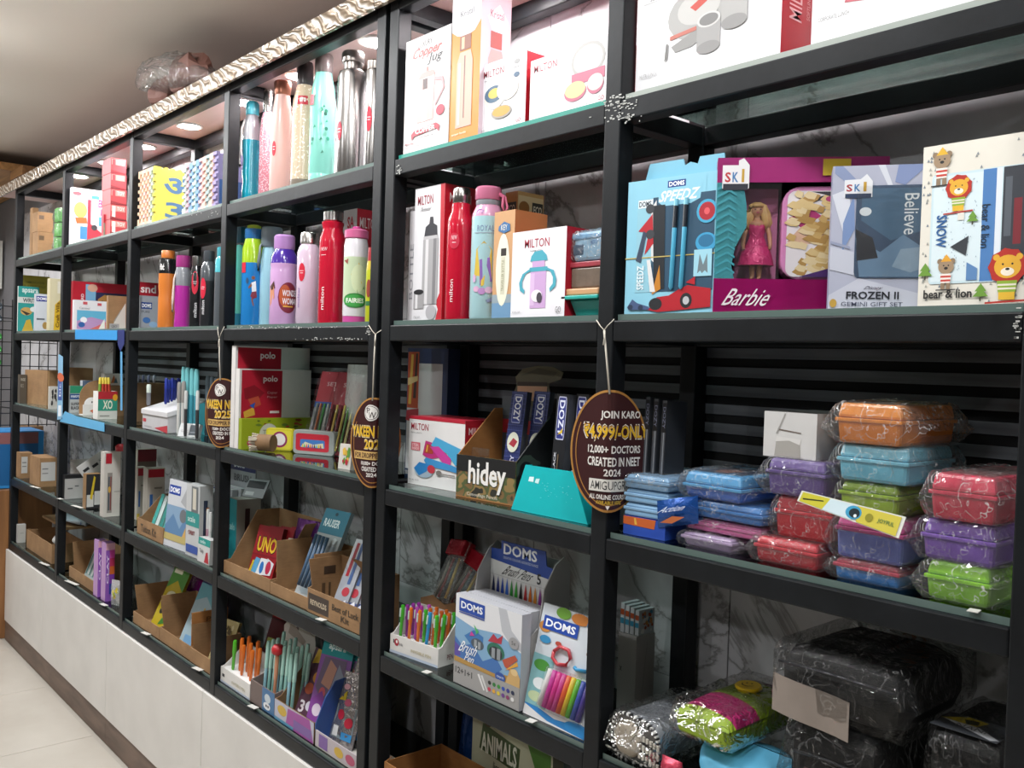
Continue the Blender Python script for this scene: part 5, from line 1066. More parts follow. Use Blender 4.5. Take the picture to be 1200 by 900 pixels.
MB().box(.003, .004, .2355, .095, .075, .2365, mat('#3a3d42', .5)).build('paper_tag', t)
printed(tg, lambda s, q, l: (.003+.092*s, .004+.07*q, .2367+l), 'printed_tag', t)
wrap(t, .105, .20, .235, 86, FILMD, .006, .008)
# round sticker and boxed sketch on the marble behind
t = thing('wall_sticker', 'black line drawing sticker with an orange sun on the marble wall', 'sticker', (.36, .3025, ZC-.60))
mb = MB()
def lineseg(pts, r=.003): return MB().tube([(a, 0, b) for a, b in pts], r, mat('#17181a', .5), 5)
lineseg([(-.02, -.12), (-.02, .02), (.14, .02)], .0012).build('thin_frame', t)
lineseg([(.0, -.02), (.10, -.02), (.0, -.05), (.10, -.05), (.0, -.085), (.10, -.085)], .0045).build('zigzag', t)
lineseg([(.10+.07*math.cos(R(100+k*10)), .085+.07*math.sin(R(100+k*10))) for k in range(18)], .004).build('arc', t)
MB().prism([(.135+(.035 if k % 2 else .02)*math.cos(2*PI*k/20), .085+(.035 if k % 2 else .02)*math.sin(2*PI*k/20)) for k in range(20)], lambda a, b, c: (a, c, b), -.001, .0, mat('#9a5a35', .6)).build('sun', t)
# --- bottom row, bay F-G
z5 = LV['L5r']
p = on_z(455, 905, z5)
t = tray('open_carton', 'open orange-brown carton at the very bottom, left of the middle post', 'carton', (-.70, .012, z5), .30, .18, .135, .135, 0, KRAFT2, KRAFT3, notch=.98)
box_m('puzzle_box', 'animals puzzle box with green lettering, standing behind the open carton', 'puzzle', (-.60, .215, z5), .30, .035, z_at(836, -.5, .215)-z5-.01, 0, 0, front='#b9b79c', side='#6f6a55', fp=[
    ('P', [(.10, .62), (.14, .88), (.62, .80), (.60, .56)], '#4a5a3a'), ('B', 'ANIMALS', .12, .60, .58, .80, '#e3e0cf'), ('T', 'Jigsaw Puzzle', .28, .44, .62, .56, '#3a3a2c'), ('E', .20, .92, .06, .06, '#5a4a34'), ('P', [(.66, .98), (.98, .98), (.98, .6), (.8, .7)], '#4f7a34'), ('P', [(.62+.2+.2*(1.12 if k % 2 else .95)*math.cos(2*PI*k/16)-.02, .3+.28*(1.12 if k % 2 else .95)*math.sin(2*PI*k/16)) for k in range(16)], '#d9c02a'), ('B', '4 in 1', .70, .36, .90, .46, '#5a2a1c'), ('B', 'PUZZLE', .66, .20, .94, .32, '#5a2a1c')]+scatter(.05, .05, .55, .4, ['#6a8a4a', '#a39a5a', '#8a5a3a'], 18, 4, .05))
t = pillow('blue_gift_bag', 'dark blue shiny bag in the shadow behind the double post', 'bag', (-.70, .22, z5), .10, .27, .05, m_foil('blue_foil', '#1c3f78', .2, 30, .4), 0, 6, 12)

# ================================================================== bottles
def y_at(u, x, z):
    q = RT*FPX - FW*(u-600)
    return CAM.y - (q.x*(x-CAM.x)+q.z*(z-CAM.z))/q.y
def sbox(name, label, cat, lev, u0, y0, u1, vt, thick, zb=None, tilt=0, **kw):
    """box whose broad printed face looks along the aisle (towards +x)"""
    z0 = LV[lev] if zb is None else zb
    x = x_at(u0, y0, z0); y1 = min(y_at(u1, x, z0), .286); h = z_at(vt, x, y0)-z0 if vt > 1 else vt
    return box_m(name, label, cat, (x, y0, z0), max(y1-y0, .02), thick, h, R(90), tilt, **kw)
def bottle(label, lev, u, y, wpx, vt, parts, prints=None, strap=None, name='water_bottle', cat='bottle', group=None):
    """parts: (part name, material, [(radius fraction, height fraction), ...])"""
    z0 = LV[lev]; x = x_at(u, y, z0); R_ = metres(wpx, (x, y, z0))/2; H_ = z_at(vt, x, y)-z0
    t = thing(name, label, cat, (x, y, z0), 0, 0, group)
    prof = []
    for nm, m_, pr in parts:
        bo = MB().lathe([(r*R_, q*H_) for r, q in pr], m_, 28).build(nm, t, smooth=True, auto=35); prof += pr
        if nm == 'body': body = bo
        cap = bo
    prof = sorted(prof, key=lambda k: k[1])
    def rad(q):
        for (r0, q0), (r1, q1) in zip(prof[:-1], prof[1:]):
            if q0 <= q <= q1 and q1 > q0: return r0+(r1-r0)*(q-q0)/(q1-q0)
        return 1.
    ph = math.atan2(CAM.y-y, CAM.x-x)
    if prints:                                  # s in -1..1 across the visible front, q in 0..1 of the height
        def fn(s, q, l):
            rr = rad(min(.999, max(.001, q)))*R_+l+.0002; an = ph+s*1.25
            return (rr*math.cos(an), rr*math.sin(an), q*H_)
        printed(prints, fn, 'printed_artwork', body, nx=9)
    if strap:
        m_, s0, q0, q1 = strap; an = ph+s0; c, s_ = math.cos(an), math.sin(an); tx, ty = -s_, c
        pts = [(c*R_*.8, s_*R_*.8, q0*H_), (c*R_*1.15+tx*.004, s_*R_*1.15+ty*.004, (q0*.8+q1*.2)*H_), (c*R_*1.25+tx*.010, s_*R_*1.25+ty*.010, (q0*.3+q1*.7)*H_), (c*R_*1.22, s_*R_*1.22, q1*H_), (c*R_*1.2-tx*.008, s_*R_*1.2-ty*.008, (q0*.3+q1*.7)*H_), (c*R_*1.1, s_*R_*1.1, (q0*.8+q1*.2)*H_), (c*R_*.8, s_*R_*.8, q0*H_-.004)]
        MB().tube(pts, .0035, m_, 8).build('carry_strap', cap, smooth=True)
    return t
def pl(c, r=.25, coat=.5): return mat(c, r, 0, coat, .03)
def tag_red(s, q, r=.17): return [('E', s, q, r, r*.38, '#c4213a'), ('R', s-r*.6, q+.012, s+r*.6, q+.018, '#f0d9dc'), ('R', s-r*.5, q-.012, s+r*.5, q-.006, '#f0d9dc')]
straight = lambda top, neck, sh=.08: [(.92, 0), (1, .015), (1, top-sh), (neck+.12, top-sh*.3), (neck, top)]
# --- row 1, bay D-E
y = .085
bottle('teal see-through sipper bottle with grey shoulder and looped strap', 'L1', 293, y, 21, 120, [('body', pl('#1590a8', .15), [(.85, 0), (.95, .02), (1, .12), (.88, .2), (1, .3), (.9, .42), (1, .55), (1, .62)]), ('shoulder', pl('#a8aab0', .2), [(1, .62), (.95, .74), (.72, .84), (.62, .87)]), ('cap', pl('#3fa3b5'), [(.72, .87), (.74, .9), (.72, .98), (.6, 1)])], strap=(mat('#c9c6c4', .6), -1.35, .82, .36))
bottle('slim pink glitter bottle with a steel cap', 'L1', 312, .11, 19, 106, [('body', m_speckle('pink_glitter', '#c87f8c', '#f2ccd2', 240, .58), [(.9, 0), (1, .02), (1, .60), (.85, .74), (.62, .80)]), ('cap', STEEL, [(.62, .80), (.66, .82), (.66, .98), (.6, 1)])])
bottle('pale pink tapering bottle with a copper cap', 'L1', 328, y, 26, 96, [('body', pl('#d3aaa2', .4, .2), [(.9, 0), (.98, .03), (1, .3), (.98, .5), (.84, .72), (.68, .86), (.64, .88)]), ('base_ring', pl('#c09a92', .4), [(1.005, .02), (1.01, .055)]), ('cap', COPPER, [(.66, .88), (.72, .9), (.78, .985), (.7, 1)])], tag_red(-.55, .40))
bottle('cream speckled bottle with a dark brown cap', 'L1', 354, y, 28, 74, [('body', m_speckle('cream_speckle', '#c9b49a', '#efe6d8', 130, .66), [(1, .08), (1, .62), (.92, .70), (.68, .80), (.62, .82)]), ('base', pl('#7a6f62', .4), [(.95, 0), (1.01, .01), (1.01, .078)]), ('cap', pl('#3a3336', .3), [(.62, .82), (.68, .84), (.68, .97), (.6, 1)])], [('R', -.5, .655, .25, .725, '#b51c30'), ('B', 'uro', -.35, .675, .1, .71, '#f0e6e6')])
pat = []
rn = random.Random(11)
for k in range(16):
    s_, q_ = rn.uniform(-.8, .8), rn.uniform(.22, .62); c_ = rn.choice(['#2c7a62', '#3a9a7c', '#1f5a4a', '#6ab59e'])
    pat.append(('E', s_, q_, .10, .014, c_) if k % 2 else ('P', [(s_-.1, q_), (s_+.08, q_+.008), (s_, q_+.025)], c_))
bottle('mint green patterned bottle with a grey-brown cap', 'L1', 376, y, 30, 65, [('body', pl('#86cdbe', .2), [(.93, 0), (1, .02), (1, .08), (.985, .085), (1, .09), (1, .62), (.88, .74), (.66, .84), (.64, .86)]), ('cap', pl('#6f6462', .35), [(.66, .86), (.70, .87), (.70, .98), (.62, 1)])], pat+[('R', -.95, .60, -.6, .68, '#c4213a')])
bottle('wide brushed steel flask with a screw top', 'L1', 410, y, 34, 62, [('body', STEEL, [(.95, 0), (1, .02), (1, .80), (.9, .84), (.66, .86)]), ('neck', CAPSTEEL, [(.62, .86), (.62, .92)]), ('cap', CAPSTEEL, [(.76, .915), (.78, .93), (.78, .985), (.7, 1)])], tag_red(-.75, .36, .2)+[('T', 'urban steel', -.88, .03, -.74, .22, '#4a4846', 90)])
bottle('slim steel flask half hidden by the double post', 'L1', 436, .07, 20, 72, [('body', STEEL, [(.95, 0), (1, .02), (1, .90), (.9, .92)]), ('cap', CAPSTEEL, [(.9, .92), (.92, .93), (.92, .99), (.8, 1)])], tag_red(-.45, .46, .3)+[('T', 'urban steel', -.75, .05, -.55, .25, '#4a4846', 90)])
# --- row 2, bay D-E
y = .07
bottle('dark teal bottle at the left end of the lilac bottle row', 'L2', 283, .10, 17, 267, [('body', pl('#4fa597', .3), [(.95, 0), (1, .12), (1, .82)]), ('foot', pl('#16637a', .3), [(1.01, 0), (1.02, .13)]), ('cap', pl('#135a72', .3), [(1.0, .84), (1.02, .86), (1.0, 1)])])
bottle('blue and lime sports bottle with a tennis player printed', 'L2', 295, y, 26, 264, [('body', pl('#1c78bc', .25), [(.95, 0), (1, .02), (1, .62)]), ('shoulder', pl('#9cbf24', .2), [(1, .62), (.98, .76), (.8, .84), (.76, .86)]), ('cap', pl('#1f5f94', .3), [(.78, .86), (.8, .88), (.8, .955), (.75, .96)]), ('lid_tip', pl('#a5b52c', .3), [(.6, .96), (.62, .99), (.4, 1)])],
       [('P', [(-.1, .42), (.2, .44), (.25, .34), (-.05, .33)], '#e3e6ea'), ('E', .02, .47, .12, .018, '#7a4a34'), ('P', [(-.05, .33), (.25, .34), (.3, .28), (.0, .26), (-.15, .29)], '#7a2234'), ('P', [(.0, .27), (.1, .2), (.05, .19), (-.1, .26)], '#7a4a34'), ('P', [(-.1, .42), (-.3, .38), (-.28, .36), (-.05, .39)], '#7a4a34'), ('E', -.4, .44, .1, .03, '#2a4a6a'), ('R', -.95, .52, -.55, .62, '#c4213a')])
bottle('pale blue bottle with grey lid and hanging grey strap', 'L2', 316, .11, 25, 267, [('body', pl('#8fbccc', .3), [(.95, 0), (1, .02), (1, .66), (.85, .76), (.8, .8)]), ('cap', pl('#6f7d86', .4), [(.9, .80), (1, .82), (1, .96), (.9, 1)])], strap=(mat('#6a747a', .5), -1.2, .86, .56))
bottle('lilac bottle with a red round logo and purple shoulder', 'L2', 331, y, 31, 276, [('body', pl('#c39ac6', .3), [(.95, 0), (1, .02), (1, .60), (.97, .63), (1, .66), (1, .68)]), ('shoulder', pl('#4a2f96', .15), [(1, .68), (.97, .76), (.75, .83), (.72, .84)]), ('cap', pl('#b083be', .35), [(.74, .84), (.78, .86), (.78, .98), (.68, 1)])],
       [('E', .30, .30, .62, .17, '#7a2238'), ('E', .10, .32, .35, .12, '#b5522a'), ('P', [(-.95, .20), (-.55, .30), (-.6, .42), (-.95, .40)], '#c98a6a'), ('P', [(-.98, .42), (-.6, .48), (-.5, .40), (-.8, .38)], '#4a2a22'), ('B', 'WONDER', -.05, .315, .92, .385, '#e9e0e6'), ('B', 'WOMAN', -.05, .225, .92, .295, '#e9e0e6'), ('R', .0, .195, .6, .21, '#e9b04a')])
bottle('pearly pink flask with steel cap and red round sticker', 'L2', 360, y, 27, 273, [('body', pl('#c7b2c4', .3), [(.9, 0), (1, .03), (1, .78), (.85, .84), (.70, .87)]), ('cap', STEEL, [(.72, .87), (.78, .88), (.78, .985), (.7, 1)])], tag_red(-.5, .56, .26)+[('T', 'molzer', -.82, .18, -.62, .40, '#7f5f9a', 90)])
bottle('tall glossy red bottle with a ribbed steel cap, behind the pearly flask', 'L2', 387, y, 30, 248, [('body', pl('#b81630', .18), [(.95, 0), (1, .02), (1, .72), (.98, .76), (.78, .83), (.80, .86), (.86, .88), (.86, .90), (.70, .91)]), ('cap', STEEL, [(.72, .91), (.76, .915), (.76, .99), (.66, 1)])], [('T', 'milton', -.72, .12, -.45, .32, '#f0dcdf', 90), ('T', 'NEW', -.78, .64, -.3, .67, '#e9c4c9'), ('R', -.75, .60, -.4, .605, '#e9c4c9')])
bottle('white kids bottle with green picture band and pink lid', 'L2', 415, y, 28, 266, [('body', pl('#d9d7dc', .25), [(.98, .07), (1, .09), (1, .80), (.92, .86), (.9, .87)]), ('foot', pl('#c04a92', .3), [(.92, 0), (.98, .01), (.98, .068)]), ('cap', pl('#c4608c', .35), [(.92, .87), (1.0, .88), (1.0, .955), (.8, .97)]), ('spout', pl('#c2458c', .35), [(.35, .97), (.37, .99), (.3, 1)])],
       [('R', -1, .22, 1, .68, '#b9c9a8'), ('E', .2, .46, .5, .14, '#c9d4b0'), ('P', [(-.3, .50), (.2, .62), (.6, .52), (.4, .40), (-.1, .40)], '#d0b84f'), ('P', [(.1, .34), (.6, .38), (.9, .26), (.3, .23)], '#4f8a34'), ('E', .0, .23, .85, .075, '#2f7a3a'), ('E', .0, .23, .78, .06, '#3f9a48'), ('B', 'FAIRIES', -.6, .205, .6, .255, '#eef2ea'), ('P', [(-.9, .64), (-.5, .66), (-.55, .6)], '#8a4a3a')])
bottle('yellow kids bottle mostly hidden by the double post', 'L2', 438.5, .06, 22, 291, [('body', pl('#b9c024', .3), [(.95, 0), (1, .02), (1, .70)]), ('shoulder', pl('#c9b02a', .3), [(1, .70), (.9, .82)]), ('cap', pl('#a8343a', .35), [(.85, .82), (.88, .84), (.85, 1)])], [('R', -1, .22, 0, .28, '#2f6a3a'), ('E', -.6, .45, .3, .12, '#8a3a2a')])
x = x_at(404, .2, LV['L2'])
box_m('flask_box', 'red and white bottle carton standing behind the tall red bottle', 'box', (x, .185, LV['L2']), .075, .085, z_at(247, x, .185)-LV['L2'], R(2), 0, front='#cfc9cb', side='#b01c30', fp=[('B', 'SA', .3, .84, .8, .94, '#b01c30')], sp=[('T', 'MILTON', .12, .84, .9, .93, '#f0dfe2')])
# --- row 2, bay C-D
y = .06
bottle('orange sports bottle with black neck band', 'L2', 195, y, 20, 294, [('body', pl('#c9742c', .35), [(.95, 0), (1, .02), (1, .38), (.93, .45), (1, .52), (1, .70)]), ('neck_band', pl('#17181a', .2), [(1.01, .70), (1.02, .82), (.9, .88), (.7, .9)]), ('cap', pl('#c4702c', .4), [(.72, .9), (.75, .91), (.75, .99), (.7, 1)])], [('B', 'fit', -.8, .74, -.3, .82, '#e6e3e0')]+[('P', [(-.7, .40+.03*k), (.5, .44+.03*k), (.5, .45+.03*k), (-.7, .41+.03*k)], '#a85a1c') for k in range(5)])
bottle('magenta bottle with grey shoulder and white cord', 'L2', 213, y, 18, 300, [('body', pl('#ad2f96', .25), [(.95, 0), (1, .02), (.9, .2), (1, .3), (1, .58)]), ('shoulder', pl('#7f8288', .3), [(1, .58), (1, .76), (.8, .84)]), ('cap', pl('#9c2f7a', .4), [(.85, .84), (.9, .86), (.88, 1)])], strap=(mat('#c9b8b0', .6), -1.3, .78, .22))
bottle('black slim flask with steel cap and red sticker', 'L2', 229, y+.02, 15, 300, [('body', pl('#1a1b1e', .25), [(.95, 0), (1, .02), (1, .74), (.8, .82), (.7, .86)]), ('cap', STEEL, [(.72, .86), (.76, .88), (.76, .99), (.68, 1)])], tag_red(-.2, .62, .42)+[('T', 'milton', -.3, .14, .1, .34, '#e6e3e6', 90)])
bottle('charcoal sports bottle with grey screw cap and red sticker', 'L2', 243, y, 18, 294, [('body', pl('#202226', .3), [(.95, 0), (1, .02), (1, .60)]), ('shoulder', pl('#484d52', .25), [(1, .60), (1, .76), (.75, .84), (.6, .86)]), ('cap', pl('#3c4146', .4), [(.62, .86), (.7, .88), (.68, .99), (.6, 1)])], tag_red(-.6, .50, .36)+[('T', 'milton', -.7, .16, -.35, .34, '#e6e3e6', 90)])
bottle('grey bottle with aqua top beside the fourth post', 'L2', 258, y-.01, 15, 290, [('body', pl('#555b60', .3), [(.95, 0), (1, .02), (1, .68)]), ('shoulder', pl('#4fb0bc', .25), [(1, .68), (.95, .84), (.7, .88)]), ('cap', pl('#3f9aa8', .4), [(.72, .88), (.76, .9), (.72, 1)])])
x = x_at(164, .10, LV['L2'])
sbox('game_box', 'red game box with white lettering behind the orange bottle', 'box', 'L2', 160, .12, 196, 330, .05, front='#a81a2c', side='#a81a2c', fp=[('B', 'snd', .1, .78, .6, .95, '#f0e3e3'), ('R', 0, 0, 1, .7, '#8a8f96')])
sbox('art_kit_box', 'white and blue art kit box left of the orange bottle', 'box', 'L2', 163.5, .05, 186, 346, .04, front='#9a9fa8', side='#c4c8ce', fp=[('R', .05, .60, .62, .80, '#1e3f86'), ('B', 'DOMS', .1, .64, .58, .76, '#ffffff'), ('T', 'PURE', .1, .48, .5, .55, '#4a4f55'), ('E', .35, .26, .2, .09, '#3f6fae'), ('E', .7, .14, .22, .09, '#8fb0d0')])
# --- row 1, bay C-D : foam mats
FOAM = {}
def foam_mat(label, x, y0, z0, L, H_, th, col, ph, group, prints=None):
    t = thing('foam_mat', label, 'foam mat', (x, y0, z0), 0, 0, group)
    n = 15; te = .007; out = []
    for (ax, ay), (dx_, dy_), (nx_, ny_), LL in (((0, 0), (1, 0), (0, 1), L), ((L, 0), (0, 1), (-1, 0), H_), ((L, H_), (-1, 0), (0, -1), L), ((0, H_), (0, -1), (1, 0), H_)):
        for k in range(n):
            up = (k+ph) % 2 or k in (0, n-1); i_ = 0 if up else te
            for q in ((k+.08)/n, (k+.92)/n):
                if k == 0 and q < .05: q = 0
                if k == n-1 and q > .95: continue
                out.append((ax+dx_*q*LL+nx_*i_, ay+dy_*q*LL+ny_*i_))
    MB().prism(out, lambda a, b, c: (c, a, b), 0, th, mat(col, .8, var=.1, scale=60)).build('foam_body', t)
    if prints: printed(prints, lambda s, q, l: (th+l, s*L, q*H_), 'raised_letters', t)
    return t
z1 = LV['L1']; xa = POST['C']+S+.004; xb = x_at(180, .022, z1)
N1 = 9; th = (xb-xa)/N1; H1 = z_at(194, xb, .022)-z1
c1 = ['#d9bda0', '#d6b3a2', '#ddc4a6', '#d6b9b2', '#dab097', '#dcb9a4', '#b9c2b0', '#c2c9b4', '#cfc255']
for k in range(N1):
    last = k == N1-1
    foam_mat('yellow foam mat with blue letters, outermost of the peach pack' if last else ('grey-green' if k in (6, 7) else 'peach')+' foam mat edge, '+ORD[k]+' from the third post in its pack', xa+th*k, .022, z1, .20, H1, th-.0012, c1[k], k, 'foam mats of the peach pack', [('B', '3', .22, .12, .62, .40, '#4a6f96'), ('B', 'अ', .18, .52, .78, .84, '#4a6f96')] if last else None)
xa = x_at(213, .022, z1); xb = x_at(252.5, .022, z1); N2 = 10; th = (xb-xa)/N2; H2 = z_at(176, xb, .022)-z1
c2 = ['#bdd0c6', '#c4a5ae', '#84a5c4', '#c6d6ce', '#7fa2c2', '#d2b0b2', '#d9b8aa', '#9fb3b3', '#d6b8aa', '#9a8fb8']
for k in range(N2):
    last = k == N2-1
    foam_mat('lilac and blue foam mat facing outward next to the fourth post' if last else 'pastel '+('green', 'pink', 'blue', 'mint', 'deep blue', 'rose', 'salmon', 'sage', 'peach')[k]+' foam mat in the second pack', xa+th*k, .022, z1, .20, H2*(.93+.07*k/N2), th-.0012, c2[k], k, 'foam mats of the pastel pack', [('R', .06, .06, .94, .5, '#3a5f9c')] if last else None)
# --- row 1, bays A-B and B-C
sbox('board_game_box', 'white building game box with a toy picture, upright by the second post', 'box', 'L1', 83, .02, 134, 219, .035, front='#e3dfe4', side='#d2ced4', fp=[('E', .12, .90, .1, .035, '#c4525a'), ('E', .2, .62, .15, .14, '#d9a05a'), ('P', [(.08, .48), (.34, .50), (.36, .40), (.12, .38)], '#c9602a'), ('R', .2, .12, .36, .34, '#3f7fb5'), ('R', .36, .1, .44, .82, '#b02a3a'), ('P', [(.44, .4), (.9, .14), (.9, .1), (.40, .1)], '#b02a3a'), ('B', 'Build', .60, .70, .98, .84, '#8a2f6a'), ('B', 'It', .66, .56, .86, .68, '#8a2f6a'), ('R', .62, .38, .8, .54, '#3f8fc9'), ('E', .52, .34, .07, .05, '#2a2a2c'), ('R', .44, .84, .62, .9, '#3f7fc0')])
zz = z1
for k in range(5):
    t = sbox('toy_carton', ('lowest', 'second', 'third', 'fourth', 'topmost')[k]+' red carton of the leaning stack at the third post', 'box', 'L1', 129+.2*k, .022, 148.5-.2*k, .066, .12, zb=zz, front='#b23a40', side='#b5454a', fp=[('R', .05, .55, .9, .92, '#c98a80'), ('R', .1, .1, .3, .9, '#d9cfc9' if k < 2 else '#b23a40'), ('T', 'TOY', .4, .62, .85, .85, '#f0e3e0'), ('P', [(0, .2), (1, .05), (1, 0), (0, 0)], '#7f1f28')], group='red cartons in the leaning stack')
    zz += .068
sbox('toy_carton', 'small green and red box in front of the red carton stack', 'box', 'L1', 121, .015, 129, 251, .03, front='#8f9a86', side='#b02a3a', fp=[('R', 0, .6, 1, 1, '#b02a3a')])
zz = z1
for k in range(2):
    sbox('brown_carton', ('lower', 'upper')[k]+' plain brown carton at the far end of the top row', 'carton', 'L1', 44, .02, 62, .12 if k == 0 else .105, .11, zb=zz, front=KRAFT, side=KRAFT, fp=[('R', .08, .62, .4, .82, '#5a4632'), ('R', .05, .45, .9, .47, '#8a6a48')]); zz += .122
sbox('brown_carton', 'narrow brown carton behind the first post, top row', 'carton', 'L1', 37, .05, 44, 243, .05, front=KRAFT, side=KRAFT)
zz = z1
for k in range(3):
    x = x_at(57, .03, z1); q = box_m('green_pack', ('bottom', 'middle', 'upper')[k]+' bright green pack in clear film beside the brown cartons', 'pack', (x+.09, .05, zz), .13, .07, .068, R(90), 0, front='#4fa53f', side='#57ad47', fp=scatter(.1, .1, .9, .9, ['#d9e6d2', '#2f7a2c', '#a9d49a'], 6, k, .12), group='green packs in film')
    wrap(q, .13, .07, .068, 90+k, FILM2, .005, .012); zz += .076
# --- row 2, bays A-B and B-C
sbox('activity_book', 'yellow-green rounded card book behind the teal handwriting book', 'book', 'L2', 24, .05, 57, 322, .008, front='#b0a63a', side='#9a9030', fp=[('T', 'COMMUNICATION', .1, .86, .8, .90, '#5f6a2a'), ('T', 'BUILDING SKILLS', .1, .79, .85, .83, '#5f6a2a')])
sbox('activity_book', 'teal handwriting book at the first post', 'book', 'L2', 20.5, .012, 45, 335, .015, front='#2f9a94', side='#d9d9d4', fp=[('B', 'apsara', .18, .83, .95, .95, '#dfeeea'), ('R', 0, .63, 1, .76, '#d3d6d2'), ('B', 'WRITE', .22, .65, .95, .74, '#3a3a3c'), ('E', .4, .45, .28, .09, '#c9a05a'), ('P', [(.1, .48), (.6, .4), (.4, .36)], '#3a2f2a'), ('P', [(.2, .0), (.75, .0), (.6, .28), (.4, .25)], '#c9a83a'), ('E', .75, .5, .18, .06, '#e3e6e2')])
sbox('art_kit_box', 'small white and blue box in front of the teal book', 'box', 'L2', 41, .014, 56.5, 344, .03, front='#c4c8cf', side='#b0b4bb', fp=[('R', .05, .80, .9, .94, '#1e2f86'), ('B', 'DOMS', .12, .83, .84, .91, '#ffffff'), ('R', .1, .3, .7, .34, '#5a6068'), ('E', .75, .15, .2, .1, '#a5854a')])
sbox('craft_box', 'yellow and cream craft box with a jungle print by the second post', 'box', 'L2', 57.5, .014, 82.5, 326, .05, front='#cfc7a5', side='#bfb795', fp=[('P', [(.2, 0), (.25, .5), (.5, .6), (.9, .4), (1, .1), (1, 0)], '#cfa92a'), ('P', [(.55, .40), (.6, .9), (.95, .95), (1, .5)], '#5a8a54'), ('R', .35, .72, .55, .95, '#dcd8c8'), ('B', 'Craft Villa', .3, .06, .46, .55, '#6a4a14', 90), ('P', [(.6, .05), (.95, .2), (.9, .3), (.62, .12)], '#3a2f1c'), ('E', .82, .36, .14, .06, '#b08a6a')])
sbox('board_game_box', 'wide red board game box with a bear picture behind the white box', 'box', 'L2', 84.5, .022, 150, 329, .03, front='#a81428', side='#8f1020', fp=[('R', .22, .30, .40, .95, '#6fa0c0'), ('E', .34, .88, .09, .08, '#c99a84'), ('R', .40, .30, 1, .80, '#26264a'), ('P', [(.42, .32), (.44, .66), (.56, .76), (.78, .70), (.82, .5), (.70, .32)], '#a3743a'), ('E', .52, .60, .03, .03, '#1c1c22'), ('E', .68, .56, .03, .03, '#1c1c22'), ('B', 'BOARD', .14, .45, .19, .75, '#e3cfd2', 90), ('R', 0, 0, .06, .22, '#2a4a9c')])
sbox('puzzle_box', 'small white box with a blue and pink landscape in front of the red game', 'box', 'L2', 86.5, .014, 126, 351, .03, front='#dcd9dc', side='#c9c6c9', fp=[('R', .08, .03, .94, .66, '#5fa9c9'), ('P', [(.08, .03), (.94, .03), (.94, .35), (.5, .45), (.08, .3)], '#b08ab5'), ('P', [(.45, .03), (.94, .03), (.94, .3)], '#c9605c'), ('E', .28, .34, .1, .1, '#e9e6ea'), ('E', .22, .18, .1, .09, '#2a5a9c'), ('P', [(.72, .05), (.9, .42), (.92, .05)], '#e0dfd6'), ('R', .25, .86, .38, .95, '#c4525a'), ('R', .68, .84, .8, .93, '#c4525a'), ('T', 'Carnival', .15, .70, .45, .77, '#7a7a80')])
sbox('flat_carton', 'kraft pack with a white printed corner beside the third post', 'carton', 'L2', 126, .018, 147.5, 346, .02, front=KRAFT, side=KRAFT, fp=[('P', [(.15, .0), (.95, .8), (.98, 0)], '#c9c6bd'), ('P', [(.3, .22), (.7, .6), (.72, .56), (.34, .2)], '#8f8a80'), ('R', .1, 0, .62, .16, '#9a9a9a'), ('T', 'GEO', .2, .04, .5, .12, '#2c2c2e')])

# ================================================================== third row, left bays
z3 = LV['L3l']
# --- bay A-B
sbox('brown_carton', 'dark brown carton with white lettering at the far post', 'carton', 'L3l', 23, .012, 31, 439, .05, front=mat('#4f463a', .8), side=mat('#4a4136', .8), fp=[('B', 'FRAGILE', .1, .78, .75, .88, '#a8a398'), ('T', 'NO 12', .1, .55, .5, .68, '#a8a398')])
p = on_z(33, 472, z3)
box_m('brown_carton', 'plain kraft carton beside the dark carton, third row', 'carton', (p.x, .045, z3), .30, .17, z_at(433, p.x, .045)-z3, R(8), 0, front=KRAFT, side=KRAFT, sp=[('R', .3, .4, .75, .62, '#5a4632'), ('R', .02, .0, .06, 1, '#b08c62')])
sbox('marker_pack', 'small black and white marker pack before the kraft carton', 'pack', 'L3l', 58, .02, 67.5, 453, .03, front='#c4c2bc', side='#b5b3ad', fp=scatter(.05, .1, .95, .95, ['#1c1c1e', '#2a2a2c'], 12, 3, .14))
# --- bay B-C
sbox('brown_carton', 'kraft carton at the back of the pencil cup shelf', 'carton', 'L3l', 80, .10, 108, 431, .14, front=KRAFT, side=KRAFT)
sbox('black_box', 'black tilted flat box lying on the kraft carton', 'box', 'L3l', 82, .11, 100, .03, .08, zb=LV['L3l']+.18, front='#1a1b1e', side='#202226', fp=[('R', .05, .2, .3, .8, '#4a4a4c')])
sbox('pencil_carton', 'white and green pencil carton beside the round kraft display', 'box', 'L3l', 81.5, .03, 96, 452, .02, front='#b9bcbc', side='#a9acac', fp=[('R', 0, .72, 1, 1, '#2f8f6a'), ('R', 0, .50, 1, .70, '#2a4f86'), ('B', 'natraj', .1, .53, .9, .67, '#e6eaf0'), ('B', 'SUPER', .1, .28, .8, .38, '#3a3a3c'), ('B', 'BLACK', .1, .12, .8, .24, '#3a3a3c')])
sbox('pencil_carton', 'small blue and white carton behind the round kraft display', 'box', 'L3l', 96, .09, 110, 446, .04, front='#5a6a80', side='#c0c4c8', fp=[('R', .1, .2, .9, .7, '#c4c8cc')])
x = x_at(97, .035, z3); y1 = .20
t = thing('display_tray', 'kraft display with a rounded back panel and white smiley front', 'display box', (x, .035, z3), R(90))
W_ = min(y_at(141, x, z3), .25)-.035
arc = [(0, .0), (W_, 0), (W_, .08)]+[(W_/2+W_/2*math.cos(R(k*15)), .08+.085*math.sin(R(k*15))) for k in range(0, 13)]+[(0, .08)]
MB().prism(arc, lambda a, b, c: (a, c, b), .060, .063, KRAFT).build('rounded_back', t)
MB().box(0, 0, 0, W_, .060, .003, CARDW).build('bottom', t)
MB().box(0, 0, .003, W_, .003, .05, CARDW).build('front_lip', t)
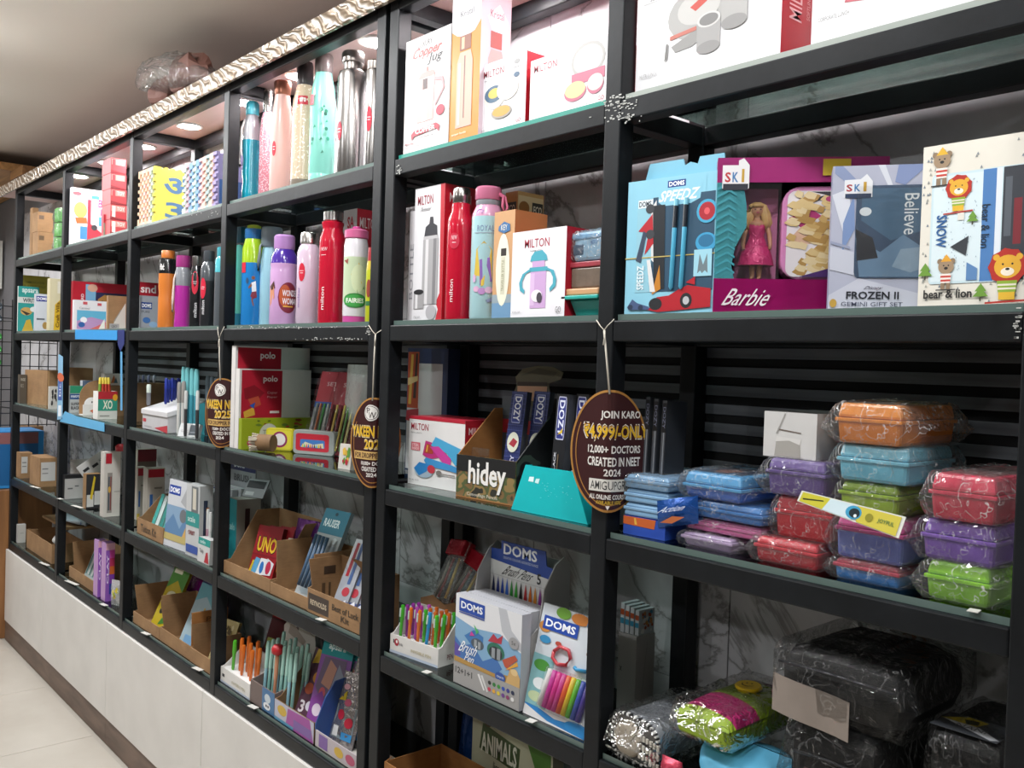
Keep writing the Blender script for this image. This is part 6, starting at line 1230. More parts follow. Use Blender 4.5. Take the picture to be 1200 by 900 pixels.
MB().prism([(0+.035*math.cos(R(k*15))+.04, .05+.035*math.sin(R(k*15))) for k in range(13)], lambda a, b, c: (a, c, b), 0, .002, WHITE).build('smiley_tab', t)
printed([('E', .04, .062, .003, .005, '#2a2a2c'), ('E', .052, .062, .003, .005, '#2a2a2c'), ('P', [(.03, .02), (.06, .035), (.07, .018), (.055, .008)], '#c9602a'), ('P', [(.04, .01), (.05, .03), (.08, .01)], '#b02a3a')], lambda s, q, l: (s, -l, q), 'printed_front', t)
sbox('paint_box', 'white art box with a triangle print on the back carton', 'box', 'L3l', 122, .11, 144, .055, .05, zb=z3+.145, front='#c4c2be', side='#b0aeaa', fp=[('P', [(.35, .2), (.5, .9), (.65, .2)], '#a8643a'), ('P', [(.5, .2), (.62, .7), (.72, .2)], '#3a5a6a')])
box_m('brown_carton', 'small kraft carton supporting the white art box', 'carton', (x_at(122, .11, z3)+.01, .12, z3), .13, .06, .144, R(90), 0, front=KRAFT3, side=KRAFT3)
x = x_at(115.5, .02, z3)
t = thing('pencil_cup', 'square printed cup box with green and white lettering holding crayons', 'pencil cup', (x, .016, z3), R(90)); cw = min(.12, y_at(137, x, z3)-.016); chh = .125
for nm, b in (('panel', (0, 0, 0, cw, .002, chh)), ('panel', (0, .068, 0, cw, .07, chh)), ('panel', (0, .0021, 0, .002, .0679, chh)), ('panel', (cw-.002, .0021, 0, cw, .0679, chh)), ('bottom', (.002, .002, 0, cw-.002, .068, .002))): MB().box(*b, CARDW).build(nm, t)
printed([('R', 0, .0, 1, 1, '#c9cbc4'), ('R', 0, .30, 1, .72, '#2f8f7a'), ('R', 0, .72, 1, 1, '#a8242e'), ('E', .88, .78, .13, .12, '#d9a02a'), ('B', 'XO', .25, .36, .75, .68, '#dfe3cf'), ('R', .1, .1, .6, .14, '#8a8a84')], lambda s, q, l: (s*cw, -l, q*chh), 'printed_front', t)
for k in range(8):
    q = place(t, .010+(cw-.02)*k/7, .03+.012*(k % 2), .003)
    c = thing('crayon', ('red' if k > 1 else 'green')+' crayon with a yellow tip, '+ORD[k]+' from the front in the printed cup box', 'crayon', q, 0, R(-2+k), 'crayons in the printed cup box')
    MB().lathe([(.0055, 0), (.0055, .155)], mat('#b53a2a' if k > 1 else '#6f9a3a', .5), 8).build('barrel', c, smooth=True, auto=40)
    MB().lathe([(.0058, .155), (.0058, .175), (.003, .185)], mat('#d9c24a', .5), 8).build('tip', c, smooth=True, auto=40)
# blue promotional strips round the cell
BLU = mat('#2f8fd0', .35); 
def strip(label, pts, m_, prints=None, th=.0015):
    base = Vector(pts[0]); t = thing('promo_strip', label, 'sign strip', base, 0, 0, 'blue promotional strips')
    q = [Vector(v)-base for v in pts]; n = len(q)
    MB().add(q+[v+Vector((0, th, 0)) for v in q], [tuple(range(n)), tuple(reversed(range(n, 2*n)))]+[(i, i+n, (i+1) % n+n, (i+1) % n) for i in range(n)], m_).build('strip', t)
    if prints:
        A, B, C, D = q[0], q[1], q[2], q[3]
        printed(prints, lambda s, r, l: A*(1-s)*(1-r)+B*s*(1-r)+C*s*r+D*(1-s)*r+Vector((0, -l, 0)), 'printed_front', t)
    return t
fy = -.0035
strip('bright blue strip stuck on the rail under the red board game', [on_y(88, 397.5, fy), on_y(137, 398.5, fy), on_y(137, 387, fy), on_y(88, 386.3, fy)], BLU)
NV = mat('#1d2a6a', .35)
strip('navy pointed logo tag at the right end of the blue strip', [on_y(138, 404, fy), on_y(141, 412, fy), on_y(145.5, 403, fy), on_y(145.5, 386.5, fy), on_y(137.5, 386.5, fy)], NV)
t = bpy.context.scene.objects[-1] if False else None
q = on_y(141.5, 396, fy-.0004)
strip('light blue vertical printed strip on the second post', [on_y(67, 492, fy), on_y(73, 491, fy), on_y(73.5, 418, fy), on_y(68.5, 415, fy)], mat('#7fb0d0', .35), [('R', .1, .3, .9, .62, '#2f4f9c'), ('E', .6, .66, .7, .07, '#c9603a'), ('R', .2, .05, .8, .22, '#dfe6ee'), ('T', 'bic', .3, .36, .7, .56, '#e9eef5', 90)])
strip('curved light blue lower strip with faint lettering along the rail', [on_y(70, 494, fy), on_y(122, 506, fy), on_y(122, 495.5, fy), on_y(90, 488, fy), on_y(76, 482, fy)], mat('#5aa9d6', .35))
strip('narrow pale blue vertical strip beside the third post', [on_y(141, 481, fy), on_y(143.2, 481, fy), on_y(143, 412, fy), on_y(141, 412, fy)], mat('#5a9cc8', .35))
# --- bay C-D : pens and stand
sbox('brown_carton', 'kraft carton of capped pens behind the white pen stand', 'carton', 'L3l', 160, .12, 194, 449, .11, front=KRAFT3, side=KRAFT3)
xk = x_at(160, .12, z3); zk = z_at(449, xk, .12)
for k in range(8):
    q = Vector((xk-.03-.03*(k % 2), .13+.012*k, zk+.0006))
    o = MB().lathe([(.004, 0), (.0058, .012), (.006, .028), (.004, .034)], mat('#8f9ac0' if k % 3 else '#c4cadc', .3, coat=.3), 10).build('ballpoint_pen', None, smooth=True)
    o.location = q; tag(o, 'pale blue capped pen above the kraft carton, '+ORD[k]+' from the front', 'pen', 'pens above the kraft carton')
p, w_, h_, a_ = solve('L3l', (166.5, 502), (197, 513), 480)
t = thing('pen_stand', 'white plastic pen stand with a red print, angled front', 'pen stand', (p.x, max(p.y, .016), z3))
x1 = x_at(196, .02, z3)-p.x
MB().hexa([(0, 0, 0), (x1, 0, 0), (x1, .16, 0), (0, .16, 0)], [(0, 0, .075), (x1, 0, .075), (x1, .16, .125), (0, .16, .125)], mat('#b9b8ba', .35)).build('body', t, bevel=.003)
MB().hexa([(-.004, -.004, .060), (x1+.004, -.004, .060), (x1+.004, .164, .108), (-.004, .164, .108)], [(-.004, -.004, .080), (x1+.004, -.004, .080), (x1+.004, .164, .131), (-.004, .164, .131)], mat('#c9c8ca', .35)).build('top_collar', t, bevel=.002)
printed([('R', .03, .5, .16, .72, '#b5303c'), ('P', [(.5, .2), (1, .0), (1, .5)], '#b5303c'), ('R', .1, .2, .4, .25, '#9a9a9c')], lambda s, q, l: (s*x1, -l, q*.06), 'printed_front', t)
def marker(label, x, y, z, h, r, col, cap, group, tx=0, ty=0):
    q = thing('marker_pen', label, 'pen', (x, y, z), 0, tx, group, ry=ty)
    MB().lathe([(r*.8, 0), (r, .01), (r, h*.6)], mat(col, .35), 10).build('barrel', q, smooth=True, auto=40)
    MB().lathe([(r*1.08, h*.6), (r*1.08, h*.95), (r*.8, h)], mat(cap, .35), 10).build('cap', q, smooth=True, auto=40)
def onpx(u, y, v): x = x_at(u, y, z3+.1); return x, y, z_at(v, x, y)
q = onpx(174, .035, 477); marker('silver marker with a white cap standing in the white pen stand', q[0], q[1], z3+.0935, .085, .008, '#6f7075', '#c4cfc4', None)
for k, (u, v) in enumerate(((194, 474), (197, 472), (201, 472), (204, 470), (208, 468), (211, 468))):
    y = .06+.018*k*.8; x = x_at(u, y, z3+.10); z = z3+.002
    if x < p.x+x1: z = z3+.082+.0*k+(y-.0)*.32
    marker('dark blue ballpoint pen, '+ORD[k]+' from the left in the cluster by the white pen stand', x, y, z+.004, z_at(443+2*(k % 2), x, y)-z-.004, .006, '#24307f', '#2a3a96', 'dark blue ballpoint pens', 0, R(2))
for k, u in enumerate((209, 214)):
    y = .05; x = x_at(u, y, z3); marker(('left', 'right')[k]+' white barrel pen with grey cap beside the blue pens', x, y, z3+.001, z_at(448-k, x, y)-z3, .0075, '#c9c8c4', '#8f8a86', 'white barrel pens')
x0_ = x_at(214, .09, z3); t = thing('pen_card', 'teal pen blister card standing behind the white pens', 'card', (x0_, .085, z3), R(20))
MB().hexa([(0, 0, 0), (.15, 0, 0), (.15, .003, 0), (0, .003, 0)], [(0, 0, .09), (.15, 0, .13), (.15, .003, .13), (0, .003, .09)], mat('#3f98a3', .4)).build('card', t)
for k, u in enumerate((215, 219.5, 225, 230)):
    y = .075; x = x_at(u, y, z3); marker('tall teal capped pen, '+ORD[k]+' from the left in the pen card', x, y-.004, z3+.001, z_at(430+k, x, y)-z3, .0085, '#3f8fa0', '#6fb8bd', 'tall teal pens')
for k, u in enumerate((217, 230.5)):
    y = .03; x = x_at(u, y, z3); marker(('left', 'right')[k]+' white pen with a black grip before the teal pens', x, y, z3+.001, z_at(458, x, y)-z3, .006, '#3a3a3c', '#c4c6c4', 'white pens with black grips')
for k, u in enumerate((242, 247, 252)):
    y = .12; x = x_at(u, y, z3); marker('grey-blue pen at the back near the hanging sign, '+ORD[k]+' from the left', x, y, z3+.001, z_at(441+k, x, y)-z3, .008, '#4a525c', '#7f8f9c', 'grey-blue pens at the back')
p, w_, h_, a_ = solve('L3l', (189, 507), (206, 511), 484)
box_m('pen_carton', 'white pen carton with large green letters at the shelf edge', 'box', (p.x, max(.020, p.y), z3), .075, .02, .080, R(40), 8, front='#cfd3cc', side='#bfc3bc', fp=[('B', 'XO', .08, .36, .58, .66, '#9aa87a'), ('E', .80, .78, .13, .14, '#b5404a'), ('T', 'gel pen', .15, .18, .45, .24, '#8a8a84')])
p = on_z(207, 513, z3); box_m('pen_carton', 'low white carton with a dark picture next to the hanging sign', 'box', (x_at(208, .018, z3), .018, z3), .085, .02, .05, R(30), 20, front='#c9cbcb', side='#bdbfbf', fp=[('R', .55, .12, .98, .9, '#4f565c'), ('T', 'CLASSIC', .12, .32, .48, .5, '#7a7a7c'), ('R', .6, .3, .9, .36, '#8f969c')])
# --- bay D-E
xr = -1.613
for k in range(2):
    hh = z_at(405 if k == 0 else 432, xr, .012)-z3
    t = box_m('paper_ream', ('white paper ream with a red logo panel, outer pack of two', 'white paper ream whose edge shows left of the outer pack')[1-k] if False else ('white paper ream behind the outer pack, taller with red logo panel', 'outer white paper ream with red logo panel')[k], 'paper ream', (xr-.030+.034*k, .014, z3), .272-.012*k, .028, hh, R(90), 0, front='#cfccca', side='#d6d3d0', fp=[('R', .03, .32, .60 if k == 0 else .585, .985, '#a3182c'), ('P', [(.06, .75), (.2, .8), (.34, .7), (.24, .6), (.08, .62)], '#7f1220'), ('P', [(.12, .62), (.26, .66), (.3, .55), (.18, .5)], '#b04a34'), ('P', [(.06, .46), (.2, .52), (.22, .42), (.08, .38)], '#c99a3a'), ('P', [(.14, .54), (.22, .58), (.2, .5)], '#2a4a9c'), ('B', 'polo', .32, .86 if k == 0 else .82, .52, .95 if k == 0 else .92, '#efe3e3'), ('T', 'Copier', .38, .68, .52, .72, '#dba5ab'), ('T', 'Paper', .38, .63, .52, .66, '#dba5ab'), ('R', .42, .44, .55, .47, '#e9d5d6'), ('R', .16, .345, .2, .37, '#efe3e3'), ('R', .26, .345, .3, .37, '#efe3e3'), ('R', .36, .345, .4, .37, '#efe3e3'), ('R', .46, .345, .5, .37, '#efe3e3')])
xg = xr+.008
sbx = box_m('tea_box', 'low lime green patterned box leaning on the paper reams', 'box', (-1.583, .014, z3), .262, .022, z_at(491, xg+.04, .014)-z3, R(90), 0, front='#8f9f1c', side='#86961a', fp=scatter(.15, .45, .98, .98, ['#4a5a1c', '#7a2f1c', '#5f7a2a', '#a83a2c'], 16, 8, .05)+[('E', .36, .45, .13, .38, '#c4c6b5'), ('T', 'The', .28, .45, .4, .62, '#7a7a5a'), ('E', .12, .2, .05, .1, '#b04a5a')])
# roll of twine
q = on_z(300, 529, z3)
t = thing('twine_bundle', 'small bundle of cream tassels wrapped in kraft paper', 'bundle', (q.x, max(.04, q.y), z3), R(35))
o = MB().lathe([(.027, .0), (.027, .05)], KRAFT3, 16).build('kraft_sleeve', t, smooth=True, auto=40)
o.rotation_euler = (0, R(90), 0); o.location = (0, 0, .0285)
mb = MB(); rn = random.Random(3)
for k in range(60):
    a, r = rn.uniform(0, 6.28), .028*math.sqrt(rn.random()); dy, dz = r*math.cos(a), r*math.sin(a)
    mb.tube([(.004, dy, .0285+dz*.9), (-.020+rn.uniform(-.004, .004), dy*1.1-.01, max(.003, .0285+dz+rn.uniform(-.004, .004)))], .0026, mat('#b5ab98', .8), 5)
o = mb.build('tassel_ends', t); o['kind'] = 'stuff'
def soapbox(label, u0, v0, u1, v1, vt, d, front, prints, name='tin_case', rad_=.012, film=False):
    p, w_, h_, a_ = solve('L3l', (u0, v0), (u1, v1) if not isinstance(v1, tuple) else (u1,)+v1, vt)
    y0 = max(.012, p.y); t = thing(name, label, 'case', (p.x, y0, z3), a_)
    MB().prism(rrect(0, 0, w_, h_, rad_), lambda a, b, c: (a, c, b), 0, d, mat(front, .3, coat=.3)).build('case_body', t, bevel=.002)
    printed(prints, lambda s, q, l: (s*w_, -l, q*h_), 'printed_front', t)
    return t
soapbox('small yellow box with a round floral label before the lime green box', 311, 527, 343, 529, 501, .02, '#bfb52a', [('E', .52, .5, .30, .36, '#8a2f5a'), ('E', .52, .5, .22, .27, '#d9d5d2'), ('T', 'Moore', .40, .46, .64, .56, '#7a5a6a'), ('P', rrect(.06, .08, .94, .92, .1), '#cfc53c'), ('E', .52, .5, .28, .36, '#8a2f5a'), ('E', .52, .5, .21, .27, '#d9d5d2')])
t = soapbox('clear rounded case of crayons with a red printed label', 343, 531, 391, ('y', .175), 503, .035, '#8f9290', [('P', rrect(.07, .14, .88, .86, .08), '#b02434'), ('P', rrect(.18, .28, .78, .62, .05), '#3f6fae'), ('P', [(.2, .3), (.76, .3), (.74, .5), (.5, .42), (.3, .52)], '#c9c4a5')]+[('P', [(.22+.05*k, .3), (.26+.05*k, .3), (.24+.05*k, .46)], c) for k, c in enumerate(['#d9b02a', '#3f9a4a', '#c4303a', '#2a4a9c', '#d9701f', '#8a3a8f', '#3a3a3c', '#3fa0c0', '#c9b02a', '#b04a3a'])])
# red pencil pouches stacked
for k, (u, v, c, lb) in enumerate(((352, 512, '#a81e30', 'tilted clear pouch of coloured pencils with a red header, left one'), (371, 516, '#a01a2c', 'tilted clear pouch with maroon contents and a red header, right one'))):
    y0 = .155+.004*k; x = x_at(u+4, y0, z3)
    t = box_m('pencil_set', lb, 'pencil set', (x, y0, z3+.004), .105, .010, .27, R(22), 18, front='#9a9ca0' if k == 0 else '#5a1a22', side='#7f1a26', rough=.2, fp=[('R', 0, .62, 1, 1, c), ('R', 0, .55, 1, .62, '#2a4f9c' if k == 0 else c), ('T', 'SET', .3, .82, .7, .87, '#e0b9bd')])
    for j in range(6):
        MB().tube([(.014+.015*j, -.0045, .012), (.014+.015*j, -.0045, .16)], .004, mat(('#8a8d92', '#b5653a', '#4a8f4a', '#c9c9c4', '#7f8a94', '#d9d6d0')[j] if k == 0 else ('#6a1f2a', '#c9a94a', '#7a2430', '#c9b45a', '#5a8a4a', '#d9c98a')[j], .3), 6).build('pencil', t, smooth=True)
    wrap(t, .105, .012, .27, 110+k, FILM3, .004, .008, y0=-.006)
x = x_at(372, .14, z3)
pillow('plastic_bag', 'grey cloudy plastic bag standing behind the red pencil pouches', 'bag', (x, .205, z3), .13, .29, .04, m_film('cloudy_film', white=.45, crinkle=30, gloss=.5), R(10), 4, 7, part='bag_body')
x = x_at(394, .025, z3); box_m('sticker_pack', 'small white and red floral packet next to the hanging emblem sign', 'pack', (x, .03, z3), .05, .02, .07, R(10), 6, front='#c9c4bc', side='#b5b0a8', fp=scatter(.05, .05, .95, .95, ['#b02a3a', '#5a8a3a', '#d9b04a'], 10, 5, .16))
box_m('sticker_pack', 'pinkish patterned packet standing behind the floral packet', 'pack', (x-.01, .065, z3), .055, .02, .115, R(12), 10, front='#a5787a', side='#8f6668', fp=[('R', .05, .02, .95, .35, '#b02a3a'), ('P', [(.1, .05), (.5, .3), (.9, .08)], '#3f6fae')]+scatter(.1, .4, .9, .95, ['#c9a5a0', '#7a4a4c'], 12, 6, .12))
pillow('sticker_pack', 'shiny maroon sachet behind the pink packet near the double post', 'pack', (x+.004, .125, z3), .07, .17, .025, m_foil('maroon_foil', '#5a2430', .25), R(10), 8, 14)

# ================================================================== fourth row, left bays
z4 = LV['L4l']; z5 = LV['L5l']
# --- bay A-B
for k, (u, v, vt, w_, lb) in enumerate(((23.5, 556, 531, .09, 'small kraft carton with a white label, left of the pair'), (46, 566, 537, .20, 'small kraft carton with a large white label, right of the pair'))):
    x = x_at(u, .02, z4); sbox('brown_carton', lb, 'carton', 'L4l', u, .02, u+(14 if k == 0 else 20), vt, w_, front=KRAFT, side=KRAFT, fp=[('R', .08, .2, .6 if k == 0 else .92, .85, '#b9b8b5'), ('R', .15, .6, .5, .64, '#6a6a6c'), ('R', .15, .45, .5, .48, '#6a6a6c')])
sbox('brown_carton', 'big kraft carton under plastic at the back of the fourth row', 'carton', 'L4l', 24, .16, 62, 500, .14, front=KRAFT3, side=KRAFT3)
pillow('plastic_bag', 'clear crumpled bag over the kraft carton at the far post', 'bag', (x_at(22, .10, z4)+.02, .115, z4), .17, .23, .03, FILM2, R(90), 0, 16, part='bag_body')
# --- bay B-C
sbox('black_box', 'black and white flat box at the second post, fourth row', 'box', 'L4l', 75.5, .016, 99, 557, .04, front='#a9a8a6', side='#1c1c1e', top='#1c1c1e', fp=[('R', 0, .85, 1, 1, '#1c1c1e'), ('R', .15, .4, .4, .46, '#5a5a5c'), ('R', .5, .5, .7, .55, '#5a5a5c')])
pillow('plastic_bag', 'brownish clear bag of folded goods behind the black box', 'bag', (x_at(84, .12, z4), .12, z4), .15, .16, .07, m_film('brown_film', tint=(.8, .66, .6), white=.35, crinkle=25), R(90), 0, 17, part='bag_body')
sbox('pen_carton', 'open carton with yellow sheets beside the white box with red cap', 'carton', 'L4l', 100.5, .016, 118, 556, .05, front='#2a2a2c', side='#8a6a44', fp=[('R', .05, .05, .5, .4, '#c4c4c0'), ('R', .55, .1, .95, .5, '#c4c4c0'), ('P', [(.25, .3), (.5, .95), (.62, .9), (.4, .25)], '#c9b02a')])
for k, (u, yy, tl) in enumerate(((99, .07, 35), (103, .09, 28))):
    x = x_at(u, yy, z4); box_m('label_sheet', ('left slanted white label card with black print behind the open carton', 'right slanted white label card with black print behind the open carton')[k], 'card', (x, yy, z4+.11), .15, .004, .07, R(90), 0, front='#c4c4c2', side='#bbb', fp=[('R', .1, .4, .3, .6, '#2a2a2c'), ('R', .4, .3, .6, .5, '#2a2a2c'), ('T', 'XYZ', .65, .4, .9, .6, '#4a4a4c')]).rotation_euler = (0, R(-tl), R(90))
sbox('pen_carton', 'tall white box with a red cap and pictured pen near the third post', 'box', 'L4l', 121, .014, 140, 530, .05, front='#c6c2bb', side='#b9b5ae', fp=[('R', .08, .82, .45, .98, '#a8202e'), ('R', .2, .06, .5, .68, '#8f8a84'), ('R', .27, .1, .34, .62, '#2a3a4a'), ('R', .38, .1, .45, .62, '#7a3030'), ('E', .34, .42, .08, .05, '#c9a04a'), ('R', .62, .38, .98, .39, '#8a857e')])
o = MB().lathe([(.03, 0), (.032, .02), (.02, .03)], mat('#b01c2c', .3, coat=.3), 14).build('bottle_lid', None, smooth=True, auto=40)  # a lone red bottle lid, solid, with no vessel under it
o.location = (x_at(121, .014, z4)-.03, .10, z_at(530, x_at(121, .014, z4), .014)+.0008); tag(o, 'small red plastic jar on top of the tall white box', 'jar')
# --- bay C-D
for k, (u, u1, vt, yy, lb) in enumerate(((160, 171, 548, .11, 'narrow white box with red top behind the kit tray'), (171.5, 192, 549, .09, 'white box with red top and blue figure behind the kit tray'), (160, 193, 527, .20, 'brown box with dark red tops at the back of the art kit shelf'))):
    sbox('pen_carton', lb, 'box', 'L4l', u, yy, u1, vt, .05, front='#b5b0a6' if k < 2 else '#5f5046', side='#a8a399', fp=[('R', .05, .84, .95, .98, '#a01c2a'), ('R', .15, .25, .32, .55, '#2f5f9c'), ('R', .0, .0, .3, .12, '#c9b04a'), ('R', .4, .64, .85, .67, '#7a756c')] if k < 2 else [('R', 0, .8, 1, 1, '#6a1c24')])
p = on_z(161, 606, z4)
xk = x_at(160.5, .016, z4); xk2 = x_at(191, .016, z4)
t = tray('kit_tray', 'low kraft kit tray with black lettering and teal pens, fourth row', 'display box', (xk, .016, z4), xk2-xk-.004, .15, .062, .15, 0, KRAFT, fp=[('B', 'Tuition Kit', .15, .2, .75, .7, '#3a2c1c')])
for k in range(7):
    x = xk+.03+.028*k; q = box_m('pen_card', ('teal', 'silver', 'dark teal')[k % 3]+' pen strip, '+ORD[k]+' from the left in the kraft kit tray', 'pen', (x, .05+.006*k, z4+.004), .02, .006, .16-.004*k, R(15), 22, front=('#3f9a92', '#b9c9c6', '#2f8078')[k % 3], side='#8fb5b0', group='pen strips in the kraft kit tray')
dx = x_at(190.5, .016, z4)
BLUE = '#1e3f96'
akit = [('R', .03, .78, .50, .92, BLUE), ('B', 'DOMS', .07, .81, .46, .89, '#ffffff'), ('R', 0, .1, 1, .62, '#7f9cb8'), ('P', [(0, .3), (.3, .5), (.6, .3), (.8, .5), (1, .35), (1, .1), (0, .1)], '#5a7fa5'), ('E', .7, .5, .14, .1, '#6a6f74'), ('P', [(.55, .7), (.8, .62), (.95, .75), (1, .98), (.8, .98)], '#a3a5a8'), ('P', [(.7, .15), (.85, .35), (.9, .12)], '#c9a05a'), ('R', 0, .1, 1, .2, '#b5a56a')]
box_m('brush_pen_pack', 'white and blue brush pen pack in the front of the fourth row, middle bay', 'pen pack', (dx, .018, z4), .20, .03, z_at(561, dx, .018)-z4, R(4), 5, front='#c4c7cc', side='#aeb1b6', fp=akit)
for k in range(5):
    x = dx+.02+.016*k; box_m('brush_pen_pack', ('second', 'third', 'fourth', 'fifth', 'sixth')[k]+' white pack with barcode back in the row behind the front brush pen pack', 'pen pack', (x, .068+.027*k, z4), .19, .022, .21+.006*k, R(4), 3, front='#b9bac0', side='#c0c2c6', top='#c4c5c9', fp=[('R', .05, .9, .5, .98, BLUE)]+[('R', .55+.03*j, .86, .565+.03*j, .97, '#3a3a3c') for j in range(8)], group='brush pen packs, middle bay')
box_m('header_card', 'grey and blue header card at the back of the brush pen packs', 'card', (dx+.11, .225, z4), .20, .004, z_at(534, dx+.1, .225)-z4, R(4), 0, front='#a9abb0', side='#999', fp=[('R', 0, .86, 1, 1, '#1e2f66'), ('B', 'DOMS', .2, .89, .6, .96, '#dfe3ea'), ('B', 'BRUSH', .2, .74, .85, .82, '#5a5c62')])
x = x_at(217, .02, z4); box_m('geometry_box', 'white box with teal band and pen picture beside the brush pen pack', 'box', (x, .02, z4), .11, .05, z_at(566, x, .02)-z4, R(2), 0, front='#bfc1c2', side='#a5a8a8', fp=[('R', 0, .42, 1, .62, '#2f8f8a'), ('T', 'scale', .15, .48, .7, .56, '#d9e6e3'), ('R', .4, .62, .9, .98, '#6a6f72'), ('R', .5, .66, .75, .95, '#c9c4b5'), ('B', 'ORBIT', .2, .3, .7, .36, '#7a2a2c'), ('R', .05, .05, .95, .16, '#2f4f9c')], sp=[('R', .3, .3, .6, .8, '#2a3548'), ('R', .5, .2, .7, .7, '#a5662f')])
x = x_at(213, .012, z4)
lb = box_m('marker_pack', 'teal and white low packet of pens with a red figure, by the fourth post', 'pack', (x_at(231, .014, z4), .014, z4), .10, .03, .085, 0, 3, front='#c4c5c4', side='#b5b6b5', fp=[('R', 0, .72, 1, 1, '#1f8f86'), ('T', 'cello', .15, .78, .6, .92, '#dfecea'), ('P', [(.6, .05), (.7, .45), (.85, .5), (.98, .05)], '#a8202e'), ('T', 'Tulip', .15, .35, .5, .55, '#4a4a4c')])
for k in range(5):
    x = x_at(233+3*k, .05, z4); marker(('white', 'pink')[k % 2]+' slim pen behind the teal packet, '+ORD[k]+' from the left', x, .052, z4+.002, .20-.008*k, .006, '#b58a9a' if k % 2 else '#c4c6c4', '#d0d2d0', 'slim pens behind the teal packet')
# --- bay D-E
x = x_at(266, .11, z4)
box_m('geometry_box', 'teal fronted white box at the back beside the card game tray', 'box', (x, .11, z4), .07, .09, z_at(583, x, .11)-z4, 0, 0, front='#1f7f86', side='#a39f98', fp=[('T', 'cello', .2, .5, .8, .62, '#9fd0d0')], sp=[('R', .35, .3, .55, .85, '#3a1f24'), ('R', .7, .2, .9, .7, '#8a857e')])
t = box_m('label_sheet', 'black and grey card tilted above the teal box', 'card', (x, .16, z_at(583, x, .11)+.002), .10, .004, .07, R(20), 30, front='#8f9094', side='#777', fp=[('R', .05, .5, .9, .9, '#2a2b2f'), ('R', .1, .1, .5, .3, '#c4c5c8')])
# card game tray
xt = x_at(257, .02, z4)+.03
xt = max(xt, POST['D']+S+.006); xt2 = x_at(316, .02, z4)
t = tray('card_game_tray', 'torn kraft display tray holding red card game boxes', 'display box', (xt, .02, z4), xt2-xt, .20, .040, .20, 0, KRAFT, fp=None, notch=.42)
un = [('B', 'UNO', .10, .46, .90, .80, '#1c1c1e'), ('B', 'UNO', .12, .48, .88, .78, '#d9b52a'), ('R', 0, .4, 1, .43, '#7a1420'), ('P', [(.0, .0), (.2, .36), (.38, .34), (.3, .02)], '#5aa0c9'), ('P', [(.3, .02), (.4, .36), (.66, .36), (.62, .04)], '#d9dde0'), ('P', [(.6, .04), (.66, .38), (.95, .3), (.9, .06)], '#cfd3d9'), ('E', .76, .2, .1, .13, '#b02a4a'), ('E', .5, .18, .08, .12, '#2f6fb5'), ('P', [(0, .0), (.1, .3), (.16, .28), (.1, .0)], '#c9b02a')]
for k in range(4):
    q = place(t, .085+.030*k, .045+.024*k, .0045)
    box_m('card_game_box', ('red card game box in front, leaning in the kraft tray', 'second red card game box behind the front one', 'third red card game box in the kraft tray', 'fourth red card game box in the kraft tray')[k], 'card game', q, .125, .020, .165, R(12), 16, front='#8f1620', side='#5f1a16', fp=un if k == 0 else [('R', .1, .5, .9, .8, '#6f1018')], sp=scatter(.1, .05, .9, .6, ['#a8642a', '#c9882f', '#b03a2a'], 10, k, .14), group='red card game boxes')
q = place(t, .27, .055, .0045)
box_m('card_game_box', 'white and green slim card box at the right side of the card game tray', 'card game', q, .05, .018, .15, R(12), 18, front='#bfc4b5', side='#6fae3a', fp=[('R', 0, .1, 1, .4, '#6fae3a'), ('E', .4, .16, .25, .08, '#2f8f3a'), ('R', .1, .8, .9, .95, '#7a2f34'), ('B', 'B', .3, .5, .8, .66, '#2a2a2c')])
for k in range(3):
    q = place(t, .25+.05*k, .135+.012*k, .10)
    pillow('sweet_pouch', ('left purple shiny pouch', 'middle purple shiny pouch', 'yellow and red snack pouch')[k]+' at the back of the card game tray', 'pouch', (q.x, q.y-.03, z4+.085), .09, .125, .03, m_foil('pouch%d' % k, ('#5a1a6a', '#4a1a5a', '#b58a2a')[k], .25), R(10), 10, 20+k, fp=None if k < 2 else [('P', [(.1, .3), (.5, .8), (.9, .4), (.5, .2)], '#b02a2a')])
# reynolds tray
xt = xt2+.006; xt2 = x_at(362, .022, z4)
t = tray('pen_set_tray', 'kraft tray with a tilted blue and white pen pack, middle of three', 'display box', (xt, .018, z4), xt2-xt, .17, .035, .16, 0, KRAFT, notch=.9)
q = place(t, .075, .040, .0045)
box_m('pen_pack', 'tall blue topped pen pack with silver pens leaning in the middle kraft tray', 'pen pack', q, .125, .014, .28, R(6), 24, front='#a5adb0', side='#8fa0a8', fp=[('R', 0, .72, 1, 1, '#1f6f86'), ('B', 'RAUSER', .12, .80, .75, .89, '#dfe9ec'), ('E', .5, .95, .06, .02, '#0f3a48'), ('R', .1, .2, .9, .60, '#8f9ca3'), ('E', .78, .66, .09, .035, '#c9d2d4'), ('P', [(.2, .05), (.85, .05), (.85, .2), (.2, .2)], '#9fb0b8')])
for k in range(4):
    qq = place(t, .10+.022*k, .052, .02); o = MB().tube([(0, 0, 0), (.005, .055, .15)], .0055, mat('#4f6a86', .3), 8).build('silver_pen', None, smooth=True); o.location = (qq.x, qq.y-.010, qq.z+.02); tag(o, 'grey-blue pen, '+ORD[k]+' from the left in the tall pen pack of the middle kraft tray', 'pen', 'pens in the tall pen pack')
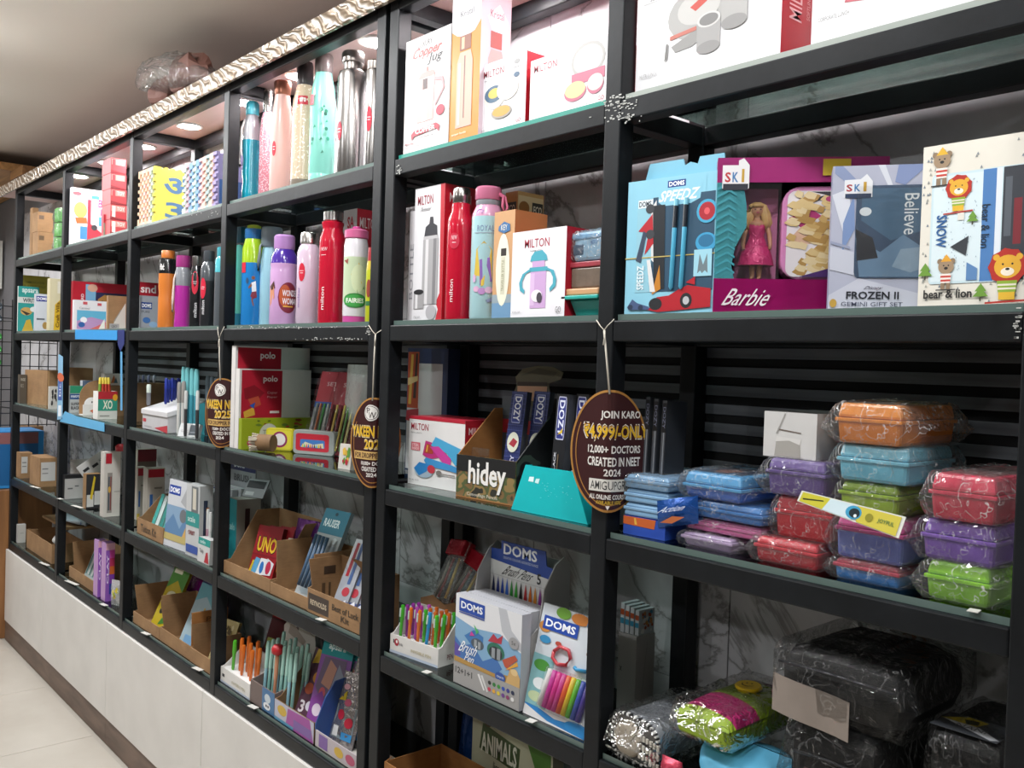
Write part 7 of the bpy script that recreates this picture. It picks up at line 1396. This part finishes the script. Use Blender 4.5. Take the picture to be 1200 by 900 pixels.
# best of luck kit
p = on_z(362, 716, z4)
xt = xt2+.004; xe = POST['E']-.004
t = tray('kit_tray', 'kraft kit carton with printed lettering beside the double post', 'display box', (xt, .014, z4), xe-xt, .11, .068, .150, 0, KRAFT, fp=[('R', .02, .12, .40, .82, '#3a2f28'), ('B', 'REYNOLDS', .06, .36, .36, .58, '#c4b59c'), ('B', 'Best of Luck', .46, .50, .92, .76, '#3a2c1c'), ('B', 'Kit', .62, .18, .76, .42, '#3a2c1c'), ('R', .94, .0, 1, .5, '#2a241f')], notch=.99)
printed([('R', .45, .66, .8, .82, '#3f3024'), ('R', .4, .2, .5, .5, '#5a4632'), ('R', .6, .2, .66, .5, '#5a4632')], lambda s, q, l: (.0032+l, s*.11, q*.15), 'printed_inside', t)
for k in range(3):
    q = place(t, .06+.030*k, .036+.012*k, .0045)
    t2 = box_m('pen_pack', ('left', 'middle', 'right')[k]+' clear striped pen pack leaning in the kit carton', 'pen pack', q, .06, .012, .22, R(10), 26, front='#9a9ea6', side='#8a8e96', rough=.2, fp=[('R', 0, 0, 1, .18, '#3a4a7f'), ('E', .6, .3, .25, .06, '#b02a3a'), ('R', .2, .5, .4, .95, '#a3202e'), ('R', .5, .4, .7, .95, '#3a5a8f'), ('P', [(.1, .05), (.8, .2), (.9, .15), (.2, .02)], '#d9dde6')], group='clear pen packs in the kit carton')

# ================================================================== fifth row, left bays
# --- bay A-B
sbox('white_packet', 'small white packet at the foot of the first post', 'pack', 'L5l', 20.5, .02, 30, 615, .03, front='#b9b6b0', side='#aaa', fp=[('R', .3, .5, .7, .53, '#8a8780')])
x = x_at(31, .03, z5)
t = tray('open_carton', 'open kraft carton with a torn paper inside, far end of the bottom row', 'carton', (x, .03, z5), .50, .16, .10, .10, 0, KRAFT, KRAFT3, notch=.98)
sbox('board', 'grey white board leaning at the back of the far bottom cell', 'board', 'L5l', 26, .20, 62, 572, .02, front='#a5a4a0', side='#b5b4b0')
sbox('red_folder', 'thin red folder at the back by the first post', 'folder', 'L5l', 21.5, .18, 27, 570, .02, front='#8f1626', side='#8f1626')
o = pillow('white_packet', 'crumpled white paper in the open kraft carton', 'paper', (x+.33, .06, z5+.075), .12, .05, .05, mat('#b9b7b2', .7), 0, 10, 30, part='paper_body')
# --- bay B-C
sbox('flat_carton', 'flat kraft sheet with a white and blue bag on it, bottom row', 'carton', 'L5l', 77, .10, 130, .012, .45, zb=z5+.165, front=KRAFT, side=KRAFT)
pillow('plastic_bag', 'white and blue printed bag lying flat over the kraft box', 'bag', (x_at(77, .10, z5)-.38, .11, z5+.181), .40, .045, .16, mat('#a9b3bd', .4), 0, 0, 31, fp=[('P', [(.5, .2), (.6, .7), (.8, .5), (.95, .8), (.98, .2)], '#2f5f96')], part='bag_body')
x = x_at(86, .05, z5); xx = x_at(110, .03, z5)
t = tray('open_carton', 'kraft tray with silver pen strips beside the purple dough packs', 'carton', (x, .03, z5), xx-x, .17, .05, .165, 0, KRAFT, notch=.92)
for k in range(3):
    q = place(t, .06+.05*k, .05, .0045); box_m('pen_card', ('left', 'middle', 'right')[k]+' silver pen strip leaning in the bottom kraft tray', 'pen', q, .04, .008, .15, R(20), 25, front='#9aa5a5', side='#7f8a8a', fp=[('R', .1, .1, .3, .9, '#3f6f6a'), ('R', .5, .1, .8, .9, '#c4cac8')], group='silver pen strips')
cols = ['#c0489a', '#b5386a', '#c9622a', '#7a3aa0', '#3a3f96']
for k in range(2):
    x = x_at(114+9*k, .02+.01*k, z5)
    t = sbox('dough_pack', ('left', 'right')[k]+' purple striped pack of coloured modelling dough cups', 'dough pack', 'L5l', 114+9*k, .018+.004*k, 124+9.5*k, 634+3*k, .06, front='#8f5ab5', side='#b58ac0', rough=.25, fp=[('R', .0, .88, 1, 1, '#d9a5b8'), ('R', .42, .12, .98, .30, '#2f3f9c'), ('R', .42, .3, .98, .46, '#7a3aa0'), ('R', .42, .46, .98, .60, '#c9622a'), ('R', .42, .6, .98, .74, '#b5305a'), ('R', .42, .74, .98, .88, '#c9489c'), ('B', 'CLAY', .1, .3, .34, .8, '#e3d5ee', 90)])
x = x_at(128, .02, z5); pillow('sticker_pack', 'clear packet with yellow and green bits at the third post', 'pack', (x, .016, z5), .08, .11, .03, m_film('packet_film', white=.3), R(20), 0, 33, fp=scatter(.15, .15, .85, .8, ['#c9b83a', '#8fa53a', '#d9d6c9'], 9, 4, .14), part='bag_body')
# --- bay C-D
for k in range(5):
    x = POST['C']+S+.02+.10*k; pillow('sweet_pouch', ('first', 'second', 'third', 'fourth', 'fifth')[k]+' dark magenta pouch in the heap behind the kraft trays', 'pouch', (x, .165+.012*(k % 2), z5+.01), .13, .235-.012*k, .05, m_foil('mag%d' % k, ('#8a1f66', '#6a1a5a', '#7a2070', '#5a1650', '#6f1a4a')[k], .25, 35, .3), R(8*(k % 2)), 6, 40+k, group='magenta pouches')
xs_ = [x_at(156, .016, z5), x_at(187, .016, z5), x_at(223, .016, z5)]
xs_[0] = max(xs_[0], POST['C']+S+.006)
t = tray('kraft_tray', 'kraft tray with a yellow printed pack, left of the bottom row trays', 'display box', (xs_[0], .016, z5), xs_[1]-xs_[0]-.005, .14, .045, .15, 0, KRAFT, notch=.98)
q = place(t, .09, .035, .0045); box_m('snack_pack', 'yellow and green printed pack leaning in the left kraft tray', 'pack', q, .13, .012, .26, R(6), 25, front='#b5a02a', side='#9a8a24', rough=.25, fp=[('P', [(0, .6), (.5, .75), (1, .6), (1, 1), (0, 1)], '#4f8a34'), ('E', .5, .5, .3, .08, '#c9c4a0'), ('E', .3, .25, .1, .04, '#2a2a1c'), ('E', .65, .3, .1, .04, '#2a2a1c'), ('P', [(.4, .05), (.9, .12), (.9, .2), (.5, .16)], '#3f7a2c'), ('R', .1, .85, .6, .92, '#e3dfc4')])
t = tray('kraft_tray', 'kraft tray with an orange-brown side holding a pale blue pack, bottom row', 'display box', (xs_[1], .016, z5), xs_[2]-xs_[1]-.005, .14, .050, .17, 0, KRAFT, notch=.98)
MB().box(xs_[2]-xs_[1]-.0048, .003, .003, xs_[2]-xs_[1]-.0022, .137, .169, KRAFT2).build('outer_flap', t)
printed([('P', [(.3, .12), (.36, .12), (.5, .36), (.44, .36)], '#3a2414'), ('P', [(.3, .36), (.36, .36), (.5, .12), (.44, .12)], '#3a2414'), ('T', 'PA', .4, .78, .75, .88, '#5a3414')], lambda s, q, l: (xs_[2]-xs_[1]-.0022+l, .003+s*.134, q*.169), 'printed_side', t)
q = place(t, .09, .035, .0045); box_m('pen_pack', 'pale blue pack with a navy header leaning in the orange-sided tray', 'pack', q, .14, .012, .275, R(6), 24, front='#9fb5bd', side='#8fa5ad', rough=.25, fp=[('R', 0, .86, 1, 1, '#1e2f7a'), ('B', 'DOMS', .2, .89, .8, .97, '#e6eaf2'), ('P', [(0, .6), (.5, .7), (1, .55), (1, .86), (0, .86)], '#5f9aa5'), ('R', .2, .0, .9, .15, '#6f9cc0'), ('P', [(.55, .2), (.6, .55), (.66, .55), (.62, .2)], '#c9a53a'), ('E', .35, .35, .16, .06, '#c9d2d6')])
t = tray('kraft_tray', 'small kraft box with a patterned snack pack at the fourth post', 'display box', (xs_[2], .014, z5), POST['D']-.006-xs_[2], .10, .05, .13, 0, KRAFT, notch=.98)
q = place(t, .075, .03, .0045); box_m('snack_pack', 'cream and red patterned pack in the small kraft box', 'pack', q, .11, .012, .165, R(10), 20, front='#bfae7a', side='#a5955f', fp=scatter(.05, .3, .95, .95, ['#5a4a2a', '#8a7a44', '#d9cfa5'], 24, 7, .08)+[('P', [(.1, .2), (.3, .28), (.5, .2), (.4, .05), (.2, .05)], '#b02a2c'), ('E', .7, .15, .2, .08, '#d9c9a0')])
# --- bay D-E
xd = POST['D']+S
REDF2 = m_foil('red_foil2', '#8f1224', .3, 35, .2)
for k in range(7):
    x = xd+.05+.045*k; box_m('mint_pack', 'red topped maroon sachet, '+ORD[k]+' from the left in the tilted stack', 'pack', (x, .145+.012*(k % 3), z5+.085), .085, .012, .175, R(14), 20, front='#4a1a1e', side='#5a1c22', rough=.3, fp=[('R', 0, .68, 1, 1, '#a3182c'), ('T', 'mint', .2, .8, .7, .9, '#e0b5ba'), ('R', .1, .1, .5, .3, '#8a9a4a' if k == 0 else '#4a1a1e')], group='red topped sachets')
box_m('black_box', 'dark carton holding up the red topped sachets', 'box', (xd+.03, .14, z5), .42, .13, .082, 0, 0, front='#2a1c18', side='#2a1c18')
p = on_z(254.5, 797, z5)
xp = xd+.008; xp2 = x_at(293, .02, z5)
t = tray('pen_display', 'white pen display with orange and green pens, bottom row', 'display box', (xp, .018, z5), xp2-xp, .11, .05, .10, 0, CARDW, fp=[('R', .06, .4, .14, .6, '#3a3a3c'), ('T', 'INVISIBLE PEN', .4, .3, .85, .5, '#b0a98a'), ('R', 0, 0, 1, .12, '#b9c4d4')])
MB().box(.003, .003, .042, xp2-xp-.003, .107, .046, WHITE).build('perforated_deck', t)
for k in range(8):
    q = place(t, .05+.022*k, .02+.014*(k % 3), .047); c = '#4fae2c' if k == 0 else '#cf6a1f'
    pen('green pen at the left of the bottom white display' if k == 0 else 'orange pen, '+ORD[k]+' from the left in the bottom white display', q, .10+.01*(k % 3), .0065, c, (R(-2), R(3)), clip=False, group='pens in the bottom white display')
# teal pen display with curly backing card
xq = xp2+.006; xq2 = x_at(322, .02, z5)
t = tray('pen_display', 'blue and brown printed box of pale teal pens in the bottom row', 'display box', (xq, .018, z5), xq2-xq, .12, .07, .09, 0, mat('#7a6a64', .6), fp=[('R', 0, .05, .5, .95, '#6a5a56'), ('R', .5, 0, 1, 1, '#3f6f9c'), ('E', .72, .6, .12, .2, '#c4cfd6'), ('E', .7, .25, .14, .16, '#e3e6ea'), ('E', .68, .26, .03, .06, '#2a2f36'), ('E', .76, .26, .03, .06, '#2a2f36')])
back = [(0, 0), (.42, 0), (.42, .22), (.33, .25), (.20, .27), (.16, .33), (.12, .36), (.10, .30), (.04, .34), (.02, .26), (0, .24)]
q = place(t, .02, .135, 0)
bc = thing('backing_card', 'pale curly edged backing card behind the teal pens', 'card', (q.x-.06, .150, z5)); MB().prism(back, lambda a, b, c: (a, c, b*.88), 0, .003, mat('#b5b0a8', .6)).build('card', bc)
printed([('P', [(.08, .24), (.1, .3), (.11, .28), (.09, .22)], '#4a2f3a'), ('P', [(.03, .22), (.05, .27), (.15, .22), (.13, .2)], '#8a8076'), ('R', .22, .19, .41, .235, '#6f8aa8'), ('E', .30, .215, .03, .03, '#3f7fb0'), ('E', .29, .215, .008, .008, '#9fd0c0'), ('E', .31, .215, .008, .008, '#9fd0c0')], lambda a, b, l: (a, -l, b*.88), 'printed_front', bc)
for k in range(16):
    i, j = k % 8, k//8
    q = place(t, .03+.026*i, .03+.04*j, .004)
    pen('pale teal pen, '+ORD[i]+' from left in '+('front', 'back')[j]+' row of the blue box', q, .19+.012*((k*7) % 3), .0062, '#8fc4bc' if k % 3 else '#9ac9d6', (R(-3-2*j), R(2+(k % 3))), cap='#a5d0c4', clip=False, group='pale teal pens')
q = place(t, xq2-xq-.05, .022, .004)
t2 = pen('translucent pen with a red flower top among the teal pens', q, .17, .006, '#c98a6a', (R(-2), R(2)), clip=False)
MB().lathe([(.005, .168), (.018, .175), (.020, .19), (.014, .20)], mat('#b8222a', .4), 10).build('flower_top', t2, smooth=True)
for k in range(2):
    q = place(t, .19+.05*k, .10, .10); pillow('cat_topper', ('left', 'right')[k]+' black cat shaped topper pinned on the pale backing card', 'topper', (q.x, .132, z5+.20-.03*k), .045, .05, .012, mat('#141416', .5), 0, 0, 60+k, part='felt_body')
# doll-print stationery packs
xw = xq2+.006; xw2 = x_at(368, .018, z5)
t = tray('kraft_tray', 'printed display tray with cartoon packs beside the teal pens', 'display box', (xw, .016, z5), xw2-xw, .15, .06, .15, 0, KRAFT3, fp=[('R', 0, 0, 1, 1, '#b5b5c4'), ('P', [(.3, 0), (.35, .9), (.9, 1), (1, 0)], '#9a4a96'), ('R', .5, .1, .95, .55, '#7a5a9c'), ('E', .2, .6, .12, .25, '#c9a53a'), ('R', 0, 0, .5, .15, '#4f8fb0')])
ap = [('R', 0, .82, 1, 1, '#1f8f92'), ('B', 'apsara', .2, .87, .75, .95, '#dff0ee'), ('P', [(.05, .45), (.15, .8), (.85, .8), (.95, .35), (.5, .2)], '#6f6078'), ('P', [(.2, .5), (.35, .78), (.6, .7), (.5, .45)], '#b98a78'), ('P', [(.5, .4), (.65, .75), (.9, .6), (.8, .3)], '#8a90a0'), ('E', .3, .4, .1, .06, '#c9606a'), ('P', [(0, .3), (.3, .42), (.6, .2), (.9, .34), (1, 0), (0, 0)], '#8a4a9c'), ('E', .25, .2, .14, .07, '#e3d5e6'), ('E', .6, .16, .12, .06, '#c4c9e6'), ('E', .8, .28, .1, .05, '#b5304a')]
for k in range(3):
    q = place(t, .115+.06*k, .04+.028*k, .0045)
    box_m('stationery_pack', ('front', 'second', 'third')[k]+' teal topped purple stationery pack leaning in the printed tray', 'stationery set', q, .125, .018, .255, R(16), 17, front='#8a5aa0', side='#5a2a6a', fp=ap, sp=[('R', 0, .55, 1, 1, '#1f6f7a'), ('B', 'apsara', .2, .6, .8, .95, '#5fb5b8', 90)], group='teal topped stationery packs')
q = place(t, .045, .035, .0045)
box_m('stationery_pack', 'yellow edged pack with round cartoon prints at the left of the tray', 'stationery set', q, .075, .014, .24, R(12), 24, front='#5a3a4a', side='#c9a53a', fp=[('R', 0, 0, 1, .06, '#c9a52a'), ('B', '3', .15, .1, .45, .25, '#e6dfe3'), ('E', .7, .2, .2, .06, '#d9d5e0'), ('E', .4, .4, .25, .07, '#b0563a'), ('E', .65, .55, .25, .07, '#c98a3a'), ('P', [(.1, .7), (.9, .75), (.8, .95), (.2, .9)], '#c9a53a')])
for k in range(2):
    q = place(t, .19+.07*k, .115, .0045); pillow('sweet_pouch', ('left', 'right')[k]+' magenta topped pouch at the back of the printed tray', 'pouch', (q.x, .145, z5+.005), .10, .285, .03, m_foil('mg%d' % k, '#8a1a6a', .3), R(12), 6, 70+k)
box_m('stationery_pack', 'yellow pack peeping out behind the magenta pouches', 'stationery set', (xw+.20, .20, z5), .12, .01, .30, R(6), 0, front='#b0902a', side='#9a7f24')
# sticker sheets in foil at the double post
xv = xw2+.006
t = thing('sticker_display', 'blue arched divider box of sticker sheets beside the double post', 'display box', (xv, .016, z5)); vw = POST['E']-.006-xv
MB().box(0, 0, 0, vw, .13, .003, mat('#c4c0b8', .6)).build('bottom', t)
MB().prism([(0, 0), (.13, 0), (.13, .15), (.10, .175), (.06, .17), (.03, .13), (0, .06)], lambda a, b, c: (c, a, b), 0, .004, mat('#2f4f8f', .4)).build('blue_side', t)
MB().box(0, 0, .003, vw, .003, .045, mat('#b9b0b5', .5)).build('front_lip', t)
printed([('R', .1, .1, .3, .9, '#7a5a9c'), ('E', .55, .5, .1, .3, '#c9a53a'), ('E', .8, .5, .1, .3, '#b04a6a')], lambda s, q, l: (s*vw, -l, q*.045), 'printed_front', t)
SILV = m_foil('silver_foil', '#b9b5b5', .18, 60, .8)
for k in range(3):
    q = place(t, .006+.014*k, .030+.022*k, .0045)
    pillow('sticker_sheet', ('front', 'middle', 'back')[k]+' foil packet of heart stickers next to the double post', 'sticker pack', q, .105, .20+.035*k, .018, SILV, R(10), 18, 75+k, fp=[('P', [(.1, .1), (.9, .1), (.9, .55), (.1, .55)], '#7f8a90'), ('E', .35, .42, .14, .07, '#b8263c'), ('E', .7, .34, .14, .07, '#b8263c'), ('E', .5, .6, .12, .05, '#c95a7a'), ('P', [(.1, .6), (.35, .75), (.4, .62)], '#c9b02a'), ('R', .15, .12, .35, .26, '#e3e3e3'), ('R', .5, .1, .9, .2, '#3f8fc9'), ('E', .3, .8, .12, .04, '#d9a5b0')], group='foil sticker packets')

# ================================================================== top of the shelving and far left end
p = Vector((-2.27, -.05, RAIL['L0']+.020))
t = thing('plastic_bag', 'clear plastic bag with brown crumpled packing lying on the top board', 'bag', p)
rn = random.Random(8); ph = [(rn.uniform(3, 9), rn.uniform(3, 9), rn.uniform(0, 6)) for _ in range(6)]
def bagf(i, j):
    s_ = -.36+.78*j; k = math.sin(PI*min(1, max(0, (j+.005)/1.04)))**.8; a = 2*PI*i
    am = sum(math.sin(q[0]*a*.5+q[1]*j*3+q[2]) for q in ph)/6
    lift = .14*(1-j)**2
    return (s_, .06+.09*k*math.cos(a)*(1+.2*am), max(.002, lift+.075*k*(1+math.sin(a))*(1+.25*am)))
MB().grid(bagf, 20, 22, m_film('top_bag_film', white=.06, crinkle=14, gloss=.8, crease_glint=.25), closed_u=True).build('clear_bag', t, smooth=True)
BRN = mat('#6f4a40', .7, var=.2, scale=12)
def lump(label, x, y, z, sx, sy, sz, seed):
    rn = random.Random(seed); o = MB().grid(lambda i, j: tuple(Vector((sx*math.cos(2*PI*i)*math.sin(PI*j)**.7, sy*math.sin(2*PI*i)*math.sin(PI*j)**.7, sz*(1-math.cos(PI*j))))*(1+.12*math.sin(9*i*2*PI+seed)+.1*math.sin(7*j+seed*2+i*12))), 14, 9, BRN, closed_u=True).build('brown_cup', None)
    o.location = (x, y, z); tag(o, label, 'packing')
lump('larger brown crumpled cup inside the plastic bag on the top board', p.x+.20, p.y+.06, p.z+.006, .15, .06, .062, 3)
lump('smaller brown crumpled cup at the left inside the plastic bag', p.x-.06, p.y+.06, p.z+.006, .10, .05, .05, 5)
# wire grid panel with hanging goods beyond the first post
WIRE = mat('#17181a', .4); t = thing('wire_grid_panel', 'black wire grid display panel beyond the far end of the shelving', 'grid panel', (-4.78, -.06, ZC-.55))
for k in range(8): MB().tube([(0, .05*k, 0), (0, .05*k, .75)], .003, WIRE, 6).build('vertical_wire', t)
for k in range(11): MB().tube([(0, 0, .01+.07*k), (0, .35, .01+.07*k)], .003, WIRE, 6).build('cross_wire', t)
MB().box(-.008, -.016, 0, .008, -.004, .76, mat('#8a8c8c', .4, .6)).build('upright', t)
for z_ in (.12, .62): MB().tube([(0, .03, z_), (.197, .08, z_)], .004, WIRE, 6).build('bracket', t)
def scissor(label, y, z, c, grp):
    q = thing('scissors', label, 'scissors', (-4.765, y, z), 0, 0, grp); m_ = mat(c, .35)
    for s_ in (-1, 1):
        MB().tube([(0, s_*.012+.013*math.cos(2*PI*k/12), .018*math.sin(2*PI*k/12)) for k in range(13)], .005, m_, 6).build('handle_loop', q, smooth=True)
        MB().tube([(0, s_*.008, .016), (0, -s_*.006, .09)], .0035, STEEL, 6).build('blade', q, smooth=True)
for k in range(3): scissor(('lowest', 'middle', 'upper')[k]+' green handled scissors hanging on the far wire grid', -.045, ZC-.17+.075*k, '#2f8f3a', 'green handled scissors')
for k in range(2): scissor(('lower', 'upper')[k]+' grey-blue handled scissors hanging on the far wire grid', -.045, ZC+.085+.07*k, '#3a4650', 'grey handled scissors')
box_m('plastic_crate', 'blue plastic box standing at the far end beside the first post', 'box', (-4.98, -.10, .86), .30, .30, .33, 0, 0, front='#2a7fc0', side='#2f88c9', fp=None, sp=[('R', .1, .05, .9, .9, '#1f5f96'), ('R', .1, .78, .9, .98, '#8a5a5a')])
box_m('wooden_cabinet', 'brown wooden cabinet side below the blue plastic box', 'cabinet', (-5.1, -.14, 0), .48, .38, .855, 0, 0, front=m_wood('teak', '#7a5230', '#96683e', (30, 30, 3)), side=m_wood('teak2', '#7a5230', '#96683e', (30, 30, 3)))

# ================================================================== the two bottles in the flask box bay
bottle('glossy red flask with steel cap between the flask carton and pastel bottle', 'L2', 536.5, .046, 31, 221, [('body', pl('#bd1430', .18), [(.95, 0), (1, .015), (1, .70), (.97, .76), (.74, .82), (.72, .86), (.70, .88)]), ('cap', STEEL, [(.60, .88), (.66, .89), (.66, .985), (.58, 1)])],
       [('T', 'milton', -.62, .13, -.36, .30, '#f0dcdf', 90), ('T', 'NEW', -.62, .60, -.12, .635, '#e9c4c9'), ('R', -.55, .57, -.2, .575, '#e9c4c9'), ('E', -.38, .59, .34, .06, '#c42a44'), ('T', 'NEW', -.55, .60, -.2, .63, '#f0d9dc'), ('R', -.5, .575, -.25, .58, '#f0d9dc')])
t = bottle('pastel pink and pale blue kids bottle with a lavender print and pink lid', 'L2', 568, .052, 37, 220, [('body', pl('#a9d0d6', .3), [(.95, 0), (1, .015), (1, .77)]), ('shoulder', pl('#cf96b4', .3), [(1, .77), (.97, .80), (.78, .85), (.74, .86)]), ('collar', pl('#8a8d94', .35), [(.76, .86), (.78, .87), (.78, .895), (.74, .90)]), ('cap', pl('#c4708f', .35), [(.80, .90), (.84, .91), (.84, .985), (.74, 1)])],
       [('T', 'ROYAL', -.55, .655, .35, .70, '#7f8fb0'), ('R', -.7, .64, .5, .645, '#9aa5b5'), ('P', [(-.7, .80), (-.3, .79), (-.2, .81), (-.5, .825)], '#8a5a9c'), ('P', [(-.55, .52), (-.15, .58), (.25, .52), (.3, .30), (-.2, .24), (-.65, .32)], '#d6b84a'), ('P', [(-.35, .44), (.15, .46), (.3, .28), (-.3, .25)], '#8a68b5'), ('E', -.5, .22, .18, .022, '#cfa8c6'), ('E', -.2, .205, .2, .025, '#b58ac0'), ('E', .15, .215, .2, .025, '#d6b8d6'), ('E', -.62, .30, .1, .03, '#c9a5c9'), ('P', [(.0, .14), (.3, .16), (.35, .13), (.1, .12)], '#7f8fb0')], strap=(mat('#c4607f', .5), 1.0, .95, .80))
